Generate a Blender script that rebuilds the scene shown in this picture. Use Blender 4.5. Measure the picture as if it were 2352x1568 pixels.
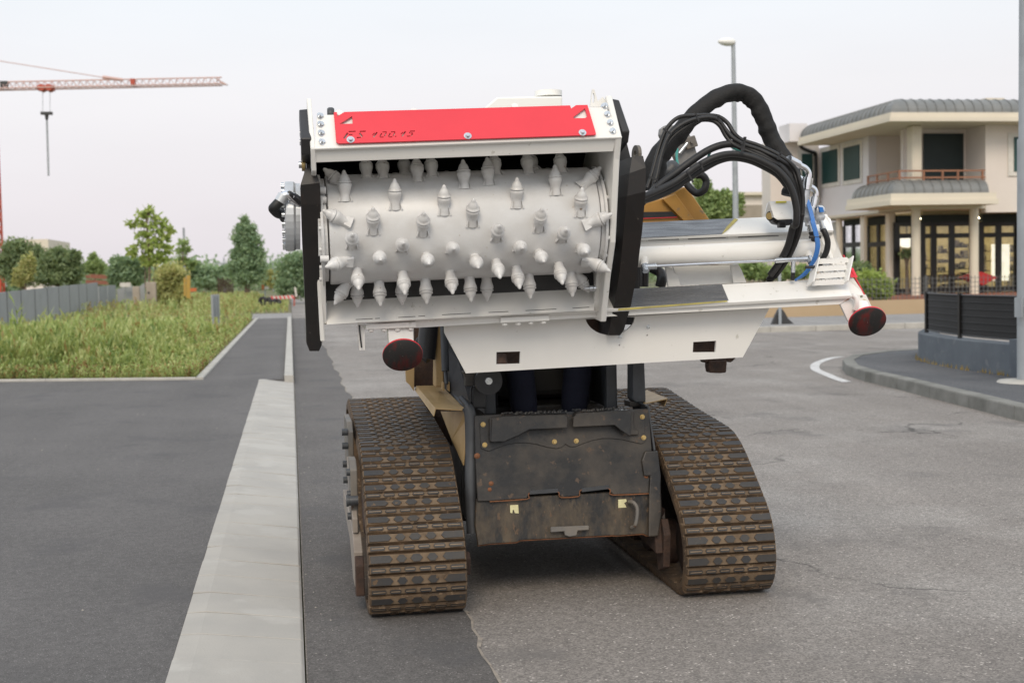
import bpy, bmesh, math, random
import numpy as np
from mathutils import Vector, Matrix, Quaternion

for o in list(bpy.data.objects):
    bpy.data.objects.remove(o, do_unlink=True)
scene = bpy.context.scene
COL = scene.collection
rnd = random.Random(7)
R = math.radians

# ------------------------------------------------------------------ camera
# world: X right across the road, Y forward along the road, Z up; origin on the
# road under the camera.
FPX, W0, H0 = 2900.0, 2352.0, 1568.0      # focal length in pixels of a 2352 px wide frame
CAM_H = 1.33
YAW, PITCH, ROLL = 9.9, 3.02, 1.2
cam_d = bpy.data.cameras.new('camera')
cam = bpy.data.objects.new('camera', cam_d)
COL.objects.link(cam)
scene.camera = cam
cam_d.sensor_width = 36.0
cam_d.lens = 36.0 * FPX / W0
cam_d.clip_start = 0.05
cam_d.clip_end = 5000
CAMR = (Matrix.Rotation(R(-YAW), 3, 'Z') @ Matrix.Rotation(R(90 - PITCH), 3, 'X') @ Matrix.Rotation(R(-ROLL), 3, 'Z'))
cam.matrix_world = Matrix.Translation((0, 0, CAM_H)) @ CAMR.to_4x4()
cam_d.dof.use_dof = True
cam_d.dof.focus_distance = 4.75
cam_d.dof.aperture_fstop = 4.8
scene.render.resolution_x, scene.render.resolution_y = 1024, 682

# ------------------------------------------------------------------ sky, sun, exposure
SUN_EL, SUN_AZ = 41.0, 195.0     # azimuth clockwise from +Y: behind the camera, a little to the left
world = bpy.data.worlds.new('World')
scene.world = world
world.use_nodes = True
nt = world.node_tree
nt.nodes.clear()
w_out = nt.nodes.new('ShaderNodeOutputWorld')
w_bg = nt.nodes.new('ShaderNodeBackground')
sky = nt.nodes.new('ShaderNodeTexSky')
sky.sky_type = 'NISHITA'
sky.sun_disc = False
sky.sun_elevation = R(SUN_EL)
sky.sun_rotation = R(SUN_AZ)
sky.air_density, sky.dust_density, sky.ozone_density = 1.0, 4.0, 1.0
# thin high overcast over the clear sky: a veil that depends on elevation only, with faint cloud streaks
tc = nt.nodes.new('ShaderNodeTexCoord')
sep = nt.nodes.new('ShaderNodeSeparateXYZ')
nt.links.new(tc.outputs['Generated'], sep.inputs[0])
ramp = nt.nodes.new('ShaderNodeValToRGB')
nt.links.new(sep.outputs['Z'], ramp.inputs[0])
cr = ramp.color_ramp
cr.elements[0].position = 0.0
cr.elements[0].color = (8.1, 7.6, 7.95, 1)
cr.elements[1].position = 1.0
cr.elements[1].color = (9.6, 10.4, 11.4, 1)
for pos, c in ((0.06, (8.45, 8.0, 8.3, 1)), (0.14, (8.9, 8.7, 8.85, 1)), (0.24, (8.7, 9.2, 9.6, 1)), (0.45, (9.1, 9.8, 10.5, 1))):
    e = cr.elements.new(pos)
    e.color = c
wn = nt.nodes.new('ShaderNodeTexNoise')
wmap = nt.nodes.new('ShaderNodeMapping')
wmap.inputs['Scale'].default_value = (1.0, 1.0, 5.0)
nt.links.new(tc.outputs['Generated'], wmap.inputs[0])
nt.links.new(wmap.outputs[0], wn.inputs['Vector'])
wn.inputs['Scale'].default_value = 2.2
wn.inputs['Detail'].default_value = 5.0
wr = nt.nodes.new('ShaderNodeMapRange')
wr.inputs['From Min'].default_value, wr.inputs['From Max'].default_value = 0.35, 0.75
wr.inputs['To Min'].default_value, wr.inputs['To Max'].default_value = 0.97, 1.03
nt.links.new(wn.outputs['Fac'], wr.inputs['Value'])
wm = nt.nodes.new('ShaderNodeMix')
wm.data_type = 'RGBA'
wm.blend_type = 'MULTIPLY'
wm.inputs[0].default_value = 1.0
nt.links.new(ramp.outputs[0], wm.inputs[6])
nt.links.new(wr.outputs[0], wm.inputs[7])
mx = nt.nodes.new('ShaderNodeMix')
mx.data_type = 'RGBA'
mx.inputs[0].default_value = 0.9
nt.links.new(sky.outputs[0], mx.inputs[6])
nt.links.new(wm.outputs[2], mx.inputs[7])
nt.links.new(mx.outputs[2], w_bg.inputs['Color'])
w_bg.inputs['Strength'].default_value = 0.1
nt.links.new(w_bg.outputs[0], w_out.inputs[0])

sun_d = bpy.data.lights.new('sun', 'SUN')
sun = bpy.data.objects.new('sun', sun_d)
COL.objects.link(sun)
sun_d.energy = 1.45
sun_d.angle = R(25)
sun_d.color = (1.0, 0.86, 0.68)
_el, _az = R(SUN_EL), R(SUN_AZ)
sdir = Vector((math.sin(_az) * math.cos(_el), math.cos(_az) * math.cos(_el), math.sin(_el)))
sun.rotation_euler = sdir.to_track_quat('Z', 'Y').to_euler()

vs = scene.view_settings
scene.display_settings.display_device = 'sRGB'
vs.view_transform = 'Standard'
vs.look = 'None'
vs.exposure = 0.15
vs.gamma = 1.0
vs.use_curve_mapping = False

# ------------------------------------------------------------------ measuring helpers
# picture regions (x0, y0, source pixels per zoomed pixel); V is the whole picture at 2352 px
KV = 2352.0 / 3456.0
REG = {'V': None,
       'A': (920, 280, 640 / 2281), 'B': (1540, 280, 640 / 2281), 'C': (920, 680, 640 / 2281), 'D': (1540, 680, 640 / 2281),
       'E': (2080, 260, 820 / 2352), 'G': (2080, 680, 940 / 2352), 'H': (1200, 1000, 800 / 2352), 'I': (1900, 1000, 800 / 2352),
       'J': (1120, 1280, 560 / 1045), 'K': (1540, 1340, 720 / 2171), 'L': (2040, 1280, 620 / 1246), 'M': (0, 640, 1060 / 2352),
       'N': (0, 140, 820 / 2296), 'O': (2600, 300, 856 / 2352), 'Q': (2500, 660, 956 / 2271), 'S': (2380, 60, 220 / 493),
       'T': (860, 880, 200 / 1742), 'U': (2840, 940, 616 / 2100)}


def ray(reg, x, y):
    r = REG[reg]
    if r:
        x, y = (r[0] + x * r[2]) * KV, (r[1] + y * r[2]) * KV
    return CAMR @ Vector(((x - W0 / 2) / FPX, -(y - H0 / 2) / FPX, -1.0))


CP = Vector((0, 0, CAM_H))


def p(reg, x, y, Y):            # the point of the vertical plane at road distance Y
    d = ray(reg, x, y)
    return CP + d * (Y / d.y)


def pX(reg, x, y, X):           # ... of the plane at lateral position X
    d = ray(reg, x, y)
    return CP + d * (X / d.x)


def pg(reg, x, y, z=0.0):       # ... of the ground
    d = ray(reg, x, y)
    return CP + d * ((z - CAM_H) / d.z)


# ------------------------------------------------------------------ object helpers
WL = {}


def reg_obj(o, loc, parent):
    COL.objects.link(o)
    WL[o.name] = Vector(loc)
    if parent is not None:
        o.parent = parent
        o.location = Vector(loc) - WL[parent.name]
    else:
        o.location = loc
    return o


def tag(o, label=None, cat=None, group=None, kind=None):
    if label:
        o['label'] = label
    if cat:
        o['category'] = cat
    if group:
        o['group'] = group
    if kind:
        o['kind'] = kind
    return o


def thing(name, loc, label, cat, group=None):
    o = bpy.data.objects.new(name, None)
    o.empty_display_size = 0.2
    reg_obj(o, loc, None)
    return tag(o, label, cat, group)


class MB:
    """collects geometry in world coordinates, builds ONE mesh object"""

    def __init__(s):
        s.v, s.f, s.m, s.sm = [], [], [], []

    def add(s, verts, faces, mi=0, smooth=False):
        n = len(s.v)
        s.v += [Vector(q) for q in verts]
        for f in faces:
            s.f.append([i + n for i in f])
            s.m.append(mi)
            s.sm.append(smooth)
        return s

    def box(s, lo, hi, mi=0):
        (x0, y0, z0), (x1, y1, z1) = lo, hi
        return s.add([(x0, y0, z0), (x1, y0, z0), (x1, y1, z0), (x0, y1, z0), (x0, y0, z1), (x1, y0, z1), (x1, y1, z1), (x0, y1, z1)],
                     [(0, 3, 2, 1), (4, 5, 6, 7), (0, 1, 5, 4), (1, 2, 6, 5), (2, 3, 7, 6), (3, 0, 4, 7)], mi)

    def obox(s, c, ax, ay, az, mi=0):      # centre and three half axes
        c, ax, ay, az = Vector(c), Vector(ax), Vector(ay), Vector(az)
        vv = [c + ax * i + ay * j + az * k for k in (-1, 1) for i, j in ((-1, -1), (1, -1), (1, 1), (-1, 1))]
        return s.add(vv, [(0, 3, 2, 1), (4, 5, 6, 7), (0, 1, 5, 4), (1, 2, 6, 5), (2, 3, 7, 6), (3, 0, 4, 7)], mi)

    def prism(s, pts, d, mi=0):            # polygon swept by the vector d
        pts = [Vector(q) for q in pts]
        n = len(pts)
        d = Vector(d)
        return s.add(pts + [q + d for q in pts],
                     [list(range(n)), list(range(2 * n - 1, n - 1, -1))] + [(i, i + n, (i + 1) % n + n, (i + 1) % n) for i in range(n)], mi)

    def bar(s, a, b, w, h, up=(0, 0, 1), mi=0):
        a, b = Vector(a), Vector(b)
        d = b - a
        t = d.normalized()
        u = Vector(up)
        sd = t.cross(u)
        if sd.length < 1e-4:
            sd = t.cross(Vector((1, 0, 0)))
        sd.normalize()
        u = sd.cross(t)
        return s.obox((a + b) / 2, d / 2, sd * w / 2, u * h / 2, mi)

    def cyl(s, a, b, r0, r1=None, n=14, mi=0, caps=True):
        r1 = r0 if r1 is None else r1
        return s.lathe(a, Vector(b) - Vector(a), [(r0, 0), (r1, 1)], n, mi, True, caps, True)

    def lathe(s, o, axis, prof, n=16, mi=0, smooth=True, caps=True, unit=False):
        o, axis = Vector(o), Vector(axis)
        L = axis.length if unit else 1.0
        t = axis.normalized()
        u = t.orthogonal().normalized()
        w = t.cross(u)
        vv, ff = [], []
        for r, h in prof:
            for i in range(n):
                a = 2 * math.pi * i / n
                vv.append(o + t * (h * L) + (u * math.cos(a) + w * math.sin(a)) * r)
        for k in range(len(prof) - 1):
            for i in range(n):
                j = (i + 1) % n
                ff.append((k * n + i, k * n + j, (k + 1) * n + j, (k + 1) * n + i))
        s.add(vv, ff, mi, smooth)
        if caps:
            s.add(vv[:n], [list(range(n - 1, -1, -1))], mi)
            s.add(vv[-n:], [list(range(n))], mi)
        return s

    def tube(s, pts, r, n=10, mi=0, sub=5, rf=None, smooth=True):
        c = spline(pts, sub) if sub > 1 else [Vector(q) for q in pts]
        vv, ff = [], []
        u = None
        m = len(c)
        for k, q in enumerate(c):
            t = (c[min(k + 1, m - 1)] - c[max(k - 1, 0)]).normalized()
            if u is None:
                u = t.orthogonal().normalized()
            u = (u - t * u.dot(t)).normalized()
            w = t.cross(u)
            for i in range(n):
                a = 2 * math.pi * i / n
                rr = r if rf is None else rf(k / (m - 1), a)
                vv.append(q + (u * math.cos(a) + w * math.sin(a)) * rr)
        for k in range(m - 1):
            for i in range(n):
                j = (i + 1) % n
                ff.append((k * n + i, k * n + j, (k + 1) * n + j, (k + 1) * n + i))
        s.add(vv, ff, mi, smooth)
        s.add(vv[:n], [list(range(n - 1, -1, -1))], mi)
        s.add(vv[-n:], [list(range(n))], mi)
        return s

    def holed(s, outer, holes, d, mi=0):   # polygon with holes swept by d
        bm = bmesh.new()
        loops = []
        for lp in [outer] + list(holes):
            vv = [bm.verts.new(Vector(q)) for q in lp]
            loops.append(vv)
            for i in range(len(vv)):
                bm.edges.new((vv[i], vv[(i + 1) % len(vv)]))
        bmesh.ops.triangle_fill(bm, use_beauty=True, use_dissolve=False, edges=bm.edges[:])
        bm.verts.index_update()
        vv = [v.co.copy() for v in bm.verts]
        ff = [[v.index for v in f.verts] for f in bm.faces]
        li = [[v.index for v in lp] for lp in loops]
        bm.free()
        n = len(vv)
        d = Vector(d)
        s.add(vv + [q + d for q in vv], ff + [[i + n for i in reversed(f)] for f in ff]
              + [(lp[i], lp[i] + n, lp[(i + 1) % len(lp)] + n, lp[(i + 1) % len(lp)]) for lp in li for i in range(len(lp))], mi)
        return s

    def rows(s, rows, d, mi=0):            # bent strip of (left, right) rows swept by d
        n = len(rows)
        d = Vector(d)
        vv = [q for r in rows for q in r]
        vv = [Vector(q) for q in vv] + [Vector(q) + d for q in vv]
        o = 2 * n
        ff = []
        for i in range(n - 1):
            a = 2 * i
            ff += [(a, a + 1, a + 3, a + 2), (o + a, o + a + 2, o + a + 3, o + a + 1), (a, a + 2, o + a + 2, o + a), (a + 1, o + a + 1, o + a + 3, a + 3)]
        ff += [(0, o, o + 1, 1), (o - 2, o - 1, 2 * o - 1, 2 * o - 2)]
        return s.add(vv, ff, mi)

    def mesh(s, name, mats, bevel=0.0, seg=2, recalc=True):
        if not isinstance(mats, (list, tuple)):
            mats = [mats]
        c = sum(s.v, Vector()) / max(1, len(s.v))
        me = bpy.data.meshes.new(name)
        me.from_pydata([tuple(q - c) for q in s.v], [], s.f)
        for m in mats:
            me.materials.append(m)
        me.polygons.foreach_set('material_index', s.m)
        me.polygons.foreach_set('use_smooth', s.sm)
        if recalc or bevel:
            bm = bmesh.new()
            bm.from_mesh(me)
            if recalc:
                bmesh.ops.recalc_face_normals(bm, faces=bm.faces[:])
            if bevel:
                ed = [e for e in bm.edges if len(e.link_faces) == 2 and e.calc_face_angle(0) > 0.5]
                bmesh.ops.bevel(bm, geom=ed, offset=bevel, offset_type='OFFSET', segments=seg, profile=0.5, affect='EDGES', clamp_overlap=True)
            bm.to_mesh(me)
            bm.free()
        me.update()
        return me, c

    def build(s, name, mats, parent=None, bevel=0.0, seg=2, recalc=True):
        me, c = s.mesh(name, mats, bevel, seg, recalc)
        o = bpy.data.objects.new(name, me)
        return reg_obj(o, c, parent)


def spline(pts, sub=5, closed=False):
    P = [Vector(q) for q in pts]
    n = len(P)
    out = []
    rng = range(n) if closed else range(n - 1)
    for i in rng:
        g = (lambda k: P[k % n]) if closed else (lambda k: P[max(0, min(n - 1, k))])
        a, b, c, d = g(i - 1), g(i), g(i + 1), g(i + 2)
        for k in range(sub):
            t = k / sub
            out.append(0.5 * ((2 * b) + (c - a) * t + (2 * a - 5 * b + 4 * c - d) * t * t + (3 * b - a - 3 * c + d) * t ** 3))
    if not closed:
        out.append(P[-1])
    return out


def inst(name, me, loc, parent, rot=None, scale=None):
    o = bpy.data.objects.new(name, me)
    reg_obj(o, loc, parent)
    o.rotation_mode = 'QUATERNION'
    if rot is not None:
        o.rotation_quaternion = rot
    if scale is not None:
        o.scale = scale
    return o


def qz(d, twist=0.0):            # rotation that takes local Z to d
    return Vector(d).to_track_quat('Z', 'Y') @ Quaternion((0, 0, 1), twist)


# ------------------------------------------------------------------ materials
def mat(name, c1, c2=None, rough=0.5, metal=0.0, scale=6.0, detail=5.0, lo=0.35, hi=0.7, bump=0.0, bscale=None, stretch=None,
        spots=None, spot_scale=40.0, spot_at=0.62, spec=0.5, rvar=0.0, trans=0.0, coat=0.0, spots2=None, spot2_scale=9.0, spot2_at=0.6):
    m = bpy.data.materials.new(name)
    m.use_nodes = True
    n, l = m.node_tree.nodes, m.node_tree.links
    b = n['Principled BSDF']
    b.inputs['Roughness'].default_value = rough
    b.inputs['Metallic'].default_value = metal
    b.inputs['Specular IOR Level'].default_value = spec
    if coat:
        b.inputs['Coat Weight'].default_value = coat
        b.inputs['Coat Roughness'].default_value = 0.15
    if trans:
        b.inputs['Transmission Weight'].default_value = trans
    geo = n.new('ShaderNodeNewGeometry')
    vec = geo.outputs['Position']
    if stretch:
        mp = n.new('ShaderNodeMapping')
        mp.inputs['Scale'].default_value = stretch
        l.new(vec, mp.inputs[0])
        vec = mp.outputs[0]
    c2 = c2 or tuple(x * 0.8 for x in c1)

    def noise(sc, det=5.0):
        t = n.new('ShaderNodeTexNoise')
        t.inputs['Scale'].default_value = sc
        t.inputs['Detail'].default_value = det
        t.inputs['Roughness'].default_value = 0.6
        l.new(vec, t.inputs['Vector'])
        return t.outputs['Fac']

    def rng(v, a, bb, t0=0.0, t1=1.0):
        t = n.new('ShaderNodeMapRange')
        t.inputs['From Min'].default_value, t.inputs['From Max'].default_value = a, bb
        t.inputs['To Min'].default_value, t.inputs['To Max'].default_value = t0, t1
        l.new(v, t.inputs['Value'])
        return t.outputs[0]

    def mix(f, a, bb):
        t = n.new('ShaderNodeMix')
        t.data_type = 'RGBA'
        l.new(f, t.inputs[0])
        for s_, c in ((6, a), (7, bb)):
            if isinstance(c, tuple):
                t.inputs[s_].default_value = (*c, 1)
            else:
                l.new(c, t.inputs[s_])
        return t.outputs[2]

    f0 = noise(scale, detail)
    col = mix(rng(f0, lo, hi), tuple(c1), tuple(c2))
    if spots:
        col = mix(rng(noise(spot_scale, 3.0), spot_at, spot_at + 0.05), col, tuple(spots))
    if spots2:
        col = mix(rng(noise(spot2_scale, 6.0), spot2_at, spot2_at + 0.08), col, tuple(spots2))
    l.new(col, b.inputs['Base Color'])
    if rvar:
        l.new(rng(f0, 0.3, 0.7, rough - rvar, min(1, rough + rvar)), b.inputs['Roughness'])
    if bump:
        bp = n.new('ShaderNodeBump')
        bp.inputs['Strength'].default_value = 1.0
        bp.inputs['Distance'].default_value = bump
        l.new(noise(bscale or scale * 4, 6.0), bp.inputs['Height'])
        l.new(bp.outputs[0], b.inputs['Normal'])
    return m


def emis(name, col, s):
    m = bpy.data.materials.new(name)
    m.use_nodes = True
    b = m.node_tree.nodes['Principled BSDF']
    b.inputs['Base Color'].default_value = (*col, 1)
    b.inputs['Emission Color'].default_value = (*col, 1)
    b.inputs['Emission Strength'].default_value = s
    return m


M = {}
M['white'] = mat('white_paint', (0.84, 0.825, 0.795), (0.79, 0.775, 0.74), rough=0.32, scale=3.0, spots=(0.62, 0.60, 0.55), spot_scale=26, spot_at=0.68, rvar=0.06)
M['wgrey'] = mat('drum_paint', (0.70, 0.70, 0.70), (0.62, 0.61, 0.60), rough=0.36, scale=9, spots=(0.55, 0.52, 0.48), spot_scale=60, spot_at=0.68, bump=0.0006, bscale=120)
M['tooth'] = mat('tooth_paint', (0.74, 0.74, 0.74), (0.60, 0.585, 0.57), rough=0.33, scale=22, lo=0.3, hi=0.7, spots=(0.30, 0.22, 0.16), spot_scale=45, spot_at=0.70)
M['red'] = mat('red_paint', (0.76, 0.035, 0.055), (0.70, 0.03, 0.05), rough=0.42, scale=4)
M['redworn'] = mat('worn_red_disc', (0.022, 0.02, 0.02), (0.12, 0.012, 0.011), rough=0.6, scale=7, lo=0.50, hi=0.62, stretch=(2.2, 1, 0.6), spots=(0.05, 0.04, 0.036), spot_scale=50)
M['black'] = mat('black_paint', (0.018, 0.018, 0.02), (0.028, 0.027, 0.028), rough=0.42, scale=12)
M['skid'] = mat('worn_black_skid', (0.014, 0.0135, 0.014), (0.024, 0.017, 0.015), rough=0.45, scale=6, spots=(0.26, 0.22, 0.18), spot_scale=70, spot_at=0.715, spots2=(0.034, 0.022, 0.018), spot2_scale=7, spot2_at=0.60)
M['steel'] = mat('worn_slide_steel', (0.24, 0.245, 0.255), (0.12, 0.122, 0.13), rough=0.30, metal=0.65, scale=4, stretch=(1.5, 14, 14), rvar=0.1)
M['yel_edge'] = mat('bare_yellow_edge', (0.50, 0.42, 0.10), (0.30, 0.26, 0.10), rough=0.6, scale=14)
M['zinc'] = mat('zinc_bolt', (0.72, 0.74, 0.76), (0.55, 0.57, 0.6), rough=0.25, metal=0.85, scale=30)
M['chrome'] = mat('chrome', (0.80, 0.80, 0.82), (0.65, 0.65, 0.67), rough=0.12, metal=1.0, scale=20)
M['brass'] = mat('yellow_passivated', (0.62, 0.46, 0.20), (0.50, 0.36, 0.15), rough=0.4, metal=0.5, scale=30)
M['alu'] = mat('cast_aluminium', (0.62, 0.64, 0.67), (0.54, 0.56, 0.58), rough=0.42, metal=0.5, scale=20)
M['rubber'] = mat('hose_rubber', (0.011, 0.011, 0.012), (0.019, 0.018, 0.018), rough=0.5, scale=18)
M['sleeve'] = mat('hose_sleeve_fabric', (0.007, 0.007, 0.0075), (0.013, 0.012, 0.012), rough=0.75, scale=22, bump=0.003, bscale=60)
M['bluew'] = mat('blue_cable', (0.06, 0.22, 0.60), (0.05, 0.18, 0.5), rough=0.4)
M['bluet'] = mat('blue_tag', (0.03, 0.20, 0.62), rough=0.4)
M['teal'] = mat('teal_strap', (0.10, 0.42, 0.38), rough=0.5)
M['plas'] = mat('milky_plastic', (0.88, 0.87, 0.83), (0.85, 0.84, 0.80), rough=0.4, scale=3)
M['yellow'] = mat('loader_yellow', (0.52, 0.27, 0.055), (0.43, 0.22, 0.05), rough=0.42, scale=6, spots=(0.30, 0.20, 0.11), spot_scale=24, spot_at=0.63)
M['tan'] = mat('dusty_loader_yellow', (0.50, 0.345, 0.17), (0.40, 0.26, 0.11), rough=0.5, scale=8, lo=0.3, hi=0.65, spots=(0.26, 0.18, 0.10), spot_scale=55, spot_at=0.66)
M['sticker'] = mat('yellow_sticker', (0.70, 0.60, 0.05), rough=0.4)
M['pale'] = mat('torn_pale_sticker', (0.66, 0.62, 0.36), (0.55, 0.5, 0.28), rough=0.6, scale=60)
M['mudblk'] = mat('dusty_black_steel', (0.012, 0.0115, 0.0115), (0.072, 0.059, 0.046), rough=0.42, scale=5.5, lo=0.42, hi=0.72, spots=(0.085, 0.056, 0.036), spot_scale=26, spot_at=0.63, spots2=(0.009, 0.0085, 0.0085), spot2_scale=7, spot2_at=0.60, rvar=0.12, bump=0.0015, bscale=30)
M['mudlow'] = mat('mud_streaked_black_steel', (0.011, 0.010, 0.0098), (0.085, 0.062, 0.037), rough=0.5, scale=10, lo=0.38, hi=0.68, stretch=(1.6, 1, 0.8), spots=(0.10, 0.06, 0.032), spot_scale=34, spot_at=0.62, spots2=(0.012, 0.011, 0.0105), spot2_scale=9, spot2_at=0.56, bump=0.003, bscale=26)
M['rust'] = mat('rust_edge', (0.24, 0.095, 0.04), (0.13, 0.06, 0.03), rough=0.8, scale=30, bump=0.002)
M['darkrust'] = mat('rusty_casting', (0.075, 0.04, 0.026), (0.03, 0.02, 0.017), rough=0.8, scale=22, bump=0.004)
M['cabgrey'] = mat('cab_dark_grey', (0.060, 0.064, 0.070), (0.035, 0.036, 0.040), rough=0.45, scale=7)
M['steelgrey'] = mat('undercarriage_grey', (0.12, 0.115, 0.11), (0.20, 0.17, 0.135), rough=0.6, scale=8, spots=(0.10, 0.06, 0.04), spot_scale=30)
M['beam'] = mat('dusty_grey_beam', (0.30, 0.265, 0.23), (0.22, 0.18, 0.15), rough=0.6, scale=10)
M['mudrub'] = mat('muddy_track_rubber', (0.135, 0.083, 0.043), (0.050, 0.034, 0.022), rough=0.8, scale=16, lo=0.3, hi=0.66, spots=(0.20, 0.135, 0.082), spot_scale=40, spot_at=0.60, bump=0.003, bscale=70)
M['pad'] = mat('worn_tread_rubber', (0.034, 0.034, 0.036), (0.050, 0.044, 0.038), rough=0.58, scale=14, spots=(0.12, 0.075, 0.04), spot_scale=28, spot_at=0.66, bump=0.001, bscale=90)
M['navy'] = mat('navy_trousers', (0.006, 0.007, 0.018), (0.009, 0.010, 0.024), rough=0.9, scale=14, bump=0.004, bscale=22)
M['shirt'] = mat('navy_shirt', (0.02, 0.025, 0.06), rough=0.9)
M['skin'] = mat('skin', (0.42, 0.24, 0.16), rough=0.55)
M['hair'] = mat('dark_hair', (0.02, 0.014, 0.01), rough=0.7)
M['seat'] = mat('black_seat', (0.018, 0.018, 0.018), rough=0.7)

M['platgrey'] = mat('grey_painted_plate', (0.24, 0.235, 0.23), (0.19, 0.185, 0.18), rough=0.5, scale=5)

# ================================================================== ground, road, kerbs
def asphalt(name, dark, light, grain=260.0, patch=0.5, crack=0.0, stain=None, gbump=0.002, bleach=None):
    m = bpy.data.materials.new(name)
    m.use_nodes = True
    n, l = m.node_tree.nodes, m.node_tree.links
    b = n['Principled BSDF']
    b.inputs['Roughness'].default_value = 0.82
    b.inputs['Specular IOR Level'].default_value = 0.35
    geo = n.new('ShaderNodeNewGeometry')
    pos = geo.outputs['Position']

    def noise(sc, det=4.0, vec=None, rough=0.6):
        t = n.new('ShaderNodeTexNoise')
        t.inputs['Scale'].default_value = sc
        t.inputs['Detail'].default_value = det
        t.inputs['Roughness'].default_value = rough
        l.new(vec or pos, t.inputs['Vector'])
        return t.outputs['Fac']

    def rng(v, a, bb, t0=0.0, t1=1.0):
        t = n.new('ShaderNodeMapRange')
        t.inputs['From Min'].default_value, t.inputs['From Max'].default_value = a, bb
        t.inputs['To Min'].default_value, t.inputs['To Max'].default_value = t0, t1
        l.new(v, t.inputs['Value'])
        return t.outputs[0]

    def mix(f, a, bb, mode='MIX'):
        t = n.new('ShaderNodeMix')
        t.data_type = 'RGBA'
        t.blend_type = mode
        if isinstance(f, float):
            t.inputs[0].default_value = f
        else:
            l.new(f, t.inputs[0])
        for s_, c in ((6, a), (7, bb)):
            if isinstance(c, tuple):
                t.inputs[s_].default_value = (*c, 1)
            else:
                l.new(c, t.inputs[s_])
        return t.outputs[2]

    vo = n.new('ShaderNodeTexVoronoi')
    vo.inputs['Scale'].default_value = grain
    l.new(pos, vo.inputs['Vector'])
    sepc = n.new('ShaderNodeSeparateColor')
    l.new(vo.outputs['Color'], sepc.inputs[0])
    big = noise(patch, 6.0)
    col = mix(rng(big, 0.3, 0.7), dark, light)
    if bleach:
        wob = noise(0.5, 5.0)
        col = mix(rng(wob, 0.50, 0.68), col, bleach)
    # stretched wheel polish along the road
    mp = n.new('ShaderNodeMapping')
    mp.inputs['Scale'].default_value = (2.2, 0.12, 1)
    l.new(pos, mp.inputs[0])
    col = mix(rng(noise(1.0, 3.0, mp.outputs[0]), 0.3, 0.7, 0.0, 0.35), col, tuple(0.72 * x for x in dark))
    grey = n.new('ShaderNodeCombineColor')
    for i in range(3):
        l.new(rng(sepc.outputs[0], 0.0, 1.0, 0.66, 1.34), grey.inputs[i])
    col = mix(1.0, col, grey.outputs[0], 'MULTIPLY')
    mott = n.new('ShaderNodeCombineColor')
    for i in range(3):
        l.new(rng(noise(26.0, 5.0), 0.3, 0.7, 0.86, 1.14), mott.inputs[i])
    col = mix(1.0, col, mott.outputs[0], 'MULTIPLY')
    # a few pale stones
    col = mix(rng(sepc.outputs[1], 0.985, 0.99), col, tuple(min(0.7, 1.9 * x) for x in light))
    if stain:
        col = mix(rng(noise(1.3, 6.0), 0.56, 0.66, 0, 0.55), col, stain)
    hgt = sepc.outputs[0]
    if crack:
        dv = n.new('ShaderNodeTexNoise')
        dv.inputs['Scale'].default_value = 1.6
        dv.inputs['Detail'].default_value = 6.0
        l.new(pos, dv.inputs['Vector'])
        ad = n.new('ShaderNodeVectorMath')
        ad.operation = 'MULTIPLY_ADD'
        ad.inputs[1].default_value = (1.6, 1.6, 0)
        l.new(dv.outputs['Color'], ad.inputs[0])
        l.new(pos, ad.inputs[2])
        cv = n.new('ShaderNodeTexVoronoi')
        cv.feature = 'DISTANCE_TO_EDGE'
        cv.inputs['Scale'].default_value = crack
        l.new(ad.outputs[0], cv.inputs['Vector'])
        line = rng(cv.outputs['Distance'], 0.0, 0.0065, 0.9, 0.0)
        gate = rng(noise(1.3, 6.0), 0.47, 0.60)
        far = n.new('ShaderNodeMath')
        far.operation = 'MULTIPLY'
        l.new(line, far.inputs[0])
        l.new(gate, far.inputs[1])
        col = mix(far.outputs[0], col, tuple(0.22 * x for x in dark))
    l.new(col, b.inputs['Base Color'])
    bp = n.new('ShaderNodeBump')
    bp.inputs['Distance'].default_value = gbump
    bp.inputs['Strength'].default_value = 0.9
    l.new(hgt, bp.inputs['Height'])
    l.new(bp.outputs[0], b.inputs['Normal'])
    return m


M['road'] = asphalt('weathered_asphalt', (0.212, 0.191, 0.174), (0.285, 0.259, 0.237), grain=150, patch=0.45, crack=0.27, bleach=(0.335, 0.312, 0.29), stain=(0.145, 0.134, 0.127))
M['patch'] = asphalt('patched_asphalt', (0.102, 0.094, 0.090), (0.150, 0.139, 0.131), grain=210, patch=0.8, stain=(0.085, 0.083, 0.085))
M['drive'] = asphalt('fresh_asphalt', (0.108, 0.102, 0.099), (0.148, 0.139, 0.135), grain=300, patch=0.55, stain=(0.085, 0.081, 0.083), gbump=0.0012)
M['island'] = asphalt('dark_pavement_asphalt', (0.085, 0.088, 0.095), (0.14, 0.14, 0.145), grain=200, patch=0.9, stain=(0.06, 0.062, 0.07))
M['farpave'] = asphalt('far_pavement', (0.26, 0.25, 0.245), (0.31, 0.30, 0.29), grain=100, patch=0.6)
M['conc'] = mat('gutter_concrete', (0.435, 0.41, 0.37), (0.355, 0.338, 0.312), rough=0.75, scale=2.6, lo=0.3, hi=0.75, spots=(0.25, 0.24, 0.22), spot_scale=70, spot_at=0.71, bump=0.0015, bscale=90, spots2=(0.44, 0.42, 0.385), spot2_scale=3.2, spot2_at=0.55)
M['kerb'] = mat('kerb_concrete', (0.47, 0.45, 0.41), (0.36, 0.345, 0.315), rough=0.8, scale=5, bump=0.002, bscale=60)
M['kerb_old'] = mat('old_kerb_concrete', (0.26, 0.255, 0.235), (0.13, 0.13, 0.115), rough=0.85, scale=3, lo=0.3, hi=0.7, bump=0.004, bscale=40)
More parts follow.
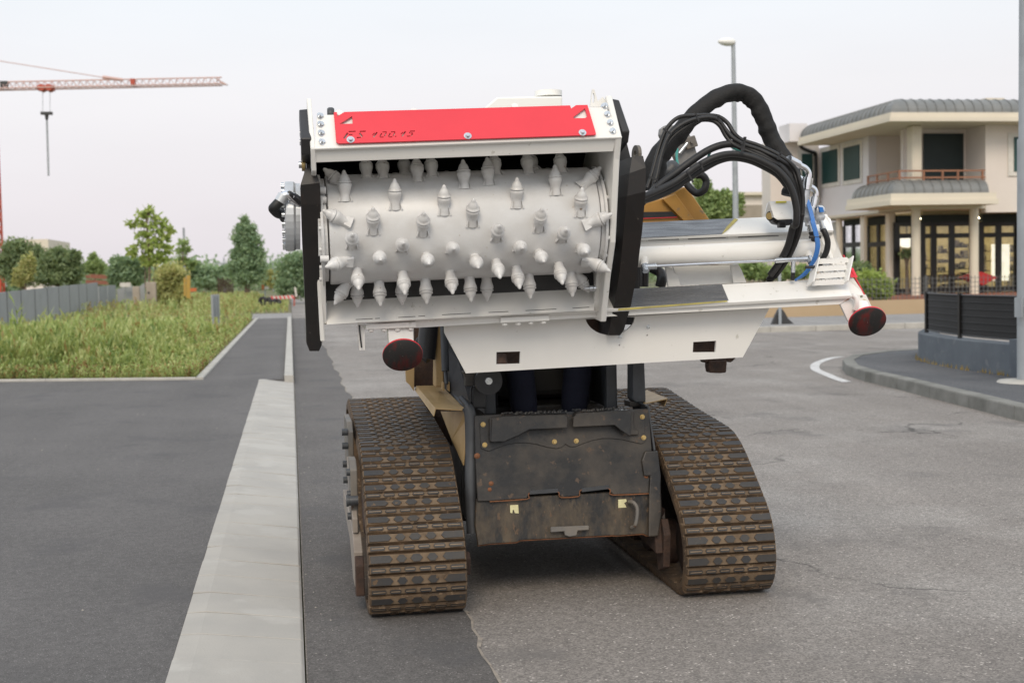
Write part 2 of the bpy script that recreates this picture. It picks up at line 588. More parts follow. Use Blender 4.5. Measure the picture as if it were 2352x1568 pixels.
M['line'] = mat('worn_road_paint', (0.62, 0.61, 0.60), (0.40, 0.39, 0.38), rough=0.7, scale=7, lo=0.45, hi=0.75, spots=(0.27, 0.26, 0.25), spot_scale=40, spot_at=0.60)
M['soil'] = mat('dry_soil', (0.19, 0.15, 0.09), (0.10, 0.11, 0.045), rough=0.9, scale=1.5, bump=0.02, bscale=10)
M['field'] = mat('field_ground', (0.10, 0.12, 0.045), (0.16, 0.15, 0.07), rough=0.95, scale=0.2)

ZD = 0.07          # level of the driveway and cycle path above the road


def sheet(name, pts, m, label=None, cat=None, kind='structure', thick=0.0):
    b = MB()
    if thick:
        b.prism(pts, (0, 0, -thick))
    else:
        b.add(pts, [list(range(len(pts)))])
    o = b.build(name, m, recalc=bool(thick))
    if not thick and o.data.polygons[0].normal.z < 0:
        o.data.flip_normals()
    return tag(o, label, cat, None, kind)


# terrain to the horizon
b = MB()
ring = [(0, 0, -0.05)]
for r_ in (60, 250, 900, 3500):
    for i in range(32):
        a = 2 * math.pi * i / 32
        ring.append((r_ * math.cos(a), r_ * math.sin(a), -0.05))
fc = [(0, 1 + i, 1 + (i + 1) % 32) for i in range(32)]
for k in range(3):
    for i in range(32):
        j = (i + 1) % 32
        fc.append((1 + k * 32 + i, 33 + k * 32 + i, 33 + k * 32 + j, 1 + k * 32 + j))
b.add(ring, fc)
tag(b.build('ground', M['field']), kind='structure')

sheet('road', [(0.015, -6, 0), (60, -6, 0), (60, 25.5, 0), (7.0, 25.5, 0), (7.0, 220, 0), (0.015, 220, 0)], M['road'])
# darker repair strip along the gutter with a ragged edge
rg = random.Random(3)
edge = []
y_ = -3.0
while y_ < 44:
    edge.append((0.625 + rg.uniform(-0.010, 0.010) + 0.018 * math.sin(y_ * 1.9) + 0.012 * math.sin(y_ * 5.3 + 1), y_, 0.004))
    y_ += 0.07 + 0.010 * max(0, y_)
sheet('road_repair_strip', [(0.02, -3, 0.004)] + edge + [(0.02, edge[-1][1], 0.004)], M['patch'])
# crumbled bright rim of the repair strip
b = MB()
for i in range(len(edge) - 1):
    (x0, y0, _), (x1, y1, _) = edge[i], edge[i + 1]
    w0, w1 = rg.uniform(0.002, 0.016), rg.uniform(0.002, 0.016)
    b.add([(x0 - 0.004, y0, 0.006), (x0 + w0, y0, 0.003), (x1 + w1, y1, 0.003), (x1 - 0.004, y1, 0.006)], [(0, 1, 2, 3)])
M['rim'] = mat('crumbled_asphalt_rim', (0.36, 0.31, 0.255), (0.20, 0.18, 0.16), rough=0.9, scale=14, bump=0.003, bscale=90)
tag(b.build('repair_strip_edge', M['rim']), kind='structure')

# driveway and cycle path (one level, fresh asphalt)
sheet('driveway', [(-0.425, -5, ZD), (-0.425, 16.25, ZD), (-1.13, 16.6, ZD), (-45, 30.0, ZD), (-45, -5, ZD)], M['drive'], thick=0.3)
sheet('cycle_path', [(-1.13, 16.605, ZD), (-0.425, 16.255, ZD), (-0.115, 16.255, ZD), (-0.115, 42, ZD), (-1.05, 42, ZD)], M['drive'], thick=0.3)
sheet('path_end_slab', [(-1.3, 42.01, 0.075), (0.015, 42.01, 0.075), (0.015, 48, 0.075), (-1.6, 48, 0.075)], M['farpave'], thick=0.3)

# gutter: sloped concrete blocks, each its own piece
gut = tag(thing('gutter', (-0.2, 10, 0), None, None), kind='structure')
prof = [(-0.425, 0.072), (-0.355, 0.072), (0.0, 0.024), (0.010, 0.014), (0.012, -0.1), (-0.425, -0.1)]
L = 0.30


def slab_mesh(seed):
    rr = random.Random(seed)
    bb = MB()
    g = 0.0045
    dz = [rr.uniform(-0.003, 0.003) for _ in prof]
    A = [(x + 0.2, -L / 2 + g, z + dz[i]) for i, (x, z) in enumerate(prof)]
    B_ = [(x + 0.2, L / 2 - g, z + dz[i]) for i, (x, z) in enumerate(prof)]
    n = len(A)
    bb.add(A + B_, [list(range(n)), list(range(2 * n - 1, n - 1, -1))] + [(i, i + n, (i + 1) % n + n, (i + 1) % n) for i in range(n)])
    me, c = bb.mesh('gutter_block', M['conc'], bevel=0.002, seg=1)
    me.transform(Matrix.Translation(c))
    return me


slabs = [slab_mesh(i) for i in range(6)]
k = 0
y_ = 1.0
while y_ < 16.2:
    inst('gutter_block', slabs[(k * 5 + k // 3) % 6], (-0.2, y_ + L / 2, 0), gut)
    y_ += L
    k += 1
# joint filler under the blocks so that the joints read as thin dark lines
b = MB()
b.prism([(x, 1.0, z - 0.006) for x, z in ((-0.42, 0.072), (-0.355, 0.072), (0.0, 0.024), (0.004, -0.12), (-0.42, -0.12))], (0, 15.2, 0))
b.build('joint_mortar', M['kerb_old'], gut)


def kerb_run(name, pts, w, z0, z1, m, piece, gap=0.004, label=None, side=1):
    """kerb stones along a polyline; pts = line of the road-side edge"""
    root = tag(thing(name, pts[0], None, None), kind='structure')
    line = spline(pts, 10) if len(pts) > 2 else [Vector(q) for q in pts]
    d = [0.0]
    for i in range(1, len(line)):
        d.append(d[-1] + (line[i] - line[i - 1]).length)

    def at(s):
        s = max(0, min(d[-1], s))
        for i in range(1, len(line)):
            if d[i] >= s:
                t = (s - d[i - 1]) / max(1e-6, d[i] - d[i - 1])
                return line[i - 1].lerp(line[i], t), (line[i] - line[i - 1]).normalized()
        return line[-1], (line[-1] - line[-2]).normalized()
    n = max(1, int(d[-1] / piece))
    for i in range(n):
        bb = MB()
        a, ta = at(i * d[-1] / n + gap / 2)
        c, tc_ = at((i + 1) * d[-1] / n - gap / 2)
        na, nc = Vector((-ta.y, ta.x, 0)) * side, Vector((-tc_.y, tc_.x, 0)) * side
        bt = 0.012
        q0 = [a + Vector((0, 0, z0)), a + na * bt * 0.4 + Vector((0, 0, z1 - bt)), a + na * bt + Vector((0, 0, z1)), a + na * w + Vector((0, 0, z1)), a + na * w + Vector((0, 0, z0))]
        q1 = [c + Vector((0, 0, z0)), c + nc * bt * 0.4 + Vector((0, 0, z1 - bt)), c + nc * bt + Vector((0, 0, z1)), c + nc * w + Vector((0, 0, z1)), c + nc * w + Vector((0, 0, z0))]
        bb.add(q0 + q1, [(0, 1, 2, 3, 4), (9, 8, 7, 6, 5)] + [(j, j + 5, (j + 1) % 5 + 5, (j + 1) % 5) for j in range(5)])
        bb.build('kerb_stone', m, root)
    return root


kerb_run('road_kerb', [(0.012, 16.255, 0), (0.012, 42, 0)], 0.12, -0.1, 0.115, M['kerb'], 1.0)
kerb_run('verge_kerb', [(-1.13, 16.62, 0), (-1.05, 42, 0)], 0.10, -0.1, 0.10, M['kerb'], 1.0)
kerb_run('driveway_kerb', [(-45, 30.01, 0), (-1.235, 16.62, 0)], 0.10, -0.1, 0.10, M['kerb'], 1.0)

# corner pavement on the right with its old kerb
ISL = [(5.6, 6.0, 0), (6.02, 9.0, 0), (6.08, 9.9, 0), (6.2, 10.75, 0), (6.3, 11.56, 0), (6.46, 12.7, 0), (6.58, 13.8, 0), (6.85, 14.95, 0), (7.3, 15.9, 0), (7.95, 16.75, 0), (8.8, 17.2, 0), (10.0, 17.4, 0), (14, 17.6, 0), (24, 17.7, 0)]
kerb_run('corner_kerb', ISL, 0.15, -0.1, 0.125, M['kerb_old'], 0.95, gap=0.006, side=-1)
sp = spline(ISL, 8)
inner = []
for i in range(len(sp)):
    t = (sp[min(i + 1, len(sp) - 1)] - sp[max(i - 1, 0)]).normalized()
    inner.append(sp[i] + Vector((t.y, -t.x, 0)) * 0.147 + Vector((0, 0, 0.118)))
sheet('corner_pavement', inner + [(24, 6, 0.118)], M['island'], thick=0.2)

# worn white line hugging the corner
U_ = [(0, 1170), (-60, 1110), (-130, 1040), (-150, 990), (-120, 950), (-60, 915), (10, 890), (90, 868)]
ctr = []
for q in [('Q', 850, 1492), ('Q', 760, 1462), ('Q', 660, 1420), ('Q', 600, 1390), ('Q', 600, 1352), ('Q', 650, 1325), ('Q', 730, 1300), ('Q', 810, 1290)]:
    ctr.append(pg(q[0], q[1], q[2], 0.004))
ctr = spline(ctr, 5)
b = MB()
vv = []
for i, q in enumerate(ctr):
    t = (ctr[min(i + 1, len(ctr) - 1)] - ctr[max(i - 1, 0)]).normalized()
    nn = Vector((t.y, -t.x, 0)) * 0.06
    vv += [q - nn * 1.0, q + nn * 1.0]
b.add(vv, [(2 * i, 2 * i + 1, 2 * i + 3, 2 * i + 2) for i in range(len(ctr) - 1)])
o = b.build('road_marking', M['line'], recalc=False)
if o.data.polygons[0].normal.z < 0:
    o.data.flip_normals()
tag(o, kind='structure')

# far side of the crossing street
kerb_run('far_kerb', [(7.0, 25.5, 0), (60, 23.5, 0)], 0.15, -0.1, 0.12, M['kerb'], 1.0, gap=0.01, side=1)
sheet('far_pavement', [(7.0, 25.66, 0.11), (60, 23.66, 0.11), (60, 28.7, 0.11), (7.0, 30.6, 0.11)], M['farpave'], thick=0.2)

# loose stones on the driveway and the road
st = MB()
rs = random.Random(11)
for i in range(150):
    if i < 70:
        x, y, z = rs.uniform(-4.0, -0.5), rs.uniform(4, 16), ZD
    elif i < 115:
        x, y, z = rs.uniform(0.03, 0.12), rs.uniform(3.5, 14), 0.004
    else:
        x, y, z = rs.uniform(0.1, 3.5), rs.uniform(3.6, 10), 0.0
    r_ = rs.uniform(0.002, 0.006) * (0.7 + y * 0.05)
    vv = [(x + r_ * math.cos(a) * rs.uniform(.7, 1.2), y + r_ * math.sin(a) * rs.uniform(.7, 1.2), z) for a in (0, 1.3, 2.6, 3.9, 5.1)]
    st.add(vv + [(x, y, z + r_ * rs.uniform(0.5, 0.9))], [(i_, (i_ + 1) % 5, 5) for i_ in range(5)])
M['stone'] = mat('pale_grit', (0.42, 0.38, 0.33), (0.25, 0.23, 0.2), rough=0.8, scale=3)
tag(st.build('loose_grit', M['stone']), 'small pale stones scattered on the driveway and road', 'grit', kind='stuff')

# ================================================================== compact track loader
LX0, LX1, TW = 0.262, 1.915, 0.385           # outer faces of the tracks and track width
LCX = (LX0 + LX1) / 2
loader = thing('track_loader', (LCX, 5.7, 0), 'dirty yellow and black compact track loader on ribbed rubber tracks', 'loader')

# ---- tracks
PROF = [(5.06, 0.0), (4.94, 0.003), (4.862, 0.032), (4.818, 0.095), (4.806, 0.175), (4.824, 0.26), (4.872, 0.34), (4.965, 0.42), (5.07, 0.50), (5.18, 0.575), (5.29, 0.622), (5.42, 0.642),
        (5.75, 0.672), (6.08, 0.708), (6.28, 0.728), (6.42, 0.712), (6.50, 0.64), (6.52, 0.52), (6.50, 0.36), (6.46, 0.18), (6.41, 0.06), (6.30, 0.006), (6.1, 0.0), (5.6, 0.0)]
LUG = 0.024
pl = spline([(0, y, z) for y, z in PROF], 8, closed=True)
npl = len(pl)
dl = [0.0]
for i in range(npl):
    dl.append(dl[-1] + (pl[(i + 1) % npl] - pl[i]).length)
TL = dl[-1]


def track_at(s):
    s %= TL
    i = min(npl - 1, int(np.searchsorted(dl, s, side='right')) - 1)
    t = (s - dl[i]) / (dl[i + 1] - dl[i])
    a, c = pl[i], pl[(i + 1) % npl]
    tg = (pl[(i + 2) % npl] - pl[i - 1]).normalized()
    q = a.lerp(c, t)
    nn = Vector((0, tg.z, -tg.y))          # outward for this winding
    return q, tg, nn


# outward test
_q, _t, _n = track_at(0.35)
if _n.y > 0:
    SGN = -1
else:
    SGN = 1


def bar_mesh(kind):
    """local x = across the track, y = along it, z = outward, tread surface at z = 0, root at -LUG"""
    bb = MB()
    hw = TW / 2
    ln = 0.030 if kind == 'wide' else 0.018
    pads = [(-0.184, -0.096), (-0.083, -0.042), (-0.029, 0.020), (0.035, 0.079), (0.096, 0.184)] if kind == 'wide' else \
        [(-0.182, -0.123), (-0.113, -0.066), (-0.055, -0.008), (0.003, 0.052), (0.063, 0.112), (0.123, 0.182)]
    # root: muddy continuous bar with sloping flanks and chamfered ends
    z0, z1 = -LUG, -0.0045
    a, c = ln / 2 + 0.0085, ln / 2 + 0.0018
    bb.add([(-hw, -a, z0), (hw, -a, z0), (hw, a, z0), (-hw, a, z0), (-hw + 0.006, -c, z1), (hw - 0.006, -c, z1), (hw - 0.006, c, z1), (-hw + 0.006, c, z1)],
           [(0, 1, 5, 4), (1, 2, 6, 5), (2, 3, 7, 6), (3, 0, 4, 7)], 0)
    bb.add([(-hw + 0.006, -c, z1), (hw - 0.006, -c, z1), (hw - 0.006, c, z1), (-hw + 0.006, c, z1)], [(0, 1, 2, 3)], 3)
    e = 0.012 if kind == 'wide' else 0.005
    for x0, x1 in pads:
        c0 = 0.0 if x0 < -0.18 else e
        c1 = 0.0 if x1 > 0.18 else e
        hy = ln / 2
        base = [(x0 + c0, -hy), (x1 - c1, -hy), (x1, 0), (x1 - c1, hy), (x0 + c0, hy), (x0, 0)]
        mx_, my_ = (x0 + x1) / 2, 0
        lo_ = [(x, y, z1 - 0.001) for x, y in base]
        hi_ = [(mx_ + (x - mx_) * 0.97, y * 0.94, 0.0) for x, y in base]
        bb.add(lo_ + hi_, [(5, 4, 3, 2, 1, 0)] + [(i, (i + 1) % 6, (i + 1) % 6 + 6, i + 6) for i in range(6)], 0)
        bb.add(hi_, [(0, 1, 2, 3, 4, 5)], 1)
        if kind == 'narrow':       # wear groove
            bb.add([(x0 + 0.006, -0.0016, 0.0006), (x1 - 0.006, -0.0016, 0.0006), (x1 - 0.006, 0.0016, 0.0006), (x0 + 0.006, 0.0016, 0.0006)], [(0, 1, 2, 3)], 2)
    me, c = bb.mesh('tread_bar', [M['mudrub'], M['pad'], M['groove'], M['dust']], recalc=False)
    me.transform(Matrix.Translation(c))
    return me


M['dust'] = mat('dry_mud_on_tread', (0.205, 0.148, 0.095), (0.095, 0.064, 0.040), rough=0.9, scale=14, lo=0.3, hi=0.7, bump=0.002, bscale=80)
M['groove'] = mat('mud_in_groove', (0.22, 0.15, 0.09), (0.30, 0.23, 0.16), rough=0.8, scale=30)
bar_w, bar_n = bar_mesh('wide'), bar_mesh('narrow')
NP = int(round(TL / 0.0855))
for x0 in (LX0, LX1 - TW):
    xc = x0 + TW / 2
    bb = MB()
    ns = 140
    vv, ff = [], []
    for i in range(ns):
        q, tg, nn = track_at(TL * i / ns)
        nn = nn * SGN
        for xx, off in ((-TW / 2, LUG), (TW / 2, LUG), (TW / 2, LUG + 0.022), (-TW / 2, LUG + 0.022)):
            vv.append(Vector((xc + xx, q.y, q.z)) - nn * off)
    for i in range(ns):
        j = (i + 1) % ns
        for k in range(4):
            ff.append((i * 4 + k, i * 4 + (k + 1) % 4, j * 4 + (k + 1) % 4, j * 4 + k))
    bb.add(vv, ff, 0, True)
    tr = bb.build('track', M['mudrub'], loader)
    tr.data.polygons.foreach_set('use_smooth', [False] * len(tr.data.polygons))
    for i in range(NP * 2):
        q, tg, nn = track_at(TL * (i + 0.3) / (NP * 2))
        nn = nn * SGN
        m3 = Matrix((Vector((1, 0, 0)), nn.cross(Vector((1, 0, 0))), nn)).transposed()
        inst('tread_bar', bar_w if i % 2 == 0 else bar_n, (xc, q.y, q.z), tr, m3.to_quaternion())

# ---- undercarriages (frame, idlers, rollers, drive wheel)
for sgn, x0 in ((-1, LX0), (1, LX1 - TW)):
    xc = x0 + TW / 2
    for (yy, zz, rr) in ((5.03, 0.185, 0.125), (5.36, 0.135, 0.10), (5.62, 0.135, 0.10), (5.88, 0.135, 0.10), (6.26, 0.19, 0.13)):
        for dx in (-0.10, 0.10):
            b = MB()
            b.lathe((xc + dx - 0.03, yy, zz), (1, 0, 0), [(rr * 0.55, 0), (rr * 0.96, 0.0), (rr, 0.008), (rr, 0.052), (rr * 0.96, 0.06), (rr * 0.55, 0.06)], 22)
            b.build('road_wheel', M['darkrust'], loader)
    b = MB()
    b.lathe((xc - 0.06, 6.2, 0.53), (1, 0, 0), [(0.05, 0), (0.15, 0), (0.15, 0.12), (0.05, 0.12)], 20)
    for i in range(12):
        a = i * math.pi / 6
        b.cyl((xc - 0.1, 6.2 + 0.155 * math.cos(a), 0.53 + 0.155 * math.sin(a)), (xc + 0.1, 6.2 + 0.155 * math.cos(a), 0.53 + 0.155 * math.sin(a)), 0.018, n=8)
    b.build('drive_wheel', M['darkrust'], loader)
    b = MB()          # frame beam between the wheels
    b.prism([(xc - 0.06, 5.1, 0.30), (xc - 0.06, 5.3, 0.42), (xc - 0.06, 6.2, 0.42), (xc - 0.06, 6.3, 0.24), (xc - 0.06, 5.2, 0.24)], (0.12, 0, 0))
    b.prism([(xc - 0.05, 5.25, 0.42), (xc - 0.05, 5.35, 0.58), (xc - 0.05, 5.6, 0.58), (xc - 0.05, 5.8, 0.42)], (0.10, 0, 0))
    b.build('undercarriage_frame', M['darkrust'], loader, bevel=0.006, seg=1)

# outer rails of the left undercarriage (seen edge-on left of the left track)
XL = LX0 - 0.004


def side_plate(name, pts, m, th=-0.02, X=None, parent=loader):
    b = MB()
    b.prism([(X if X is not None else XL, y, z) for y, z in pts], (th, 0, 0))
    return b.build(name, m, parent, bevel=0.003, seg=1)


side_plate('guide_rail', [(5.02, 0.10), (5.02, 0.24), (5.12, 0.30), (5.4, 0.33), (6.0, 0.33), (6.0, 0.26), (5.4, 0.22), (5.16, 0.10)], M['beam'], -0.035, XL - 0.004)
side_plate('wheel_bracket', [(4.965, 0.075), (4.965, 0.195), (5.00, 0.225), (5.06, 0.225), (5.09, 0.19), (5.09, 0.10), (5.05, 0.06)], M['darkrust'], -0.034, XL - 0.003)
side_plate('suspension_plate', [(5.14, 0.34), (5.14, 0.55), (5.20, 0.585), (5.30, 0.585), (5.30, 0.34)], M['steelgrey'], -0.028, XL - 0.012)
side_plate('drive_guard', [(5.52, 0.40), (5.52, 0.66), (5.58, 0.70), (5.90, 0.70), (5.90, 0.40)], M['steelgrey'], -0.024, XL - 0.006)
side_plate('suspension_arm', [(5.10, 0.30), (5.10, 0.36), (5.16, 0.40), (5.5, 0.56), (5.5, 0.48), (5.2, 0.32)], M['beam'], -0.022, XL - 0.016)
for (yy, zz) in ((5.16, 0.36), (5.16, 0.45), (5.16, 0.54), (5.53, 0.45), (5.53, 0.52), (5.53, 0.60), (5.53, 0.66)):
    b = MB()
    b.cyl((XL - 0.03, yy, zz), (XL - 0.055, yy, zz), 0.016, n=6)
    b.build('bolt', M['cabgrey'], loader)
b = MB()
b.cyl((XL - 0.012, 5.12, 0.43), (XL - 0.05, 5.12, 0.43), 0.02, n=14)
b.cyl((XL - 0.05, 5.12, 0.43), (XL - 0.06, 5.12, 0.43), 0.026, n=6)
b.build('pivot_pin', M['cabgrey'], loader)
# inner bracket of the right undercarriage
XR = LX1 - TW - 0.004
side_plate('wheel_bracket', [(5.02, 0.10), (5.0, 0.24), (5.04, 0.30), (5.10, 0.29), (5.13, 0.16), (5.10, 0.07)], M['darkrust'], -0.03, XR)
side_plate('track_guide', [(5.02, 0.16), (5.06, 0.40), (5.5, 0.36), (6.0, 0.33), (6.0, 0.2), (5.3, 0.18)], M['darkrust'], -0.03, XR - 0.03)
side_plate('wheel_bracket', [(4.98, 0.13), (4.97, 0.20), (5.0, 0.22), (5.06, 0.21), (5.07, 0.12)], M['darkrust'], 0.03, LX0 + TW + 0.004)

# ---- front plate of the chassis (belly to step)
YB = 5.02      # bottom of the front plate


def K(x, y, Y=None):
    # front face leans back a little towards the top
    if Y is None:
        Y = YB + 0.09 * (1410 - y) / 1300.0
    return p('K', x, y, Y)


b = MB()      # upper smooth half
b.prism([K(185, 185), K(1960, 118), K(1990, 520), K(1960, 975), K(1600, 990), K(1565, 960), K(1545, 915), K(1285, 925), K(1255, 975), K(1240, 1005), K(1070, 1015), K(1045, 985), K(1020, 945), K(760, 955),
         K(735, 1000), K(715, 1030), K(340, 1055), K(215, 1060), K(195, 620)], (0, 0.012, 0))
fp = b.build('front_plate', M['mudblk'], loader, bevel=0.0025, seg=1)
b = MB()      # lower half, muddier, behind the joint
b.prism([K(205, 1040), K(1990, 950), K(2085, 800), K(2085, 1190), K(2050, 1410), K(1950, 1415), K(1910, 1395), K(1650, 1415), K(1600, 1412), K(660, 1462), K(620, 1482), K(340, 1500), K(225, 1518), K(195, 1300)], (0, 0.02, 0))
for v in b.v:
    v.y += 0.014
b.build('belly_plate', M['mudlow'], loader, bevel=0.003, seg=1)
for (a, c) in (((745, 982), (1035, 962)), ((1275, 958), (1555, 925))):      # the two slots at the joint
    b = MB()
    q0, q1 = K(*a), K(*c)
    b.bar(q0 + Vector((0, 0.008, 0.006)), q1 + Vector((0, 0.008, 0.006)), 0.02, 0.016)
    b.build('slot', M['cabgrey'], loader)
b = MB()
pts = [(340, 1055), (715, 1030), (735, 1000), (760, 957), (1020, 947), (1045, 985), (1070, 1013), (1240, 1003), (1255, 973), (1285, 927), (1545, 917), (1565, 960), (1600, 988), (1960, 973)]
b.tube([K(x, y + 2) + Vector((0, 0.0, -0.002)) for x, y in pts], 0.0028, n=6, sub=2)
b.build('rusty_joint_edge', M['rust'], loader)
b = MB()
pts = [(225, 1516), (340, 1500), (620, 1484), (660, 1464), (1100, 1440), (1600, 1414), (1650, 1416), (1910, 1397), (1950, 1415), (2050, 1410)]
b.tube([K(x, y) + Vector((0, 0.022, -0.001)) for x, y in pts], 0.004, n=6, sub=1)
b.build('rusty_lower_edge', M['rust'], loader)
# raised scalloped panel under the step
b = MB()
arc = [(250, 520), (330, 548), (420, 512), (520, 478), (620, 462), (720, 462), (820, 478), (930, 508), (1020, 520), (1075, 505), (1100, 480), (1110, 475), (1150, 500), (1200, 502), (1290, 468), (1380, 437), (1480, 418), (1580, 418), (1680, 428), (1780, 450), (1880, 472), (1915, 455)]
b.prism([K(x, y) - Vector((0, 0.006, 0)) for x, y in [(235, 260)] + arc + [(1915, 150)]], (0, 0.005, 0))
b.build('scalloped_panel', M['mudblk'], loader, bevel=0.0015, seg=1)
# bolts of the panel
bm_ = MB()
bm_.cyl((0, 0, 0), (0, 0, 0.002), 0.0105, n=14)
bm_.cyl((0, 0, 0.002), (0, 0, 0.010), 0.0075, 0.0068, n=6)
bolt_y, _c = bm_.mesh('bolt', M['brass'])
bolt_y.transform(Matrix.Translation(_c))
for x, y in ((270, 275), (287, 482), (995, 450), (1217, 442), (1888, 197), (1902, 408)):
    inst('bolt', bolt_y, K(x, y) - Vector((0, 0.007, 0)), loader, qz((0, -1, 0.05)))
# step boards with a rough upper edge
for pts in ([(345, 205), (335, 440), (470, 435), (480, 430), (560, 395), (620, 370), (720, 315), (1105, 297), (1110, 190), (1070, 165), (460, 180)],
            [(1165, 195), (1160, 290), (1580, 270), (1640, 320), (1740, 385), (1745, 150), (1715, 118), (1200, 150)]):
    b = MB()
    b.prism([K(x, y) - Vector((0, 0.05, 0)) for x, y in pts], (0, 0.012, 0))
    b.build('step_board', M['mudblk'], loader, bevel=0.002, seg=1)
b = MB()
b.prism([K(460, 178) - Vector((0, 0.05, 0.0)), K(1105, 160) - Vector((0, 0.05, 0)), K(1105, 145, 5.15), K(455, 160, 5.15)], (0, 0, -0.008))
b.prism([K(1185, 155) - Vector((0, 0.05, 0)), K(1720, 120) - Vector((0, 0.05, 0)), K(1700, 112, 5.15), K(1180, 140, 5.15)], (0, 0, -0.008))
rt = random.Random(5)
for i in range(64):          # anti-slip studs
    t = i / 63
    q = K(470 + 1240 * t, 175 - 58 * t) + Vector((0, rt.uniform(-0.045, 0.02), 0.002))
    if abs(t - 0.55) > 0.03:
        b.cyl(q, q + Vector((0, 0, 0.006)), 0.007, 0.005, n=6)
b.build('step_tread', M['mudblk'], loader)
for pts, th in (([(330, 200), (330, 445), (470, 440), (470, 195)], 0.055), ([(1735, 120), (1745, 385), (1845, 378), (1840, 320), (1800, 320), (1795, 215), (1800, 130)], 0.03)):
    b = MB()
    b.prism([K(x, y) - Vector((0, 0.01 + th * 0.4, 0)) for x, y in pts], (0, th * 0.4, 0))
    b.build('step_bracket', M['mudblk'], loader, bevel=0.004, seg=1)
# tow bar, handle, torn stickers
b = MB()
b.prism([K(955, 1315), K(1345, 1300), K(1345, 1345), (K(1230, 1352)), K(1220, 1400), K(1150, 1415), K(1100, 1400), K(1092, 1360), K(955, 1370)], (0, -0.012, 0))
b.build('tow_bracket', M['steelgrey'], loader, bevel=0.003, seg=1)
b = MB()
b.tube([K(1760, 1062) + Vector((0, -0.002, 0)), K(1785, 1060) + Vector((0, -0.03, 0)), K(1815, 1110) + Vector((0, -0.036, 0)), K(1815, 1200) + Vector((0, -0.036, 0)), K(1800, 1290) + Vector((0, -0.03, 0)), K(1785, 1325) + Vector((0, 0.0, 0))], 0.008, n=8)
b.build('grab_handle', M['steelgrey'], loader)
for pts in ([(552, 1102), (635, 1098), (640, 1185), (615, 1184), (600, 1180), (590, 1150), (580, 1148), (575, 1185), (554, 1178)], [(1655, 1045), (1735, 1040), (1742, 1062), (1715, 1080), (1730, 1105), (1738, 1125), (1655, 1130)]):
    b = MB()
    b.prism([K(x, y) + Vector((0, 0.0105, 0)) for x, y in pts], (0, 0.003, 0))
    b.build('torn_sticker', M['pale'], loader)
# right edge cheek and weld lumps
b = MB()
b.prism([K(1915, 545), K(2045, 540), K(2075, 790), K(2085, 1190), K(2050, 1408), K(1950, 1415), K(1955, 980), K(1965, 800), K(1905, 800), K(1880, 640)], (0, -0.012, 0))
b.build('corner_cheek', M['mudblk'], loader, bevel=0.006)
b = MB()
b.prism([K(1918, 70), K(1965, 85), K(2030, 540), K(2010, 545), K(1945, 100), K(1918, 92)], (0, 0.25, 0))
b.build('side_flange', M['cabgrey'], loader, bevel=0.002, seg=1)
for x, y, r_ in ((355, 880, 0.012), (215, 600, 0.014), (1935, 805, 0.012), (340, 940, 0.01)):
    b = MB()
    q = K(x, y)
    b.lathe(q + Vector((0, 0.004, 0)), (0, -1, 0), [(r_, 0), (r_ * 0.9, 0.004), (r_ * 0.5, 0.008), (0.001, 0.009)], 9, caps=False)
    b.build('weld_lump', M['rust'], loader)

# ---- chassis sides, floor and cab
b = MB()
b.tube([K(110, 100, 5.14), K(140, 180, 5.13), K(150, 500, 5.12), K(145, 800, 5.10), K(150, 1100, 5.09), K(165, 1380, 5.08)], 0.024, n=14)
b.build('corner_tube', M['cabgrey'], loader)
b = MB()
b.box((0.735, 5.16, 0.25), (1.445, 5.62, 0.60))
b.box((0.735, 5.621, 0.22), (1.445, 7.15, 0.735))
b.build('chassis', M['mudblk'], loader, bevel=0.01)
b = MB()
b.box((0.72, 6.36, 0.737), (1.455, 7.25, 1.2))
b.build('engine_cover', M['cabgrey'], loader, bevel=0.02)
XC0, XC1, ZC = 0.80, 1.385, 1.86
b = MB()
b.prism([(XC0, 5.3, ZC), (XC1, 5.3, ZC), (XC1, 6.35, ZC), (XC0, 6.35, ZC)], (0, 0, 0.05))
b.build('cab_roof', M['cabgrey'], loader, bevel=0.015)
for xx in (XC0, XC1 - 0.05):
    for yy in (5.3, 6.3):
        b = MB()
        b.box((xx, yy, 0.735), (xx + 0.05, yy + 0.05, ZC - 0.001))
        b.build('cab_post', M['cabgrey'], loader, bevel=0.008)
b = MB()
b.box((XC0 + 0.006, 5.352, 0.738), (XC0 + 0.02, 6.298, 1.85))
b.build('cab_side_wall', M['cabgrey'], loader)
b = MB()
b.box((XC1 - 0.02, 5.352, 0.738), (XC1 - 0.006, 6.298, 1.85))
b.build('cab_side_wall', M['cabgrey'], loader)
b = MB()
b.box((XC0 + 0.052, 6.3, 0.738), (XC1 - 0.052, 6.32, 1.85))
b.build('cab_rear_wall', M['black'], loader)
b = MB()
b.box((0.86, 5.80, 0.745), (1.34, 6.24, 1.02))
b.box((0.88, 6.12, 1.02), (1.32, 6.25, 1.55))
b.build('operator_seat', M['seat'], loader, bevel=0.04, seg=3)
for xx in (0.88, 1.30):
    b = MB()
    b.cyl((xx, 5.55, 0.74), (xx, 5.52, 1.12), 0.02)
    b.lathe((xx, 5.52, 1.12), (0, 0, 1), [(0.022, 0), (0.03, 0.03), (0.03, 0.10), (0.015, 0.13)], 12)
    b.build('control_lever', M['black'], loader)
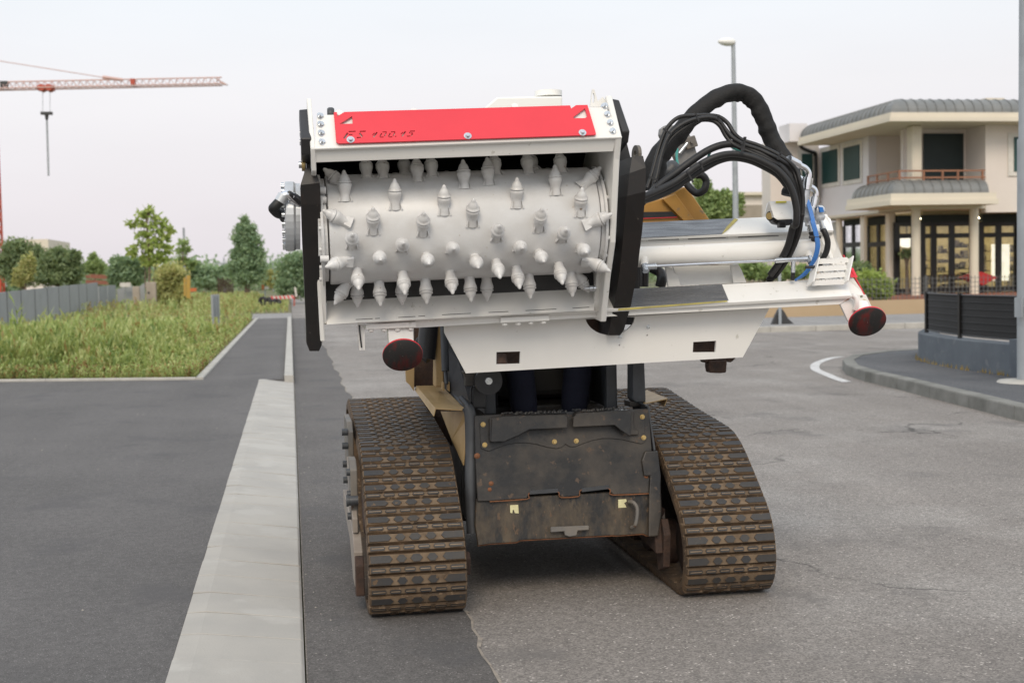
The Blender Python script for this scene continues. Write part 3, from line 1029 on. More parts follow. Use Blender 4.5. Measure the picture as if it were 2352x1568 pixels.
# front door posts seen under the attachment plate
b = MB()
b.prism([p('I', 690, 650, 5.2), p('I', 810, 650, 5.2), p('I', 825, 1050, 5.2), p('I', 720, 1055, 5.2), p('I', 690, 1020, 5.2)], (0, 0.09, 0))
b.cyl(p('I', 762, 1005, 5.2), p('I', 762, 1005, 5.198), 0.006)
b.build('front_post', M['cabgrey'], loader, bevel=0.006)
b = MB()
b.prism([p('I', 665, 1040, 5.21), p('I', 805, 1035, 5.21), p('I', 805, 1085, 5.21), p('I', 665, 1100, 5.21)], (0, 0.1, 0))
b.build('post_foot', M['mudblk'], loader, bevel=0.004)
b = MB()
b.prism([p('H', 1165, 885, 5.2), p('H', 1300, 880, 5.2), p('H', 1300, 1110, 5.2), p('H', 1150, 1112, 5.2)], (0, 0.09, 0))
b.build('front_post', M['black'], loader, bevel=0.006)
b = MB()
b.prism([p('H', 925, 520, 5.3), p('H', 1020, 640, 5.25), p('H', 1150, 900, 5.22), p('H', 1140, 1100, 5.2), p('H', 1035, 1060, 5.26), p('H', 930, 930, 5.36)], (0.012, 0.02, 0))
b.build('cab_side_panel', M['cabgrey'], loader)
b = MB()
b.tube([p('H', 1045, 1005, 5.2), p('H', 1095, 1060, 5.17), p('H', 1125, 1100, 5.15)], 0.012, n=10)
b.build('hydraulic_fitting', M['cabgrey'], loader)
b = MB()
b.tube([p('H', 1160, 895, 5.18), p('H', 1145, 940, 5.17), p('H', 1140, 1040, 5.17), p('H', 1120, 1090, 5.16)], 0.005, n=8)
b.build('cable', M['rubber'], loader)
# coupler roller and its bracket
b = MB()
q = p('H', 1318, 838, 5.10)
b.lathe(q + Vector((0, -0.012, 0)), (0, 1, 0), [(0.0565, 0), (0.0575, 0.004), (0.0575, 0.03), (0.05, 0.034)], 30, smooth=False)
b.build('coupler_roller', M['black'], loader, bevel=0.002, seg=1)
b = MB()
b.lathe(q + Vector((0, -0.016, 0)), (0, 1, 0), [(0.014, 0), (0.017, 0.004), (0.017, 0.008)], 18)
b.cyl(q + Vector((0, -0.022, 0)), q + Vector((0, -0.014, 0)), 0.009, n=6)
b.build('roller_bolt', M['zinc'], loader)
b = MB()
b.prism([p('H', 1065, 745, 5.12), p('H', 1260, 745, 5.12), p('H', 1260, 880, 5.12), p('H', 1095, 892, 5.12), p('H', 1090, 800, 5.12)], (0, 0.06, 0))
b.build('coupler_bracket', M['mudblk'], loader, bevel=0.003, seg=1)
# right coupler latch, rusty
b = MB()
b.prism([p('I', 1395, 615, 5.0), p('I', 1720, 605, 5.0), p('I', 1690, 640, 5.0), p('I', 1660, 658, 5.0), p('I', 1630, 640, 5.0), p('I', 1480, 655, 5.0), p('I', 1410, 660, 5.0)], (0, 0.06, 0))
b.prism([p('I', 1452, 640, 4.99), p('I', 1630, 632, 4.99), p('I', 1622, 755, 4.99), p('I', 1560, 762, 4.99), p('I', 1460, 758, 4.99), p('I', 1448, 700, 4.99)], (0, 0.055, 0))
b.build('coupler_latch', M['darkrust'], loader, bevel=0.004, seg=1)

# ---- fenders, lift arms, cylinders
b = MB()      # left fender: top sheet folded down at the front/outer side
f0, f1, f2, f3 = p('H', 600, 885, 5.75), p('H', 850, 880, 5.72), p('H', 1105, 1130, 5.16), p('H', 790, 1110, 5.16)
b.prism([f0, f1, f2, f3], (0, 0, -0.004))
b.prism([f0 + Vector((0, 0, -0.001)), f3 + Vector((0, 0, -0.001)), p('H', 772, 1190, 5.16), p('H', 585, 930, 5.75)], (0.004, 0, 0))
b.build('fender', M['tan'], loader, bevel=0.0015, seg=1)
b = MB()      # inner panel below the fender
b.prism([f2 + Vector((-0.002, 0.002, -0.004)), p('H', 1112, 1150, 5.16), p('J', 860, 240, 5.16), p('J', 833, 540, 5.17), p('J', 760, 380, 5.4), p('J', 690, 200, 5.7)], (-0.004, 0, 0))
b.build('fender_side', M['tan'], loader)
b = MB()
g0, g1, g2, g3 = p('I', 830, 920, 5.55), p('I', 830, 1055, 5.17), p('I', 1025, 1010, 5.17), p('I', 1045, 1012, 5.18)
b.prism([p('I', 830, 925, 5.60), p('I', 1042, 1010, 5.17), p('I', 800, 1062, 5.17), p('I', 760, 960, 5.60)], (0, 0, -0.004))
b.prism([p('I', 830, 925, 5.60), p('I', 1042, 1010, 5.17), p('I', 1012, 1088, 5.17), p('I', 915, 1040, 5.5)], (-0.003, 0, 0))
b.build('fender', M['tan'], loader)
b = MB()  # dark sheet added to stand in for the shaded cavity under the left fender
b.prism([p('H', 600, 930, 5.95), p('H', 1110, 1100, 5.95), p('H', 1110, 1560, 5.95), p('H', 960, 1500, 5.95), p('H', 760, 1200, 5.95)], (0.0, 0.02, 0))
b.build('shade_backing', M['darkrust'], loader)
# left lift arm uprights and cylinders
b = MB()
b.prism([p('H', 805, 100, 5.55), p('H', 850, 100, 5.55), p('H', 880, 900, 5.5), p('H', 790, 900, 5.5)], (0, 0.10, 0))
b.build('lift_arm', M['tan'], loader, bevel=0.006)
b = MB()
b.prism([p('H', 495, 700, 5.72), p('H', 582, 700, 5.72), p('H', 580, 940, 5.72), p('H', 540, 880, 5.72), p('H', 505, 850, 5.72)], (0, 0.03, 0))
b.build('arm_bracket', M['tan'], loader)
b = MB()
b.prism([p('H', 582, 300, 5.78), p('H', 830, 300, 5.78), p('H', 830, 900, 5.78), p('H', 582, 900, 5.78)], (0, 0.03, 0))
b.build('arm_tower', M['darkrust'], loader)
b = MB()
b.cyl(p('H', 750, 60, 5.52), p('H', 695, 620, 5.5), 0.042, n=20)
b.build('lift_cylinder', M['black'], loader)
b = MB()
b.tube([p('H', 640, 420, 5.6), p('H', 615, 470, 5.6), p('H', 640, 560, 5.58), p('H', 720, 640, 5.55)], 0.014)
b.build('hydraulic_hose', M['rubber'], loader)
b = MB()
b.cyl(p('H', 870, 120, 5.42), p('H', 893, 740, 5.36), 0.017, n=16)
b.cyl(p('H', 893, 740, 5.36), p('H', 905, 870, 5.34), 0.008, n=12)
b.build('gas_strut', M['cabgrey'], loader)
for x_ in (872, 925):
    b = MB()
    b.prism([p('H', x_ - 10, 850, 5.34), p('H', x_ + 8, 850, 5.34), p('H', x_ + 10, 945, 5.34), p('H', x_ - 12, 930, 5.34)], (0, 0.03, 0))
    b.build('strut_lug', M['tan'], loader)
# lift arms above, over the cab (the right one shows beside the hoses)
b = MB()
b.prism([p('E', 180, 1240, 5.35), p('E', 440, 1175, 5.35), p('E', 660, 1060, 5.35), p('E', 745, 1150, 5.35), p('E', 905, 1380, 5.35), p('E', 880, 1480, 5.35), p('E', 150, 1480, 5.35)], (0, 0.08, 0))
arm = b.build('lift_arm', M['yellow'], loader, bevel=0.006)
b = MB()
b.prism([p('E', 435, 1185, 5.345), p('E', 560, 1130, 5.345), p('E', 745, 1385, 5.345), p('E', 640, 1395, 5.345)], (0, -0.02, 0))
b.build('arm_rib', M['yellow'], arm, bevel=0.003)
b = MB()
b.prism([p('E', 180, 1308, 5.342), p('E', 535, 1303, 5.342), p('E', 590, 1352, 5.342), p('E', 180, 1368, 5.342)], (0, -0.002, 0))
b.build('decal', M['black'], arm)
b = MB()
b.prism([p('E', 180, 1368, 5.341), p('E', 590, 1353, 5.341), p('E', 592, 1360, 5.341), p('E', 180, 1376, 5.341)], (0, -0.002, 0))
b.build('decal_stripe', M['red'], arm)
b = MB()
b.prism([(1.40, 5.45, 1.50), (1.40, 5.45, 1.72), (1.40, 6.5, 1.62), (1.40, 6.5, 1.45)], (0.09, 0, 0))
b.build('lift_arm', M['yellow'], loader, bevel=0.01)
b = MB()
b.prism([(0.68, 5.7, 1.15), (0.68, 5.6, 1.5), (0.68, 6.5, 1.5), (0.68, 6.5, 1.35)], (0.08, 0, 0))
b.build('lift_arm', M['yellow'], loader, bevel=0.01)
# rounded grey arm end behind the hoses with its boss
b = MB()
path = [(425, 560), (432, 500), (480, 465), (560, 468), (650, 505), (715, 560), (755, 640), (780, 730), (790, 800), (770, 870), (610, 870), (560, 760), (470, 650)]
b.prism([p('E', x, y, 5.45) for x, y in path], (0, 0.04, 0))
b.build('arm_end_plate', M['platgrey'], loader, bevel=0.005)
b = MB()
q = p('E', 715, 635, 5.44)
b.obox(q, (0.026, 0, 0.008), (0, 0.014, 0), (-0.008, 0, 0.024))
b.cyl(q + Vector((0, -0.012, 0)), q + Vector((0, -0.032, 0)), 0.007)
b.build('arm_pin_lock', M['steelgrey'], loader, bevel=0.004)
b = MB()
b.tube([p('E', 610, 740, 5.43), p('E', 690, 640, 5.43)], 0.008, sub=1)
b.build('pin_rod', M['zinc'], loader)
b = MB()
b.tube([p('E', 640, 960, 5.3), p('E', 700, 1060, 5.25), p('E', 780, 1125, 5.22), p('E', 850, 1090, 5.2), p('E', 870, 1010, 5.2), p('E', 835, 955, 5.2), p('E', 780, 950, 5.22)], 0.016, n=12)
b.build('auxiliary_hose', M['rubber'], loader)
b = MB()
b.lathe(p('E', 470, 960, 5.28), p('E', 590, 850, 5.28) - p('E', 470, 960, 5.28), [(0.03, 0), (0.045, 0.2), (0.04, 0.4), (0.046, 0.6), (0.036, 0.85), (0.026, 1.0)], 14, unit=True)
b.build('rubber_boot', M['cabgrey'], loader)
b = MB()
b.tube([p('E', 590, 690, 5.3), p('E', 585, 790, 5.3), p('E', 605, 880, 5.3)], 0.006, n=6)
b.build('strap', M['teal'], loader)
for (x0, y0, x1, y1, r_, m_) in ((170, 520, 170, 760, 0.016, 'black'), (205, 540, 205, 720, 0.010, 'cabgrey'), (250, 560, 245, 720, 0.014, 'black')):
    b = MB()
    b.cyl(p('G', x0, y0, 5.35), p('G', x1, y1, 5.35), r_)
    b.build('cylinder_rod', M[m_], loader)
b = MB()
b.tube([p('G', 300, 560, 5.3), p('G', 370, 600, 5.25), p('G', 385, 650, 5.2), p('G', 370, 720, 5.2)], 0.022, n=12)
b.build('hydraulic_hose', M['rubber'], loader)

# ---- operator, seated in the dark cab
def skin_figure(name, joints, edges, mats, root, label, cat):
    me = bpy.data.meshes.new(name)
    names = list(joints)
    me.from_pydata([joints[k][0] for k in names], [(names.index(a), names.index(c)) for a, c in edges], [])
    o = bpy.data.objects.new(name, me)
    COL.objects.link(o)
    me.materials.append(mats)
    md = o.modifiers.new('skin', 'SKIN')
    md.use_smooth_shade = True
    for i, k in enumerate(names):
        me.skin_vertices[0].data[i].radius = joints[k][1]
        me.skin_vertices[0].data[i].use_root = (k == root)
    s = o.modifiers.new('sub', 'SUBSURF')
    s.levels = s.render_levels = 2
    WL[o.name] = Vector((0, 0, 0))
    return tag(o, label, cat)


J = {'pelvis': ((1.10, 5.98, 1.06), (.15, .13)), 'waist': ((1.10, 6.02, 1.22), (.13, .11)), 'chest': ((1.10, 6.03, 1.42), (.16, .12)), 'neck': ((1.10, 6.0, 1.55), (.055, .055)),
     'head': ((1.10, 5.97, 1.63), (.075, .085)), 'crown': ((1.10, 5.975, 1.74), (.07, .085)),
     'hipL': ((0.99, 5.92, 1.05), (.095, .09)), 'kneeL': ((0.985, 5.56, 1.06), (.075, .075)), 'ankL': ((1.0, 5.44, 0.72), (.066, .062)), 'heelL': ((1.0, 5.43, 0.655), (.04, .035)), 'toeL': ((0.99, 5.29, 0.64), (.04, .025)),
     'hipR': ((1.21, 5.92, 1.05), (.095, .09)), 'kneeR': ((1.29, 5.56, 1.06), (.075, .075)), 'ankR': ((1.22, 5.44, 0.72), (.066, .062)), 'heelR': ((1.22, 5.43, 0.655), (.04, .035)), 'toeR': ((1.23, 5.29, 0.64), (.04, .025)),
     'shL': ((0.95, 6.02, 1.46), (.07, .07)), 'elL': ((0.90, 5.85, 1.22), (.045, .045)), 'wrL': ((0.885, 5.60, 1.22), (.03, .032)), 'haL': ((0.882, 5.54, 1.225), (.034, .022)),
     'shR': ((1.25, 6.02, 1.46), (.07, .07)), 'elR': ((1.29, 5.85, 1.22), (.045, .045)), 'wrR': ((1.298, 5.60, 1.22), (.03, .032)), 'haR': ((1.3, 5.54, 1.225), (.034, .022))}
for s_, sx in (('L', -1), ('R', 1)):
    hx, hy, hz = J['ha' + s_][0]
    for i in range(4):
        J['f%d%s' % (i, s_)] = ((hx + sx * 0.012, hy - 0.030, hz + 0.03 - i * 0.018), (.009, .009))
        J['g%d%s' % (i, s_)] = ((hx - sx * 0.012, hy - 0.05, hz + 0.03 - i * 0.018), (.008, .008))
    J['t0' + s_] = ((hx - sx * 0.03, hy - 0.01, hz + 0.03), (.010, .010))
    J['t1' + s_] = ((hx - sx * 0.034, hy - 0.035, hz + 0.045), (.009, .009))
ED = [('pelvis', 'waist'), ('waist', 'chest'), ('chest', 'neck'), ('neck', 'head'), ('head', 'crown')]
for s_ in 'LR':
    ED += [('pelvis', 'hip' + s_), ('hip' + s_, 'knee' + s_), ('knee' + s_, 'ank' + s_), ('ank' + s_, 'heel' + s_), ('heel' + s_, 'toe' + s_),
           ('chest', 'sh' + s_), ('sh' + s_, 'el' + s_), ('el' + s_, 'wr' + s_), ('wr' + s_, 'ha' + s_), ('ha' + s_, 't0' + s_), ('t0' + s_, 't1' + s_)]
    for i in range(4):
        ED += [('ha' + s_, 'f%d%s' % (i, s_)), ('f%d%s' % (i, s_), 'g%d%s' % (i, s_))]
person = skin_figure('person', J, ED, M['navy'], 'pelvis', 'operator in dark navy trousers seated in the shaded loader cab', 'person')

# bake the figure so that face and hands get skin, and add hair
bpy.context.view_layer.update()
_dg = bpy.context.evaluated_depsgraph_get()
_me = bpy.data.meshes.new_from_object(person.evaluated_get(_dg))
person.modifiers.clear()
person.data = _me
_me.materials.append(M['skin'])
for f in _me.polygons:
    f.use_smooth = True
    if f.center.z > 1.535 or (f.center.y < 5.60 and f.center.z > 1.16):
        f.material_index = 1
b = MB()
b.lathe((1.10, 5.99, 1.655), (0, 0.12, 1), [(0.080, 0.0), (0.088, 0.03), (0.086, 0.07), (0.07, 0.11), (0.04, 0.135), (0.005, 0.142)], 18)
b.build('hair', M['hair'], person)
b = MB()
b.lathe((1.10, 5.875, 1.645), (0, -1, -0.1), [(0.014, 0.0), (0.013, 0.012), (0.007, 0.024), (0.001, 0.028)], 8)
b.build('nose', M['skin'], person)

# ================================================================== cold planer (milling attachment)
pln = thing('cold_planer', (1.1, 4.8, 1.2), 'white milling attachment with toothed drum and red cover plate carried on the loader', 'attachment')

bm_ = MB()      # zinc hex bolt with washer, axis +Z
bm_.cyl((0, 0, 0), (0, 0, 0.002), 0.0135, n=18)
bm_.cyl((0, 0, 0.002), (0, 0, 0.0095), 0.0085, 0.0078, n=6)
bolt_z, _c = bm_.mesh('bolt', M['zinc'])
bolt_z.transform(Matrix.Translation(_c))
bm_ = MB()      # white painted bolt head
bm_.cyl((0, 0, 0), (0, 0, 0.003), 0.012, n=14)
bm_.cyl((0, 0, 0.003), (0, 0, 0.010), 0.008, 0.0068, n=6)
bolt_w, _c = bm_.mesh('bolt', M['white'])
bolt_w.transform(Matrix.Translation(_c))


def poly(name, pts, d, m, parent=pln, bevel=0.0, seg=2, holes=()):
    b = MB()
    pts = [q if isinstance(q, Vector) else p(*q) for q in pts]
    hs = [[q if isinstance(q, Vector) else p(*q) for q in h] for h in holes]
    if hs:
        b.holed(pts, hs, d)
    else:
        b.prism(pts, d)
    return b.build(name, m, parent, bevel=bevel, seg=seg)


YL, YR2 = 4.30, 4.375            # front edge of the hood and its upper rear edge


def hood(reg, x, y, lift=0.0):
    """point of the sloping red/white hood face: plane through the front edge (near) and the rear edge (far)"""
    a, c, e = p('A', 520, 790, YL), p('B', 1995, 655, YL), p('A', 535, 385, YR2)
    n = (c - a).cross(e - a).normalized()
    if n.z < 0:
        n = -n
    d = ray(reg, x, y)
    t = (a + n * lift - CP).dot(n) / d.dot(n)
    return CP + d * t


_a, _c, _e = p('A', 520, 790, YL), p('B', 1995, 655, YL), p('A', 535, 385, YR2)
HN = (_c - _a).cross(_e - _a).normalized()
if HN.z < 0:
    HN = -HN
HU = (_c - _a).normalized()            # along the attachment, left to right
HV = HU.cross(HN)                      # down the hood face, towards the camera or away
if HV.y > 0:
    HV = -HV

# white hood plate under the red cover
poly('hood_plate', [hood('A', 505, 795), hood('A', 535, 386), hood('B', 1800, 288), hood('B', 1998, 655)], -HN * 0.012, M['white'], bevel=0.002, seg=1)
# front lip below it (faces forward and down)
lipd = Vector((0, 0.045, 0))
l0, l1 = hood('A', 515, 795, -0.0125), hood('B', 2000, 657, -0.0125)
l2, l3 = p('B', 1895, 826, 4.345), p('A', 515, 965, 4.345)
poly('front_lip', [hood('A', 512, 795, -0.0125), hood('B', 1925, 668, -0.0125), p('B', 1890, 826, 4.335), p('A', 515, 960, 4.335)], (0, 0.014, 0.006), M['white'], bevel=0.002, seg=1)
# red cover plate with cut-outs
LET = []


def stroke(x0, y0, x1, y1, w):        # slanted stencil bar in region A pixels
    dx, dy = x1 - x0, y1 - y0
    n = math.hypot(dx, dy)
    w *= 1.3
    ox, oy = -dy / n * w / 2, dx / n * w / 2
    LET.append([('A', x0 + ox, y0 + oy), ('A', x1 + ox, y1 + oy), ('A', x1 - ox, y1 - oy), ('A', x0 - ox, y0 - oy)])


stroke(858, 668, 905, 602, 17)
stroke(915, 586, 1000, 583, 10)
stroke(920, 624, 962, 621, 10)
stroke(1048, 585, 1120, 581, 10)
stroke(1046, 604, 1080, 648, 17)
stroke(1012, 659, 1062, 657, 10)
for x_ in (0, 342):                    # the two ones
    stroke(1212 + x_, 654 - x_ * 0.03, 1257 + x_, 594 - x_ * 0.03, 13)
    stroke(1200 + x_, 628 - x_ * 0.03, 1228 + x_, 603 - x_ * 0.03, 8)
for x_ in (0, 104):                    # the two zeros
    stroke(1288 + x_, 648 - x_ * .02, 1312 + x_, 606 - x_ * .02, 10)
    stroke(1345 + x_, 640 - x_ * .02, 1368 + x_, 600 - x_ * .02, 10)
    stroke(1320 + x_, 592 - x_ * .02, 1372 + x_, 590 - x_ * .02, 8)
    stroke(1294 + x_, 654 - x_ * .02, 1336 + x_, 652 - x_ * .02, 8)
stroke(1472, 645, 1488, 644, 8)
stroke(1655, 582, 1712, 580, 9)        # five
stroke(1645, 606, 1656, 590, 9)
stroke(1662, 606, 1690, 604, 8)
stroke(1668, 638, 1684, 614, 10)
stroke(1614, 642, 1658, 640, 8)
TRI = [[('A', 803, 495), ('A', 955, 400), ('A', 965, 490)], [('B', 1410, 408), ('B', 1548, 305), ('B', 1575, 402), ('B', 1552, 424), ('B', 1410, 425)]]
outer = [('A', 735, 352), ('A', 773, 351), ('A', 778, 403), ('A', 865, 350), ('B', 1368, 271), ('B', 1383, 308), ('B', 1440, 268), ('B', 1578, 265), ('B', 1678, 600), ('B', 1678, 624),
         ('A', 795, 728), ('A', 765, 710)]
b = MB()
b.holed([hood(*q, lift=0.012) for q in outer], [[hood(*q, lift=0.012) for q in h] for h in LET + TRI], -HN * 0.005)
cover = b.build('cover_plate', M['red'], pln)
cover['label'] = 'red cover plate with FS 100.15 cut out in stencil letters'
b = MB()
for reg, x, y in (('A', 940, 690), ('B', 135, 645), ('B', 1520, 605), ('B', 700, 290), ('A', 1700, 350), ('A', 800, 370)):      # spacers carrying the cover
    q = hood(reg, x, y, 0.0)
    b.cyl(q, q + HN * 0.0068, 0.012, n=10)
b.build('cover_spacer', M['white'], pln)
for reg, x, y in (('A', 938, 685), ('B', 137, 640), ('B', 1517, 600)):
    inst('bolt', bolt_z, hood(reg, x, y, 0.0121), cover, qz(HN, 0.3))
for i, (x, y) in enumerate(((575, 400), (580, 500), (588, 605), (597, 712))):
    inst('bolt', bolt_z, hood('A', x, y, 0.001), pln, qz(HN + HU * 0.6, 0.2 * i))
for i, (x, y) in enumerate(((1780, 280), (1812, 380), (1846, 480), (1876, 582))):
    inst('bolt', bolt_z, hood('B', x, y, 0.001), pln, qz(HN - HU * 0.6, 0.2 * i))

# side walls of the hood (white): left and right
SW_L = [('A', 515, 800, 4.30), ('A', 460, 815, 4.30), ('A', 415, 180, 4.52), ('A', 530, 178, 4.52), ('A', 545, 385, 4.50)]


def sidewall(name, x_of, pts, th, m=M['white']):
    b = MB()
    b.prism([Vector((x_of(z), y, z)) for y, z in pts], (th, 0, 0))
    return b.build(name, m, pln, bevel=0.003, seg=1)


# reference heights from the picture
zl_front = p('A', 515, 795, 4.30)
zl_top = p('A', 470, 185, 4.41)
zr_front = p('B', 1995, 655, 4.30)
zr_top = p('B', 1790, 165, 4.41)
TILT = (zr_front.z - zl_front.z) / (zr_front.x - zl_front.x)
xl = lambda z: zl_front.x - (z - zl_front.z) * TILT
xr = lambda z: zr_front.x - (z - zr_front.z) * TILT
zf = zl_front.z
left_out = [(4.302, zf + 0.002), (4.41, zl_top.z), (4.50, zl_top.z - 0.02), (4.86, zf - 0.02), (4.86, 1.14), (4.68, 1.10), (4.64, 1.24), (4.56, 1.45), (4.50, zf - 0.10), (4.345, zf - 0.07)]
sidewall('side_wall', lambda z: xl(z) - 0.016, left_out, 0.016)
dz = zr_front.z - zf
right_out = [(4.302, zf + 0.002 + dz), (4.41, zr_top.z + 0.004), (4.50, zr_top.z - 0.02), (4.86, zf - 0.02 + dz), (4.86, 1.16), (4.66, 1.145), (4.56, 1.31), (4.46, 1.44), (4.345, zf - 0.07 + dz)]
sidewall('side_wall', lambda z: xr(z) - 0.022, right_out, 0.022)
poly('top_cover', [hood('A', 545, 390, -0.014), hood('B', 1795, 292, -0.014), hood('B', 1795, 292, -0.014) + Vector((0, 0.42, -0.10)), hood('A', 545, 390, -0.014) + Vector((0, 0.42, -0.10))], (0, 0, -0.01), M['white'])
# lifting eye beside the right wall
b = MB()
path = [('B', 1610, 288), ('B', 1635, 80), ('B', 1650, 72), ('B', 1662, 85), ('B', 1702, 222), ('B', 1765, 165), ('B', 1800, 240), ('B', 1790, 290)]
hole = [('B', 1648 + 16 * math.cos(a), 185 + 62 * math.sin(a)) for a in [i * math.pi / 6 for i in range(12)]]
b.holed([p(r_, x, y, 4.43) for r_, x, y in path], [[p(r_, x, y, 4.43) for r_, x, y in hole]], (0, 0.012, 0))
b.build('lifting_eye', M['white'], pln)
b = MB()
q = p('A', 700, 385, 4.46)
b.lathe(q, (1, 0, 0), [(0.022, -0.012), (0.026, -0.006), (0.026, 0.006), (0.022, 0.012)], 18)
b.build('hose_clamp', M['cabgrey'], pln)

# inner shell behind the drum (dark, in shade)
DC = 4.63                     # drum axis distance
zbl, zbr = p('C', 705, 990, 4.60), p('D', 1755, 845, 4.60)
DR = 0.197
dl0 = p('A', 655, 1200, 4.43)
axl = Vector((p('C', 690, 500, 4.40).x, DC, zbl.z + DR * 0.985))
axr = Vector((p('D', 1768, 300, 4.40).x, DC, zbr.z + DR * 0.985))
AX = (axr - axl).normalized()
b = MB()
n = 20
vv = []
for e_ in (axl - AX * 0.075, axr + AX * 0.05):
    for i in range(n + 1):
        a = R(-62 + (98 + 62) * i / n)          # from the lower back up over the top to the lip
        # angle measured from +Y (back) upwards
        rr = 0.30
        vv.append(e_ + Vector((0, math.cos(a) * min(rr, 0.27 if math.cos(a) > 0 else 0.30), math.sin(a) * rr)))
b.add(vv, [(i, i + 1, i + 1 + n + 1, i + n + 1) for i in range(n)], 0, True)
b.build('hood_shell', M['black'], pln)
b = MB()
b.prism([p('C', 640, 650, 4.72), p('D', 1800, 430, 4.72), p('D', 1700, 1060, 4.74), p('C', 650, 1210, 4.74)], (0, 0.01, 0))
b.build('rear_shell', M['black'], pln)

# drum
b = MB()
Ld = (axr - axl).length
b.lathe(axl, AX, [(0.10, 0.0), (DR * 0.985, 0.0), (DR, 0.004), (DR, Ld - 0.004), (DR * 0.985, Ld), (0.10, Ld)], 72, caps=False)
b.build('drum', M['wgrey'], pln, recalc=True)
drum = bpy.data.objects[[o.name for o in pln.children if o.name.startswith('drum')][0]]
drum.data.polygons.foreach_set('use_smooth', [True] * len(drum.data.polygons))

# cutting tooth: flared holder with a conical pick, axis +Z, root at z = 0
b = MB()
for sx in (-1, 1):          # weld fillets at the foot
    b.add([(sx * 0.020, -0.024, -0.014), (sx * 0.028, -0.020, -0.014), (sx * 0.028, 0.020, -0.014), (sx * 0.020, 0.026, -0.014), (sx * 0.017, -0.016, 0.012), (sx * 0.017, 0.016, 0.012)],
          [(0, 1, 4), (1, 2, 5, 4), (2, 3, 5)])
pr_ = [(0.0245, -0.014), (0.0225, -0.002), (0.0200, 0.010), (0.0200, 0.020), (0.0225, 0.030), (0.0260, 0.040), (0.0272, 0.049), (0.0262, 0.053), (0.0225, 0.0535), (0.0225, 0.0565), (0.0268, 0.057), (0.0268, 0.061), (0.0215, 0.0625), (0.0205, 0.070), (0.0150, 0.083), (0.0105, 0.0875), (0.0092, 0.090), (0.0078, 0.096), (0.0045, 0.102), (0.001, 0.104)]
b.lathe((0, 0, 0), (0, 0, 1), pr_, 20)
tooth_me, _c = b.mesh('cutting_tooth', M['tooth'])
tooth_me.transform(Matrix.Translation(_c))
tooth_me.transform(Matrix.Diagonal((0.92, 0.92, 0.92, 1)))


def drum_hit(x, y):
    d = ray('V', x, y)
    # intersect with the cylinder
    o = CP - axl
    dp = d - AX * d.dot(AX)
    op = o - AX * o.dot(AX)
    A_, B_, C_ = dp.dot(dp), 2 * dp.dot(op), op.dot(op) - DR * DR
    D_ = B_ * B_ - 4 * A_ * C_
    if D_ < 0:
        t = -B_ / (2 * A_)
    else:
        t = (-B_ - math.sqrt(D_)) / (2 * A_)
    h = CP + d * t
    s = (h - axl).dot(AX)
    c = axl + AX * s
    rv = (h - c)
    return s, math.atan2(rv.z, -rv.y)       # angle from the camera side, positive up


LEAN0, LEAN1 = R(3), R(52)      # the picks lean with the direction of rotation


def tooth(s, ang, splay=0.0):
    c = axl + AX * s
    up = Vector((0, 0, 1)) - AX * AX.z
    fw = Vector((0, -1, 0))
    rad = fw * math.cos(ang) + up * math.sin(ang)
    tan = fw * -math.sin(ang) + up * math.cos(ang)
    LEAN = LEAN0 + (LEAN1 - LEAN0) * max(0.0, min(1.0, (ang + 0.87) / 0.87))
    d = (rad * math.cos(LEAN) + tan * math.sin(LEAN))
    d = (d * math.cos(splay) + AX * math.sin(splay)).normalized()
    xaxis = tan.cross(d).normalized() if abs(splay) > 0.1 else AX
    yax = d.cross(xaxis).normalized()
    m3 = Matrix((yax.cross(d), yax, d)).transposed()
    inst('cutting_tooth', tooth_me, c + rad * (DR - 0.004), drum, m3.to_quaternion())


VIS = [(793, 452), (843, 405), (960, 412), (908, 470), (1020, 482), (1067, 425), (1123, 418), (1085, 508), (1187, 466), (1215, 395), (1276, 438), (1333, 485),
       (857, 525), (971, 530), (1140, 543), (1238, 520), (808, 560), (922, 568), (1036, 572), (1290, 545), (1190, 568), (1090, 592),
       (870, 588), (979, 590), (1238, 582), (1334, 570), (1140, 602), (820, 622), (925, 628), (1034, 626), (1186, 616), (1283, 608)]
for x, y in VIS:
    s, a = drum_hit(x, y)
    tooth(s, a)
for x in (873, 983, 1088, 1228, 1327):             # on the lower limb
    s, a = drum_hit(x, 560)
    tooth(s, R(-80))
for x in (822, 930, 1135):
    s, a = drum_hit(x, 560)
    tooth(s, R(-99))
for x in (890, 1005, 1155, 1310, 945, 1250):       # under the hood
    s, a = drum_hit(x, 480)
    tooth(s, R(66 if x not in (945, 1250) else 82))
for (x, y, sp_) in ((790, 425, -0.8), (795, 510, -1.0), (795, 600, -0.9), (1340, 425, 0.8), (1352, 515, 1.0), (1350, 600, 0.9)):
    s, a = drum_hit(x, y)
    tooth(s, a, sp_)
s, a = drum_hit(800, 560)
tooth(s, R(-84), -0.6)
s, a = drum_hit(1345, 560)
tooth(s, R(-95), 0.6)
for k in range(14):                                # the unseen rear carries them too
    tooth(0.07 + k * 0.065, R(115 + 47 * (k % 3)))

# end flanges next to the drum
for end, sg in ((axl, -1), (axr, 1)):
    b = MB()
    b.lathe(end + AX * (0.006 * sg), AX * sg, [(0.05, 0), (0.185, 0), (0.185, 0.012), (0.20, 0.013), (0.20, 0.022), (0.05, 0.022)], 48, smooth=False)
    fl = b.build('drum_flange', M['wgrey'], pln)
    b = MB()
    b.cyl((0, 0, 0), (0, 0, 0.008), 0.008, n=6)
    fb_, _c = b.mesh('flange_bolt', M['wgrey'])
    fb_.transform(Matrix.Translation(_c))
    for i in range(16):
        a = 2 * math.pi * i / 16
        inst('flange_bolt', fb_, end + AX * (0.028 * sg) + Vector((0, math.cos(a), math.sin(a))) * 0.19, fl, qz(AX * sg))

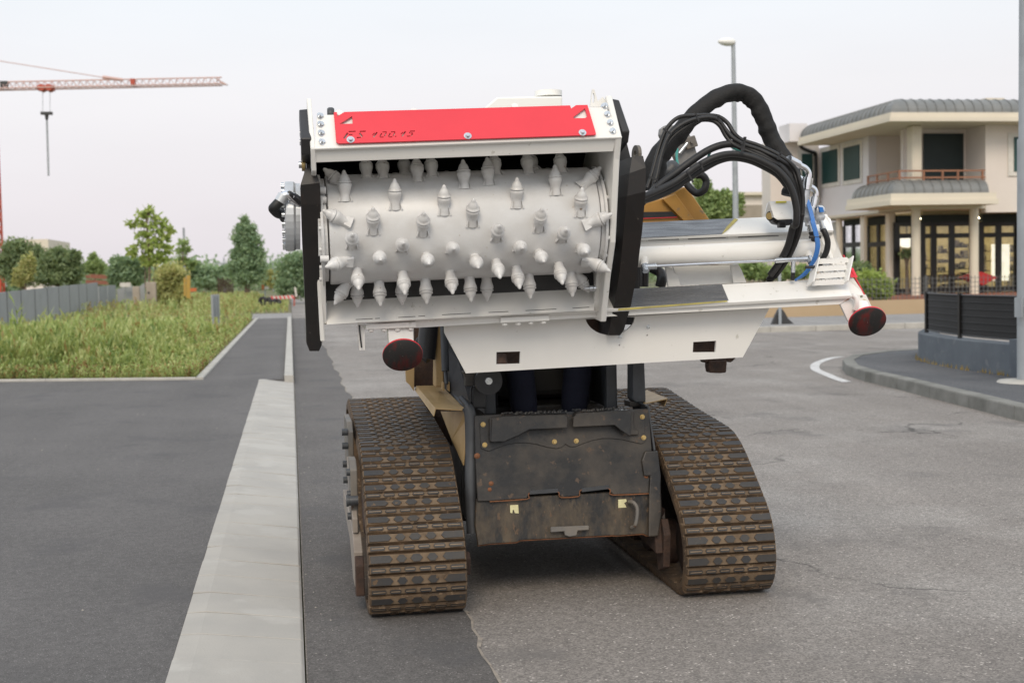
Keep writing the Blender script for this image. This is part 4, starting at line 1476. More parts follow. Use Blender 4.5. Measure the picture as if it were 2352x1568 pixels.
# lower rear plate with slots, below the drum
def lowp(reg, x, y, off=0.0):
    # plane: top edge at Y 4.74, bottom edge at Y 4.68
    a, c, e = p('C', 650, 1195, 4.74), p('D', 1690, 1042, 4.74), p('C', 650, 1475, 4.67)
    n = (c - a).cross(e - a).normalized()
    if n.y > 0:
        n = -n
    d = ray(reg, x, y)
    return CP + d * ((a + n * off - CP).dot(n) / d.dot(n))


slots = []
for reg, x0, y0, x1, y1 in (('C', 1000, 1419, 1205, 1409), ('C', 1233, 1407, 1293, 1404), ('C', 1512, 1394, 1722, 1382), ('C', 1753, 1380, 1838, 1375), ('D', -172, 1362, 180, 1344), ('D', 388, 1334, 632, 1322), ('D', 832, 1312, 1208, 1292), ('D', 1398, 1282, 1604, 1270)):
    slots.append([lowp(reg, x0, y0 - 4), lowp(reg, x1, y1 - 4), lowp(reg, x1, y1 + 4), lowp(reg, x0, y0 + 4)])
b = MB()
b.holed([lowp('C', 650, 1192), lowp('D', 1690, 1040), lowp('D', 1655, 1308), lowp('C', 650, 1478)], slots, (0, 0.012, 0))
b.build('scraper_plate', M['white'], pln)
b = MB()      # dark backing behind the slots
b.prism([lowp('C', 660, 1380, -0.02), lowp('D', 1650, 1240, -0.02), lowp('D', 1650, 1300, -0.02), lowp('C', 660, 1450, -0.02)], (0, 0.004, 0))
b.build('slot_backing', M['black'], pln)
# foot flange under the scraper plate
poly('foot_flange', [lowp('C', 585, 1480), lowp('D', 1660, 1312), lowp('D', 1800, 1300), p('D', 1800, 1375, 4.75), p('D', 1000, 1420, 4.75), p('C', 1700, 1450, 4.75), p('C', 590, 1478, 4.72)], (0, 0.02, 0), M['white'], bevel=0.002, seg=1)

# clamp blocks with round headed bolts
for nm, q4, bolts in (('clamp_block', [('H', 100, 278, 4.70), ('H', 603, 252, 4.70), ('H', 603, 308, 4.70), ('H', 100, 330, 4.70)], [('H', 153, 338), ('H', 283, 335), ('H', 415, 330), ('H', 548, 322)]),
                      ('clamp_block', [('H', 1438, 208, 4.70), ('H', 1925, 187, 4.70), ('H', 1925, 242, 4.70), ('H', 1438, 265, 4.70)], [('H', 1480, 278), ('H', 1612, 272), ('H', 1738, 264), ('H', 1864, 258)])):
    cb = poly(nm, q4, (0, 0.05, 0), M['white'], bevel=0.002, seg=1)
    for r_, x, y in bolts:
        b = MB()
        q = p(r_, x, y - 18, 4.715)
        b.lathe(q, (0, 0.1, -1), [(0.004, 0), (0.011, 0.004), (0.011, 0.009), (0.007, 0.013), (0.002, 0.015)], 12)
        b.build('clamp_bolt', M['white'], cb)
# spring pin plate on the far left
b = MB()
b.holed([p('H', 20, 275, 4.72), p('H', 92, 275, 4.72), p('H', 92, 532, 4.72), p('H', 40, 532, 4.72)], [[p('H', 34, 320, 4.72), p('H', 46, 320, 4.72), p('H', 66, 505, 4.72), p('H', 55, 508, 4.72)]], (0, 0.012, 0))
b.build('lock_plate', M['white'], pln)
b = MB()
b.tube([p('H', 38, 285, 4.712), p('H', 42, 350, 4.710), p('H', 52, 440, 4.710), p('H', 60, 508, 4.712)], 0.003, n=6)
b.build('lock_pin', M['black'], pln)

# ---- skids: thick black side plates
def skid(name, front, back, th, pos):
    b = MB()
    b.prism([Vector(q) for q in front] + [Vector(q) for q in back], (th, 0, 0))
    return b.build(name, M['skid'], pln, bevel=0.006, seg=2)


TH = 0.062
b = MB()
b.rows([(p('V', 702, 386, 4.41), p('V', 722, 386, 4.41)), (p('V', 690, 425, 4.395), p('V', 735, 420, 4.395)), (p('V', 692, 470, 4.42), p('V', 737, 470, 4.42)), (p('V', 695, 560, 4.52), p('V', 737, 560, 4.52)),
        (p('V', 703, 745, 4.72), p('V', 739, 745, 4.72)), (p('V', 704, 788, 4.76), p('V', 739, 792, 4.76)), (p('V', 711, 806, 4.775), p('V', 733, 806, 4.775))], (0.0, 0.16, 0.0))
b.build('skid', M['skid'], pln)
b = MB()
b.rows([(p('V', 687, 252, 4.44), p('V', 710, 250, 4.44)), (p('V', 691, 318, 4.315), p('V', 715, 318, 4.315)), (p('V', 692, 355, 4.34), p('V', 715, 355, 4.34))], (0, 0.12, -0.02))
b.build('skid_guide', M['black'], pln, bevel=0.003, seg=1)
for y_ in (400, 500, 608, 715):
    b = MB()
    q = p('A', 325, y_, 4.5)
    b.cyl(q, q + Vector((0.012, 0, 0)), 0.011, n=6)
    b.build('guide_bolt', M['zinc'], pln)
poly('skid_link', [('A', 398, 850, 4.47), ('A', 470, 850, 4.47), ('A', 470, 1030, 4.47), ('A', 410, 1030, 4.47)], (0, 0.1, 0), M['black'])
b = MB()
q = p('A', 350, 985, 4.46)
b.cyl(q, q + Vector((0.012, 0, 0)), 0.022, n=20)
b.build('spacer_washer', M['brass'], pln)
b = MB()
b.cyl(q - Vector((0.01, 0, 0)), q, 0.012, n=6)
b.build('bolt', M['zinc'], pln)
# right one: its inner side shows as well
b = MB()
b.rows([(p('V', 1452, 360, 4.41), p('V', 1477, 358, 4.41)), (p('V', 1446, 398, 4.395), p('V', 1483, 385, 4.395)), (p('V', 1441, 450, 4.40), p('V', 1483, 440, 4.40)), (p('V', 1433, 530, 4.50), p('V', 1475, 530, 4.50)),
        (p('V', 1424, 620, 4.60), p('V', 1463, 630, 4.61)), (p('V', 1412, 695, 4.69), p('V', 1449, 702, 4.70)), (p('V', 1403, 738, 4.74), p('V', 1433, 758, 4.75)), (p('V', 1398, 770, 4.765), p('V', 1424, 770, 4.765))], (0.0, 0.24, 0.0))
b.build('skid', M['skid'], pln)
b = MB()
b.rows([(p('B', 1852, 185, 4.46), p('B', 1960, 205, 4.46)), (p('B', 1995, 590, 4.38), p('B', 2088, 582, 4.38)), (p('B', 2010, 715, 4.41), p('B', 2070, 720, 4.41))], (0, 0.12, -0.03))
b.build('skid_guide', M['black'], pln, bevel=0.003, seg=1)
poly('skid_web', [('B', 1995, 665, 4.66), ('B', 2050, 715, 4.66), ('B', 2112, 960, 4.66), ('B', 2110, 1400, 4.66), ('B', 1990, 1560, 4.66), ('B', 1895, 1380, 4.66)], (0, 0.02, 0), M['black'])
poly('skid_web', [('D', 1808, 470, 4.80), ('D', 1842, 455, 4.80), ('D', 1948, 835, 4.80), ('D', 1935, 1000, 4.80), ('D', 1850, 1440, 4.80), ('D', 1735, 1140, 4.80)], (0, 0.012, 0), M['black'])
b = MB()
c_ = p('B', 2150, 860, 4.55)
ring_ = []
hole_ = []
for i in range(20):
    a = 2 * math.pi * i / 20
    ring_.append(c_ + Vector((0.0, math.cos(a) * 0.05, math.sin(a) * 0.034)))
    hole_.append(c_ + Vector((0.0, math.cos(a) * 0.022, math.sin(a) * 0.014)))
b.holed(ring_, [hole_], (0.012, 0, 0))
b.build('skid_eye', M['steelgrey'], pln)

# drive motor outside the left wall
b = MB()
mo = p('C', 330, 180, 4.60)
ma = Vector((-1, 0, 0.02))
b.lathe(mo, ma, [(0.118, 0), (0.118, 0.018), (0.124, 0.02), (0.124, 0.052), (0.10, 0.054), (0.06, 0.056)], 32, smooth=False)
mot = b.build('drive_motor', M['alu'], pln, bevel=0.003, seg=1)
b = MB()
b.cyl((0, 0, 0), (0, 0, 0.011), 0.0085, n=8)
mb_, _c = b.mesh('motor_bolt', M['zinc'])
mb_.transform(Matrix.Translation(_c))
for i in range(22):
    a = 2 * math.pi * i / 22
    inst('motor_bolt', mb_, mo + ma * 0.053 + Vector((0, math.cos(a), math.sin(a))) * 0.112, mot, qz(ma))
b = MB()
b.tube([p('A', 300, 1420, 4.5), p('A', 230, 1375, 4.48), p('A', 175, 1345, 4.47), p('A', 120, 1375, 4.47)], 0.017, n=12)
b.cyl(p('A', 330, 1450, 4.5), p('A', 220, 1375, 4.48), 0.021, n=6)
b.build('hose_elbow', M['chrome'], pln)
b = MB()
b.cyl(p('A', 135, 1350, 4.47), p('A', 85, 1430, 4.47), 0.020, n=12)
b.build('hose_ferrule', M['alu'], pln)
b = MB()
b.tube([p('A', 100, 1410, 4.47), p('A', 25, 1490, 4.47), p('C', 10, 90, 4.48), p('C', 60, 140, 4.5), p('C', 150, 165, 4.54), p('C', 220, 200, 4.58)], 0.0175, n=12)
b.build('motor_hose', M['rubber'], pln)
b = MB()
b.tube([p('A', 240, 1440, 4.58), p('A', 185, 1470, 4.58), p('C', 175, 60, 4.6), p('C', 130, 130, 4.62), p('C', 140, 200, 4.62), p('C', 220, 240, 4.62)], 0.0165, n=12)
b.build('motor_hose', M['rubber'], pln)

# inner wall pieces at the left end of the drum
for x0, x1, Y_ in ((540, 605, 4.44), (612, 690, 4.50)):
    poly('end_plate', [('C', x0, -60, Y_), ('C', x1, -60, Y_), ('C', x1 + 8, 640, Y_ + 0.04), ('C', x0 + 14, 660, Y_ + 0.04)], (0, 0.02, 0), M['wgrey'], bevel=0.002, seg=1)
poly('end_plate', [('C', 560, 680, 4.56), ('C', 632, 670, 4.56), ('C', 650, 1470, 4.68), ('C', 585, 1475, 4.68)], (0, 0.03, 0), M['white'], bevel=0.002, seg=1)
poly('end_plate', [('D', 1790, 480, 4.56), ('D', 1808, 480, 4.56), ('D', 1725, 1300, 4.70), ('D', 1650, 1310, 4.70), ('D', 1690, 880, 4.62)], (0, 0.03, 0), M['white'], bevel=0.002, seg=1)
for reg, x, y in (('A', 600, 1290), ('A', 605, 1405), ('C', 635, 690)):
    b = MB()
    q = p(reg, x, y, 4.46)
    b.cyl(q - Vector((0.018, 0, 0)), q + Vector((0.012, 0, 0)), 0.013, n=12)
    b.build('cap_screw', M['wgrey'], pln)
b = MB()
q = p('D', 1600, 1045, 4.62)
b.cyl(q - Vector((0.02, 0, 0)), q + Vector((0.012, 0, 0)), 0.006, n=10)
b.cyl(q, q + Vector((0.012, 0, 0)), 0.012, n=6)
b.cyl(q + Vector((0.014, 0, 0)), q + Vector((0.024, 0, 0)), 0.012, n=6)
b.build('stop_bolt', M['zinc'], pln)

# ---- slide frame: lower rail
def plane3(a, c, e):
    n = (c - a).cross(e - a).normalized()
    if n.z < 0:
        n = -n

    def f(reg, x, y, lift=0.0):
        d = ray(reg, x, y)
        return CP + d * ((a + n * lift - CP).dot(n) / d.dot(n))
    return f, n


LRT, LRB = 4.84, 4.70
lr, lrn = plane3(p('G', 90, 900, LRB), p('G', 1985, 792, LRB), p('G', 500, 718, LRT))
poly('lower_rail', [lr('C', 600, 1440), lr('G', 90, 900), lr('G', 1985, 792), lr('G', 1940, 645), lr('G', 130, 737), lr('C', 640, 1210)], -lrn * 0.014, M['white'], bevel=0.0015, seg=1)
poly('slide_face', [lr('G', 60, 893, 0.0025), lr('G', 948, 832, 0.0025), lr('G', 892, 698, 0.0025), lr('G', 60, 739, 0.0025)], -lrn * 0.002, M['steel'])
poly('bare_edge', [p('G', 20, 903, LRB - 0.004), p('G', 930, 836, LRB - 0.004), p('G', 945, 846, LRB - 0.004), p('G', 15, 921, LRB - 0.004)], (0, 0.002, 0), M['yel_edge'])
poly('rail_web', [('C', 1000, 1490, 4.72), ('G', 80, 907, 4.72), ('G', 1985, 799, 4.72), ('G', 1890, 868, 4.72), ('G', 90, 962, 4.72), ('C', 1700, 1520, 4.72)], (0, 0.016, 0), M['white'], bevel=0.001, seg=1)
# upper rail
URT, URB = 5.04, 4.92
ur, urn = plane3(p('G', 100, 310, URB), p('G', 1835, 242, URB), p('G', 500, 165, URT))
poly('upper_rail', [ur('G', -120, 320), ur('G', 1835, 242), ur('G', 1780, 106), ur('G', -120, 195)], -urn * 0.012, M['white'], bevel=0.0015, seg=1)
poly('slide_face', [ur('G', -100, 318, 0.0025), ur('G', 890, 274, 0.0025), ur('G', 1005, 141, 0.0025), ur('G', -100, 192, 0.0025)], -urn * 0.002, M['steel'])
poly('bare_edge', [ur('G', 892, 275, 0.003), ur('G', 945, 235, 0.003), ur('G', 1028, 150, 0.003), ur('G', 1000, 142, 0.003), ur('G', 930, 215, 0.003)], -urn * 0.001, M['yel_edge'])
poly('rail_web', [('E', 40, 1530, 4.945), ('G', 1832, 246, 4.945), ('G', 1690, 300, 4.945), ('G', 1690, 350, 4.945), ('G', 0, 425, 4.945)], (0, 0.016, 0), M['white'], bevel=0.001, seg=1)
for x0, y0, x1, y1 in ((270, 327, 530, 318), (600, 318, 925, 306), (1030, 303, 1370, 288)):
    b = MB()
    b.bar(p('G', x0, y0, 4.943), p('G', x1, y1, 4.943), 0.004, 0.0025)
    b.build('rail_seam', M['cabgrey'], pln)
for x_, y_ in ((565, 320), (975, 305)):
    b = MB()
    q = p('G', x_, y_, 4.944)
    b.obox(q, (0.02, 0, 0.001), (0, 0.004, 0), (0, 0, 0.0045))
    b.build('weld_bead', M['white'], pln, bevel=0.003)

# side-shift cylinder between the rails
c0, c1 = p('G', 150, 470, 4.86), p('G', 1690, 400, 4.86)
b = MB()
b.cyl(c0, c1, 0.0405, n=28)
cyl_ = b.build('shift_cylinder', M['white'], pln)
b = MB()
b.cyl(c0 - (c1 - c0).normalized() * 0.22, c0, 0.017, n=16)
b.build('cylinder_rod', M['chrome'], pln)
for q0, q1 in ((p('G', 235, 480, 4.83), p('G', 238, 545, 4.81)), (p('G', 1620, 430, 4.83), p('G', 1640, 500, 4.81))):
    b = MB()
    b.cyl(q0, q1, 0.016, n=16)
    b.build('port_boss', M['white'], pln)
b = MB()
b.cyl(p('G', 238, 535, 4.80), p('G', 250, 590, 4.78), 0.014, n=6)
b.cyl(p('G', 240, 550, 4.79), p('G', 325, 548, 4.79), 0.012, n=6)
b.cyl(p('G', 325, 548, 4.79), p('G', 335, 547, 4.79), 0.013, n=12)
b.build('pipe_fitting', M['zinc'], pln)
b = MB()
b.cyl(p('G', 1340, 498, 4.79), p('G', 1420, 492, 4.79), 0.012, n=6)
b.cyl(p('G', 1550, 488, 4.79), p('G', 1610, 485, 4.79), 0.012, n=6)
b.cyl(p('G', 1420, 492, 4.79), p('G', 1570, 488, 4.79), 0.010, n=12)
b.cyl(p('G', 1495, 490, 4.79), p('G', 1492, 600, 4.79), 0.009, n=12)
b.cyl(p('G', 1630, 470, 4.80), p('G', 1645, 520, 4.78), 0.013, n=12)
b.build('pipe_fitting', M['zinc'], pln)
b = MB()
b.cyl(p('G', 325, 546, 4.79), p('G', 1345, 498, 4.79), 0.0052, n=10)
b.build('steel_pipe', M['chrome'], pln)
b = MB()
b.cyl(p('G', 1492, 600, 4.79), p('G', 1488, 660, 4.8), 0.008, n=10)
b.build('small_hose', M['rubber'], pln)
# bracket between the rails
poly('rail_bracket', [('G', 415, 545, 4.93), ('G', 470, 560, 4.93), ('G', 495, 605, 4.93), ('G', 520, 625, 4.93), ('G', 545, 712, 4.93), ('G', 440, 720, 4.93)], (0, 0.015, 0), M['white'], bevel=0.001, seg=1)
poly('rail_bracket', [('G', 965, 535, 4.93), ('G', 1030, 530, 4.93), ('G', 1060, 580, 4.93), ('G', 1100, 685, 4.93), ('G', 990, 690, 4.93)], (0, 0.015, 0), M['white'], bevel=0.001, seg=1)
poly('rail_panel', [('G', 480, 550, 4.98), ('G', 975, 535, 4.98), ('G', 1000, 690, 4.96), ('G', 535, 710, 4.96)], (0, 0.015, 0), M['white'])

# right end plate with its reflective strip
poly('end_plate', [('G', 1720, 420, 4.93), ('G', 1700, 250, 4.96), ('G', 1770, 110, 5.03), ('G', 1815, 150, 5.0), ('G', 1835, 245, 4.93), ('G', 1905, 455, 4.86), ('G', 1985, 620, 4.82), ('G', 2105, 790, 4.78), ('G', 1960, 800, 4.78), ('G', 1840, 560, 4.86)], (0, 0.02, 0), M['white'], bevel=0.002, seg=1)
poly('end_web', [('G', 1700, 300, 4.99), ('G', 1850, 300, 4.99), ('G', 1960, 640, 4.92), ('G', 1760, 660, 4.92)], (0, 0.015, 0), M['white'])
b = MB()
b.prism([p('G', 1918, 450, 4.85), p('G', 1924, 450, 4.85), p('G', 2140, 860, 4.765), p('G', 2130, 858, 4.765)], (0, 0.012, 0))
b.build('red_strip', M['red'], pln)
poly('red_strip', [('G', 1968, 555, 4.835), ('G', 2000, 560, 4.835), ('G', 2040, 640, 4.81), ('G', 1980, 640, 4.81)], (0, 0.004, 0), M['red'])
# stand bracket with holes
hs = []
for x_, y_, rx in ((2072, 803, 13), (2105, 893, 13)):
    hs.append([('G', x_ + rx * math.cos(a), y_ + rx * 0.95 * math.sin(a), 4.74) for a in [i * math.pi / 6 for i in range(12)]])
poly('stand_bracket', [('G', 1990, 790, 4.74), ('G', 2108, 785, 4.74), ('G', 2170, 915, 4.74), ('G', 2120, 960, 4.74), ('G', 1995, 960, 4.74)], (0, 0.016, 0), M['white'], holes=hs)
b = MB()      # curled gusset of the rail end
gus = []
for x0, y0 in ((1890, 865), (1965, 835), (2010, 800), (2030, 850), (2025, 900), (1995, 960), (1960, 1015)):
    gus.append(p('G', x0, y0, 4.725))
b.prism(gus, (0, 0.014, 0))
b.build('rail_gusset', M['white'], pln, bevel=0.003)
b = MB()
b.tube([p('G', 1990, 790, 4.70), p('G', 2020, 815, 4.70), p('G', 2030, 860, 4.70), p('G', 2015, 910, 4.71)], 0.010, n=8)
b.build('gusset_edge', M['white'], pln)
inst('bolt', bolt_z, p('G', 2090, 850, 4.738), pln, qz((0, -1, 0.1)), (1.1, 1.1, 1.1)).data = bolt_y


def foot(q, d, r_, stem):
    b = MB()
    b.lathe(q, d, [(r_ * 0.3, -0.010), (r_ * 0.9, -0.008), (r_, -0.004), (r_, 0.0), (r_ * 0.985, 0.002), (0.001, 0.002)], 48, caps=False)
    b.f = b.f
    f_ = b.build('stand_foot', [M['redworn']], pln)
    b = MB()
    b.lathe(q - Vector(d).normalized() * 0.0105, d, [(r_ * 0.5, -0.002), (r_ * 1.0, 0.0), (r_ * 1.006, 0.002), (r_ * 1.006, 0.006), (r_ * 1.0, 0.0065)], 48, caps=False)
    b.build('foot_rim', M['red'], f_)
    b = MB()
    b.cyl(q - Vector(d).normalized() * 0.012, q - Vector(d).normalized() * stem, 0.03, n=18)
    b.build('foot_stem', M['white'], f_)


foot(p('G', 2122, 1018, 4.66), Vector((-0.10, -0.76, -0.62)), 0.0735, 0.10)
foot(p('H', 468, 588, 4.62), Vector((-0.02, -0.80, -0.60)), 0.0735, 0.06)
poly('stand_leg', [('H', 318, 320, 4.72), ('H', 572, 310, 4.72), ('H', 580, 480, 4.70), ('H', 335, 500, 4.70)], (0, 0.05, 0), M['white'], bevel=0.002, seg=1)

# ---- attachment plate with fork pockets and a round cut-out
def ap(reg, x, y):
    a, c, e = p('H', 880, 280, 4.80), p('I', 2050, 115, 4.80), p('H', 1095, 762, 4.825)
    n = (c - a).cross(e - a).normalized()
    d = ray(reg, x, y)
    return CP + d * ((a - CP).dot(n) / d.dot(n))


arc = [ap('I', 468 + 246 * math.cos(a), 192 + 190 * math.sin(a)) for a in [R(4) + i * R(172) / 24 for i in range(25)]]
hs = [[ap('H', 1398, 552), ap('H', 1635, 545), ap('H', 1630, 666), ap('H', 1396, 673)],
      [ap('I', 1293, 452), ap('I', 1522, 440), ap('I', 1512, 552), ap('I', 1288, 555)], arc]
for x_, y_ in ((834, 385), (560, 482)):
    hs.append([ap('I', x_ + 9 * math.cos(a), y_ + 9 * math.sin(a)) for a in [i * math.pi / 4 for i in range(8)]])
b = MB()
b.holed([ap('H', 880, 278), ap('H', 882, 360), ap('H', 1095, 762), ap('I', 1785, 603), ap('I', 2050, 115)], hs, (0, 0.014, 0))
b.build('attachment_plate', M['white'], pln)
for x_, y_ in ((845, 302), (567, 397)):
    inst('bolt', bolt_z, ap('I', x_, y_) - Vector((0, 0.001, 0)), pln, qz((0, -1, 0)), (0.6, 0.6, 0.6))
for q4, dd in (([('H', 1390, 540, 4.90), ('H', 1645, 532, 4.90), ('H', 1640, 690, 4.90), ('H', 1390, 700, 4.90)], 0.12), ([('I', 1285, 430, 4.90), ('I', 1530, 425, 4.90), ('I', 1520, 570, 4.90), ('I', 1280, 575, 4.90)], 0.12)):
    poly('pocket_back', q4, (0, 0.02, 0), M['darkrust'])
b = MB()
b.cyl(p('H', 1447, 590, 4.88), p('H', 1455, 690, 4.85), 0.021, n=14)
b.build('pocket_pin', M['darkrust'], pln)
poly('cutout_back', [('I', 200, 170, 4.93), ('I', 470, 170, 4.93), ('I', 470, 400, 4.93), ('I', 200, 400, 4.93)], (0, 0.02, 0), M['darkrust'])
poly('cutout_back', [('I', 470, 170, 4.96), ('I', 740, 170, 4.96), ('I', 740, 280, 4.96), ('I', 470, 280, 4.96)], (0, 0.02, 0), M['black'])
# ---- step of serrated rungs
Ys0, Ys1 = 4.66, 4.78
def stp(x, y):
    t = (y - 470) / 230.0
    return p('G', x, y, Ys1 + (Ys0 - Ys1) * t * 0.5)


for (xa, ya, xb, yb) in ((1690, 488, 1640, 698), (1975, 478, 1930, 690)):
    b = MB()
    q0, q1 = stp(xa, ya), stp(xb, yb)
    b.bar(q0, q1, 0.006, 0.05, up=(0, 1, 0))
    b.build('step_side', M['white'], pln, bevel=0.002, seg=1)
for (xa, ya, xb, yb) in ((1692, 508, 1962, 495), (1690, 570, 1945, 556), (1672, 632, 1932, 616), (1650, 690, 1925, 678)):
    b = MB()
    q0, q1 = stp(xa, ya), stp(xb, yb)
    nteeth = 9
    up = Vector((0, 0, 1))
    pts = [q0 - up * 0.010, q1 - up * 0.010]
    for i in range(nteeth * 2, -1, -1):
        t = i / (nteeth * 2)
        pts.append(q0.lerp(q1, t) + up * (0.012 if i % 2 else 0.006) + Vector((0, 0.03, 0)) * 0)
    b.prism(pts, (0, 0.03, 0.0))
    b.build('step_rung', M['white'], pln)

# ---- work light cover, valve, fittings, tank
poly('light_cover', [('E', 1480, 1203, 4.85), ('E', 1705, 1198, 4.85), ('E', 1725, 1375, 4.80), ('E', 1560, 1382, 4.80), ('E', 1530, 1360, 4.80)], (0, 0.004, 0), M['white'], bevel=0.001, seg=1)
poly('light_cover_side', [('E', 1478, 1203, 4.85), ('E', 1530, 1362, 4.80), ('E', 1430, 1350, 4.95), ('E', 1455, 1230, 4.95)], (0.003, 0, 0), M['white'])
poly('warning_label', [p('E', 1545, 1202, 4.842), p('E', 1648, 1200, 4.842), p('E', 1648, 1217, 4.838), p('E', 1545, 1219, 4.838)], (0, 0.001, 0), M['sticker'])
b = MB()
b.cyl(p('E', 1490, 1345, 4.85), p('E', 1530, 1345, 4.87), 0.020, n=20)
b.build('work_light', M['black'], pln)
b = MB()
b.cyl(p('E', 1480, 1345, 4.845), p('E', 1490, 1345, 4.85), 0.014, n=20)
b.build('light_lens', M['brass'], pln)
poly('light_base', [('E', 1500, 1370, 4.86), ('E', 1715, 1370, 4.86), ('E', 1710, 1430, 4.86), ('E', 1640, 1440, 4.86), ('E', 1540, 1420, 4.86)], (0, 0.05, 0), M['black'], bevel=0.006)
poly('light_plug', [('E', 1578, 1395, 4.84), ('E', 1645, 1395, 4.84), ('E', 1645, 1458, 4.84), ('E', 1582, 1458, 4.84)], (0, 0.03, 0), M['black'], bevel=0.003)

b = MB()      # chrome elbows
b.cyl(p('E', 1665, 800, 4.78), p('E', 1760, 850, 4.80), 0.0185, n=16)
b.cyl(p('E', 1755, 848, 4.80), p('E', 1778, 858, 4.80), 0.0165, n=16)
b.tube([p('E', 1770, 855, 4.80), p('E', 1830, 885, 4.80), p('E', 1860, 930, 4.80), p('E', 1860, 985, 4.80)], 0.0125, n=14)
b.cyl(p('E', 1858, 975, 4.80), p('E', 1845, 1055, 4.80), 0.0205, n=6)
b.cyl(p('E', 1845, 1050, 4.80), p('E', 1840, 1090, 4.80), 0.017, n=14)
b.build('hose_elbow', M['chrome'], pln)
b = MB()
b.cyl(p('E', 1760, 985, 4.84), p('E', 1810, 1010, 4.84), 0.0165, n=14)
b.tube([p('E', 1870, 1060, 4.84), p('E', 1915, 1090, 4.84), p('E', 1928, 1130, 4.84), p('E', 1925, 1170, 4.84)], 0.0125, n=14)
b.cyl(p('E', 1928, 1165, 4.84), p('E', 1912, 1240, 4.84), 0.020, n=6)
b.cyl(p('E', 1912, 1235, 4.84), p('E', 1905, 1270, 4.84), 0.016, n=14)
b.build('hose_elbow', M['chrome'], pln)
b = MB()
b.cyl(p('E', 1835, 1085, 4.81), p('E', 1815, 1240, 4.81), 0.0185, n=6)
b.build('valve_stem', M['zinc'], pln)
b = MB()
b.lathe(p('E', 1860, 1260, 4.84), p('E', 1858, 1440, 4.82) - p('E', 1860, 1260, 4.84), [(0.018, 0), (0.026, 0.12), (0.026, 0.35), (0.020, 0.45), (0.024, 0.6), (0.018, 0.75), (0.013, 0.8), (0.013, 1.0)], 16, unit=True)
b.lathe(p('E', 1950, 1250, 4.86), p('E', 1975, 1420, 4.85) - p('E', 1950, 1250, 4.86), [(0.018, 0), (0.027, 0.15), (0.027, 0.4), (0.020, 0.5), (0.025, 0.65), (0.018, 0.8), (0.013, 0.85), (0.013, 1.0)], 16, unit=True)
b.prism([p('E', 1835, 1300, 4.85), p('E', 2005, 1310, 4.85), p('E', 2010, 1370, 4.85), p('E', 1940, 1430, 4.85), p('E', 1840, 1400, 4.85)], (0, 0.04, 0))
b.build('valve_block', M['brassy'] if 'brassy' in M else M['alu'], pln, bevel=0.0)
poly('valve_tag', [('E', 1962, 1255, 4.82), ('E', 2000, 1262, 4.82), ('E', 2012, 1305, 4.82), ('E', 1975, 1310, 4.82)], (0, 0.01, 0), M['bluet'])
for a_, c_ in (((1860, 1400), (1875, 1460)), ((1975, 1390), (1995, 1455))):
    b = MB()
    q0, q1 = p('E', *a_, 4.82), p('E', *c_, 4.82)
    b.cyl(q0, q1, 0.010, n=12)
    b.cyl(q1, q1 + (q1 - q0) * 0.6, 0.0125, n=12)
    b.build('hose_ferrule', M['zinc'], pln)
b = MB()
b.tube([p('E', 1875, 1470, 4.82), p('G', 1640, 240, 4.82), p('G', 1660, 300, 4.83), p('G', 1680, 360, 4.85)], 0.011, n=10)
b.build('valve_hose', M['rubber'], pln)
b = MB()
b.tube([p('E', 2000, 1480, 4.82), p('G', 1760, 260, 4.81), p('G', 1785, 340, 4.81), p('G', 1775, 420, 4.82), p('G', 1740, 490, 4.84), p('G', 1700, 560, 4.88)], 0.012, n=10)
b.build('valve_hose', M['rubber'], pln)
# blue control cables
for k in range(4):
    o_ = k * 9 - 13
    b = MB()
    b.tube([p('E', 1845 + o_, 1190, 4.80), p('E', 1870 + o_, 1260, 4.79), p('E', 1900 + o_, 1380, 4.77), p('G', 1660 + o_, 180, 4.76), p('G', 1690 + o_, 290, 4.75), p('G', 1700 + o_, 380, 4.75), p('G', 1680 + o_, 470, 4.76), p('G', 1640 + o_, 550, 4.78), p('G', 1580 + o_, 620, 4.80), p('G', 1510, 660 + k * 2, 4.83)], 0.0036, n=6)
    b.build('control_cable', M['bluew'], pln)
for x_, y_ in ((1678, 292), (1645, 545)):
    b = MB()
    q = p('G', x_, y_, 4.752)
    b.cyl(q - Vector((0.024, 0, 0.004)), q + Vector((0.024, 0, -0.004)), 0.006, n=8)
    b.build('cable_tie', M['black'], pln)
# water tank behind the hood
b = MB()
b.prism([p('B', 340, 330, 5.2), p('B', 350, 290, 5.2), p('B', 490, 172, 5.2), p('B', 1275, 160, 5.2), p('B', 1280, 330, 5.2)], (0, 0.35, 0))
tk = b.build('water_tank', M['plas'], pln, bevel=0.02, seg=3)
b = MB()
b.cyl(p('B', 1108, 165, 5.3), p('B', 1106, 100, 5.3), 0.058, n=24)
b.build('tank_cap', M['plas'], tk)

# ---- hoses over the top
def hose(name, pts, r_, m='rubber', rf=None, n=12):
    b = MB()
    b.tube([p(*q) for q in pts], r_, n=n, sub=7, rf=rf)
    return b.build(name, M[m], pln)


def slf(t, a):
    w = math.sin(t * 150) * 0.5 + math.sin(t * 83 + 1.2) * 0.6
    return 0.0400 * (1 + 0.10 * w * (0.4 + 0.6 * max(0, math.sin(a + 2))) + 0.05 * math.sin(3 * a + t * 20)) * (1.25 - 0.35 * min(1, t * 4))


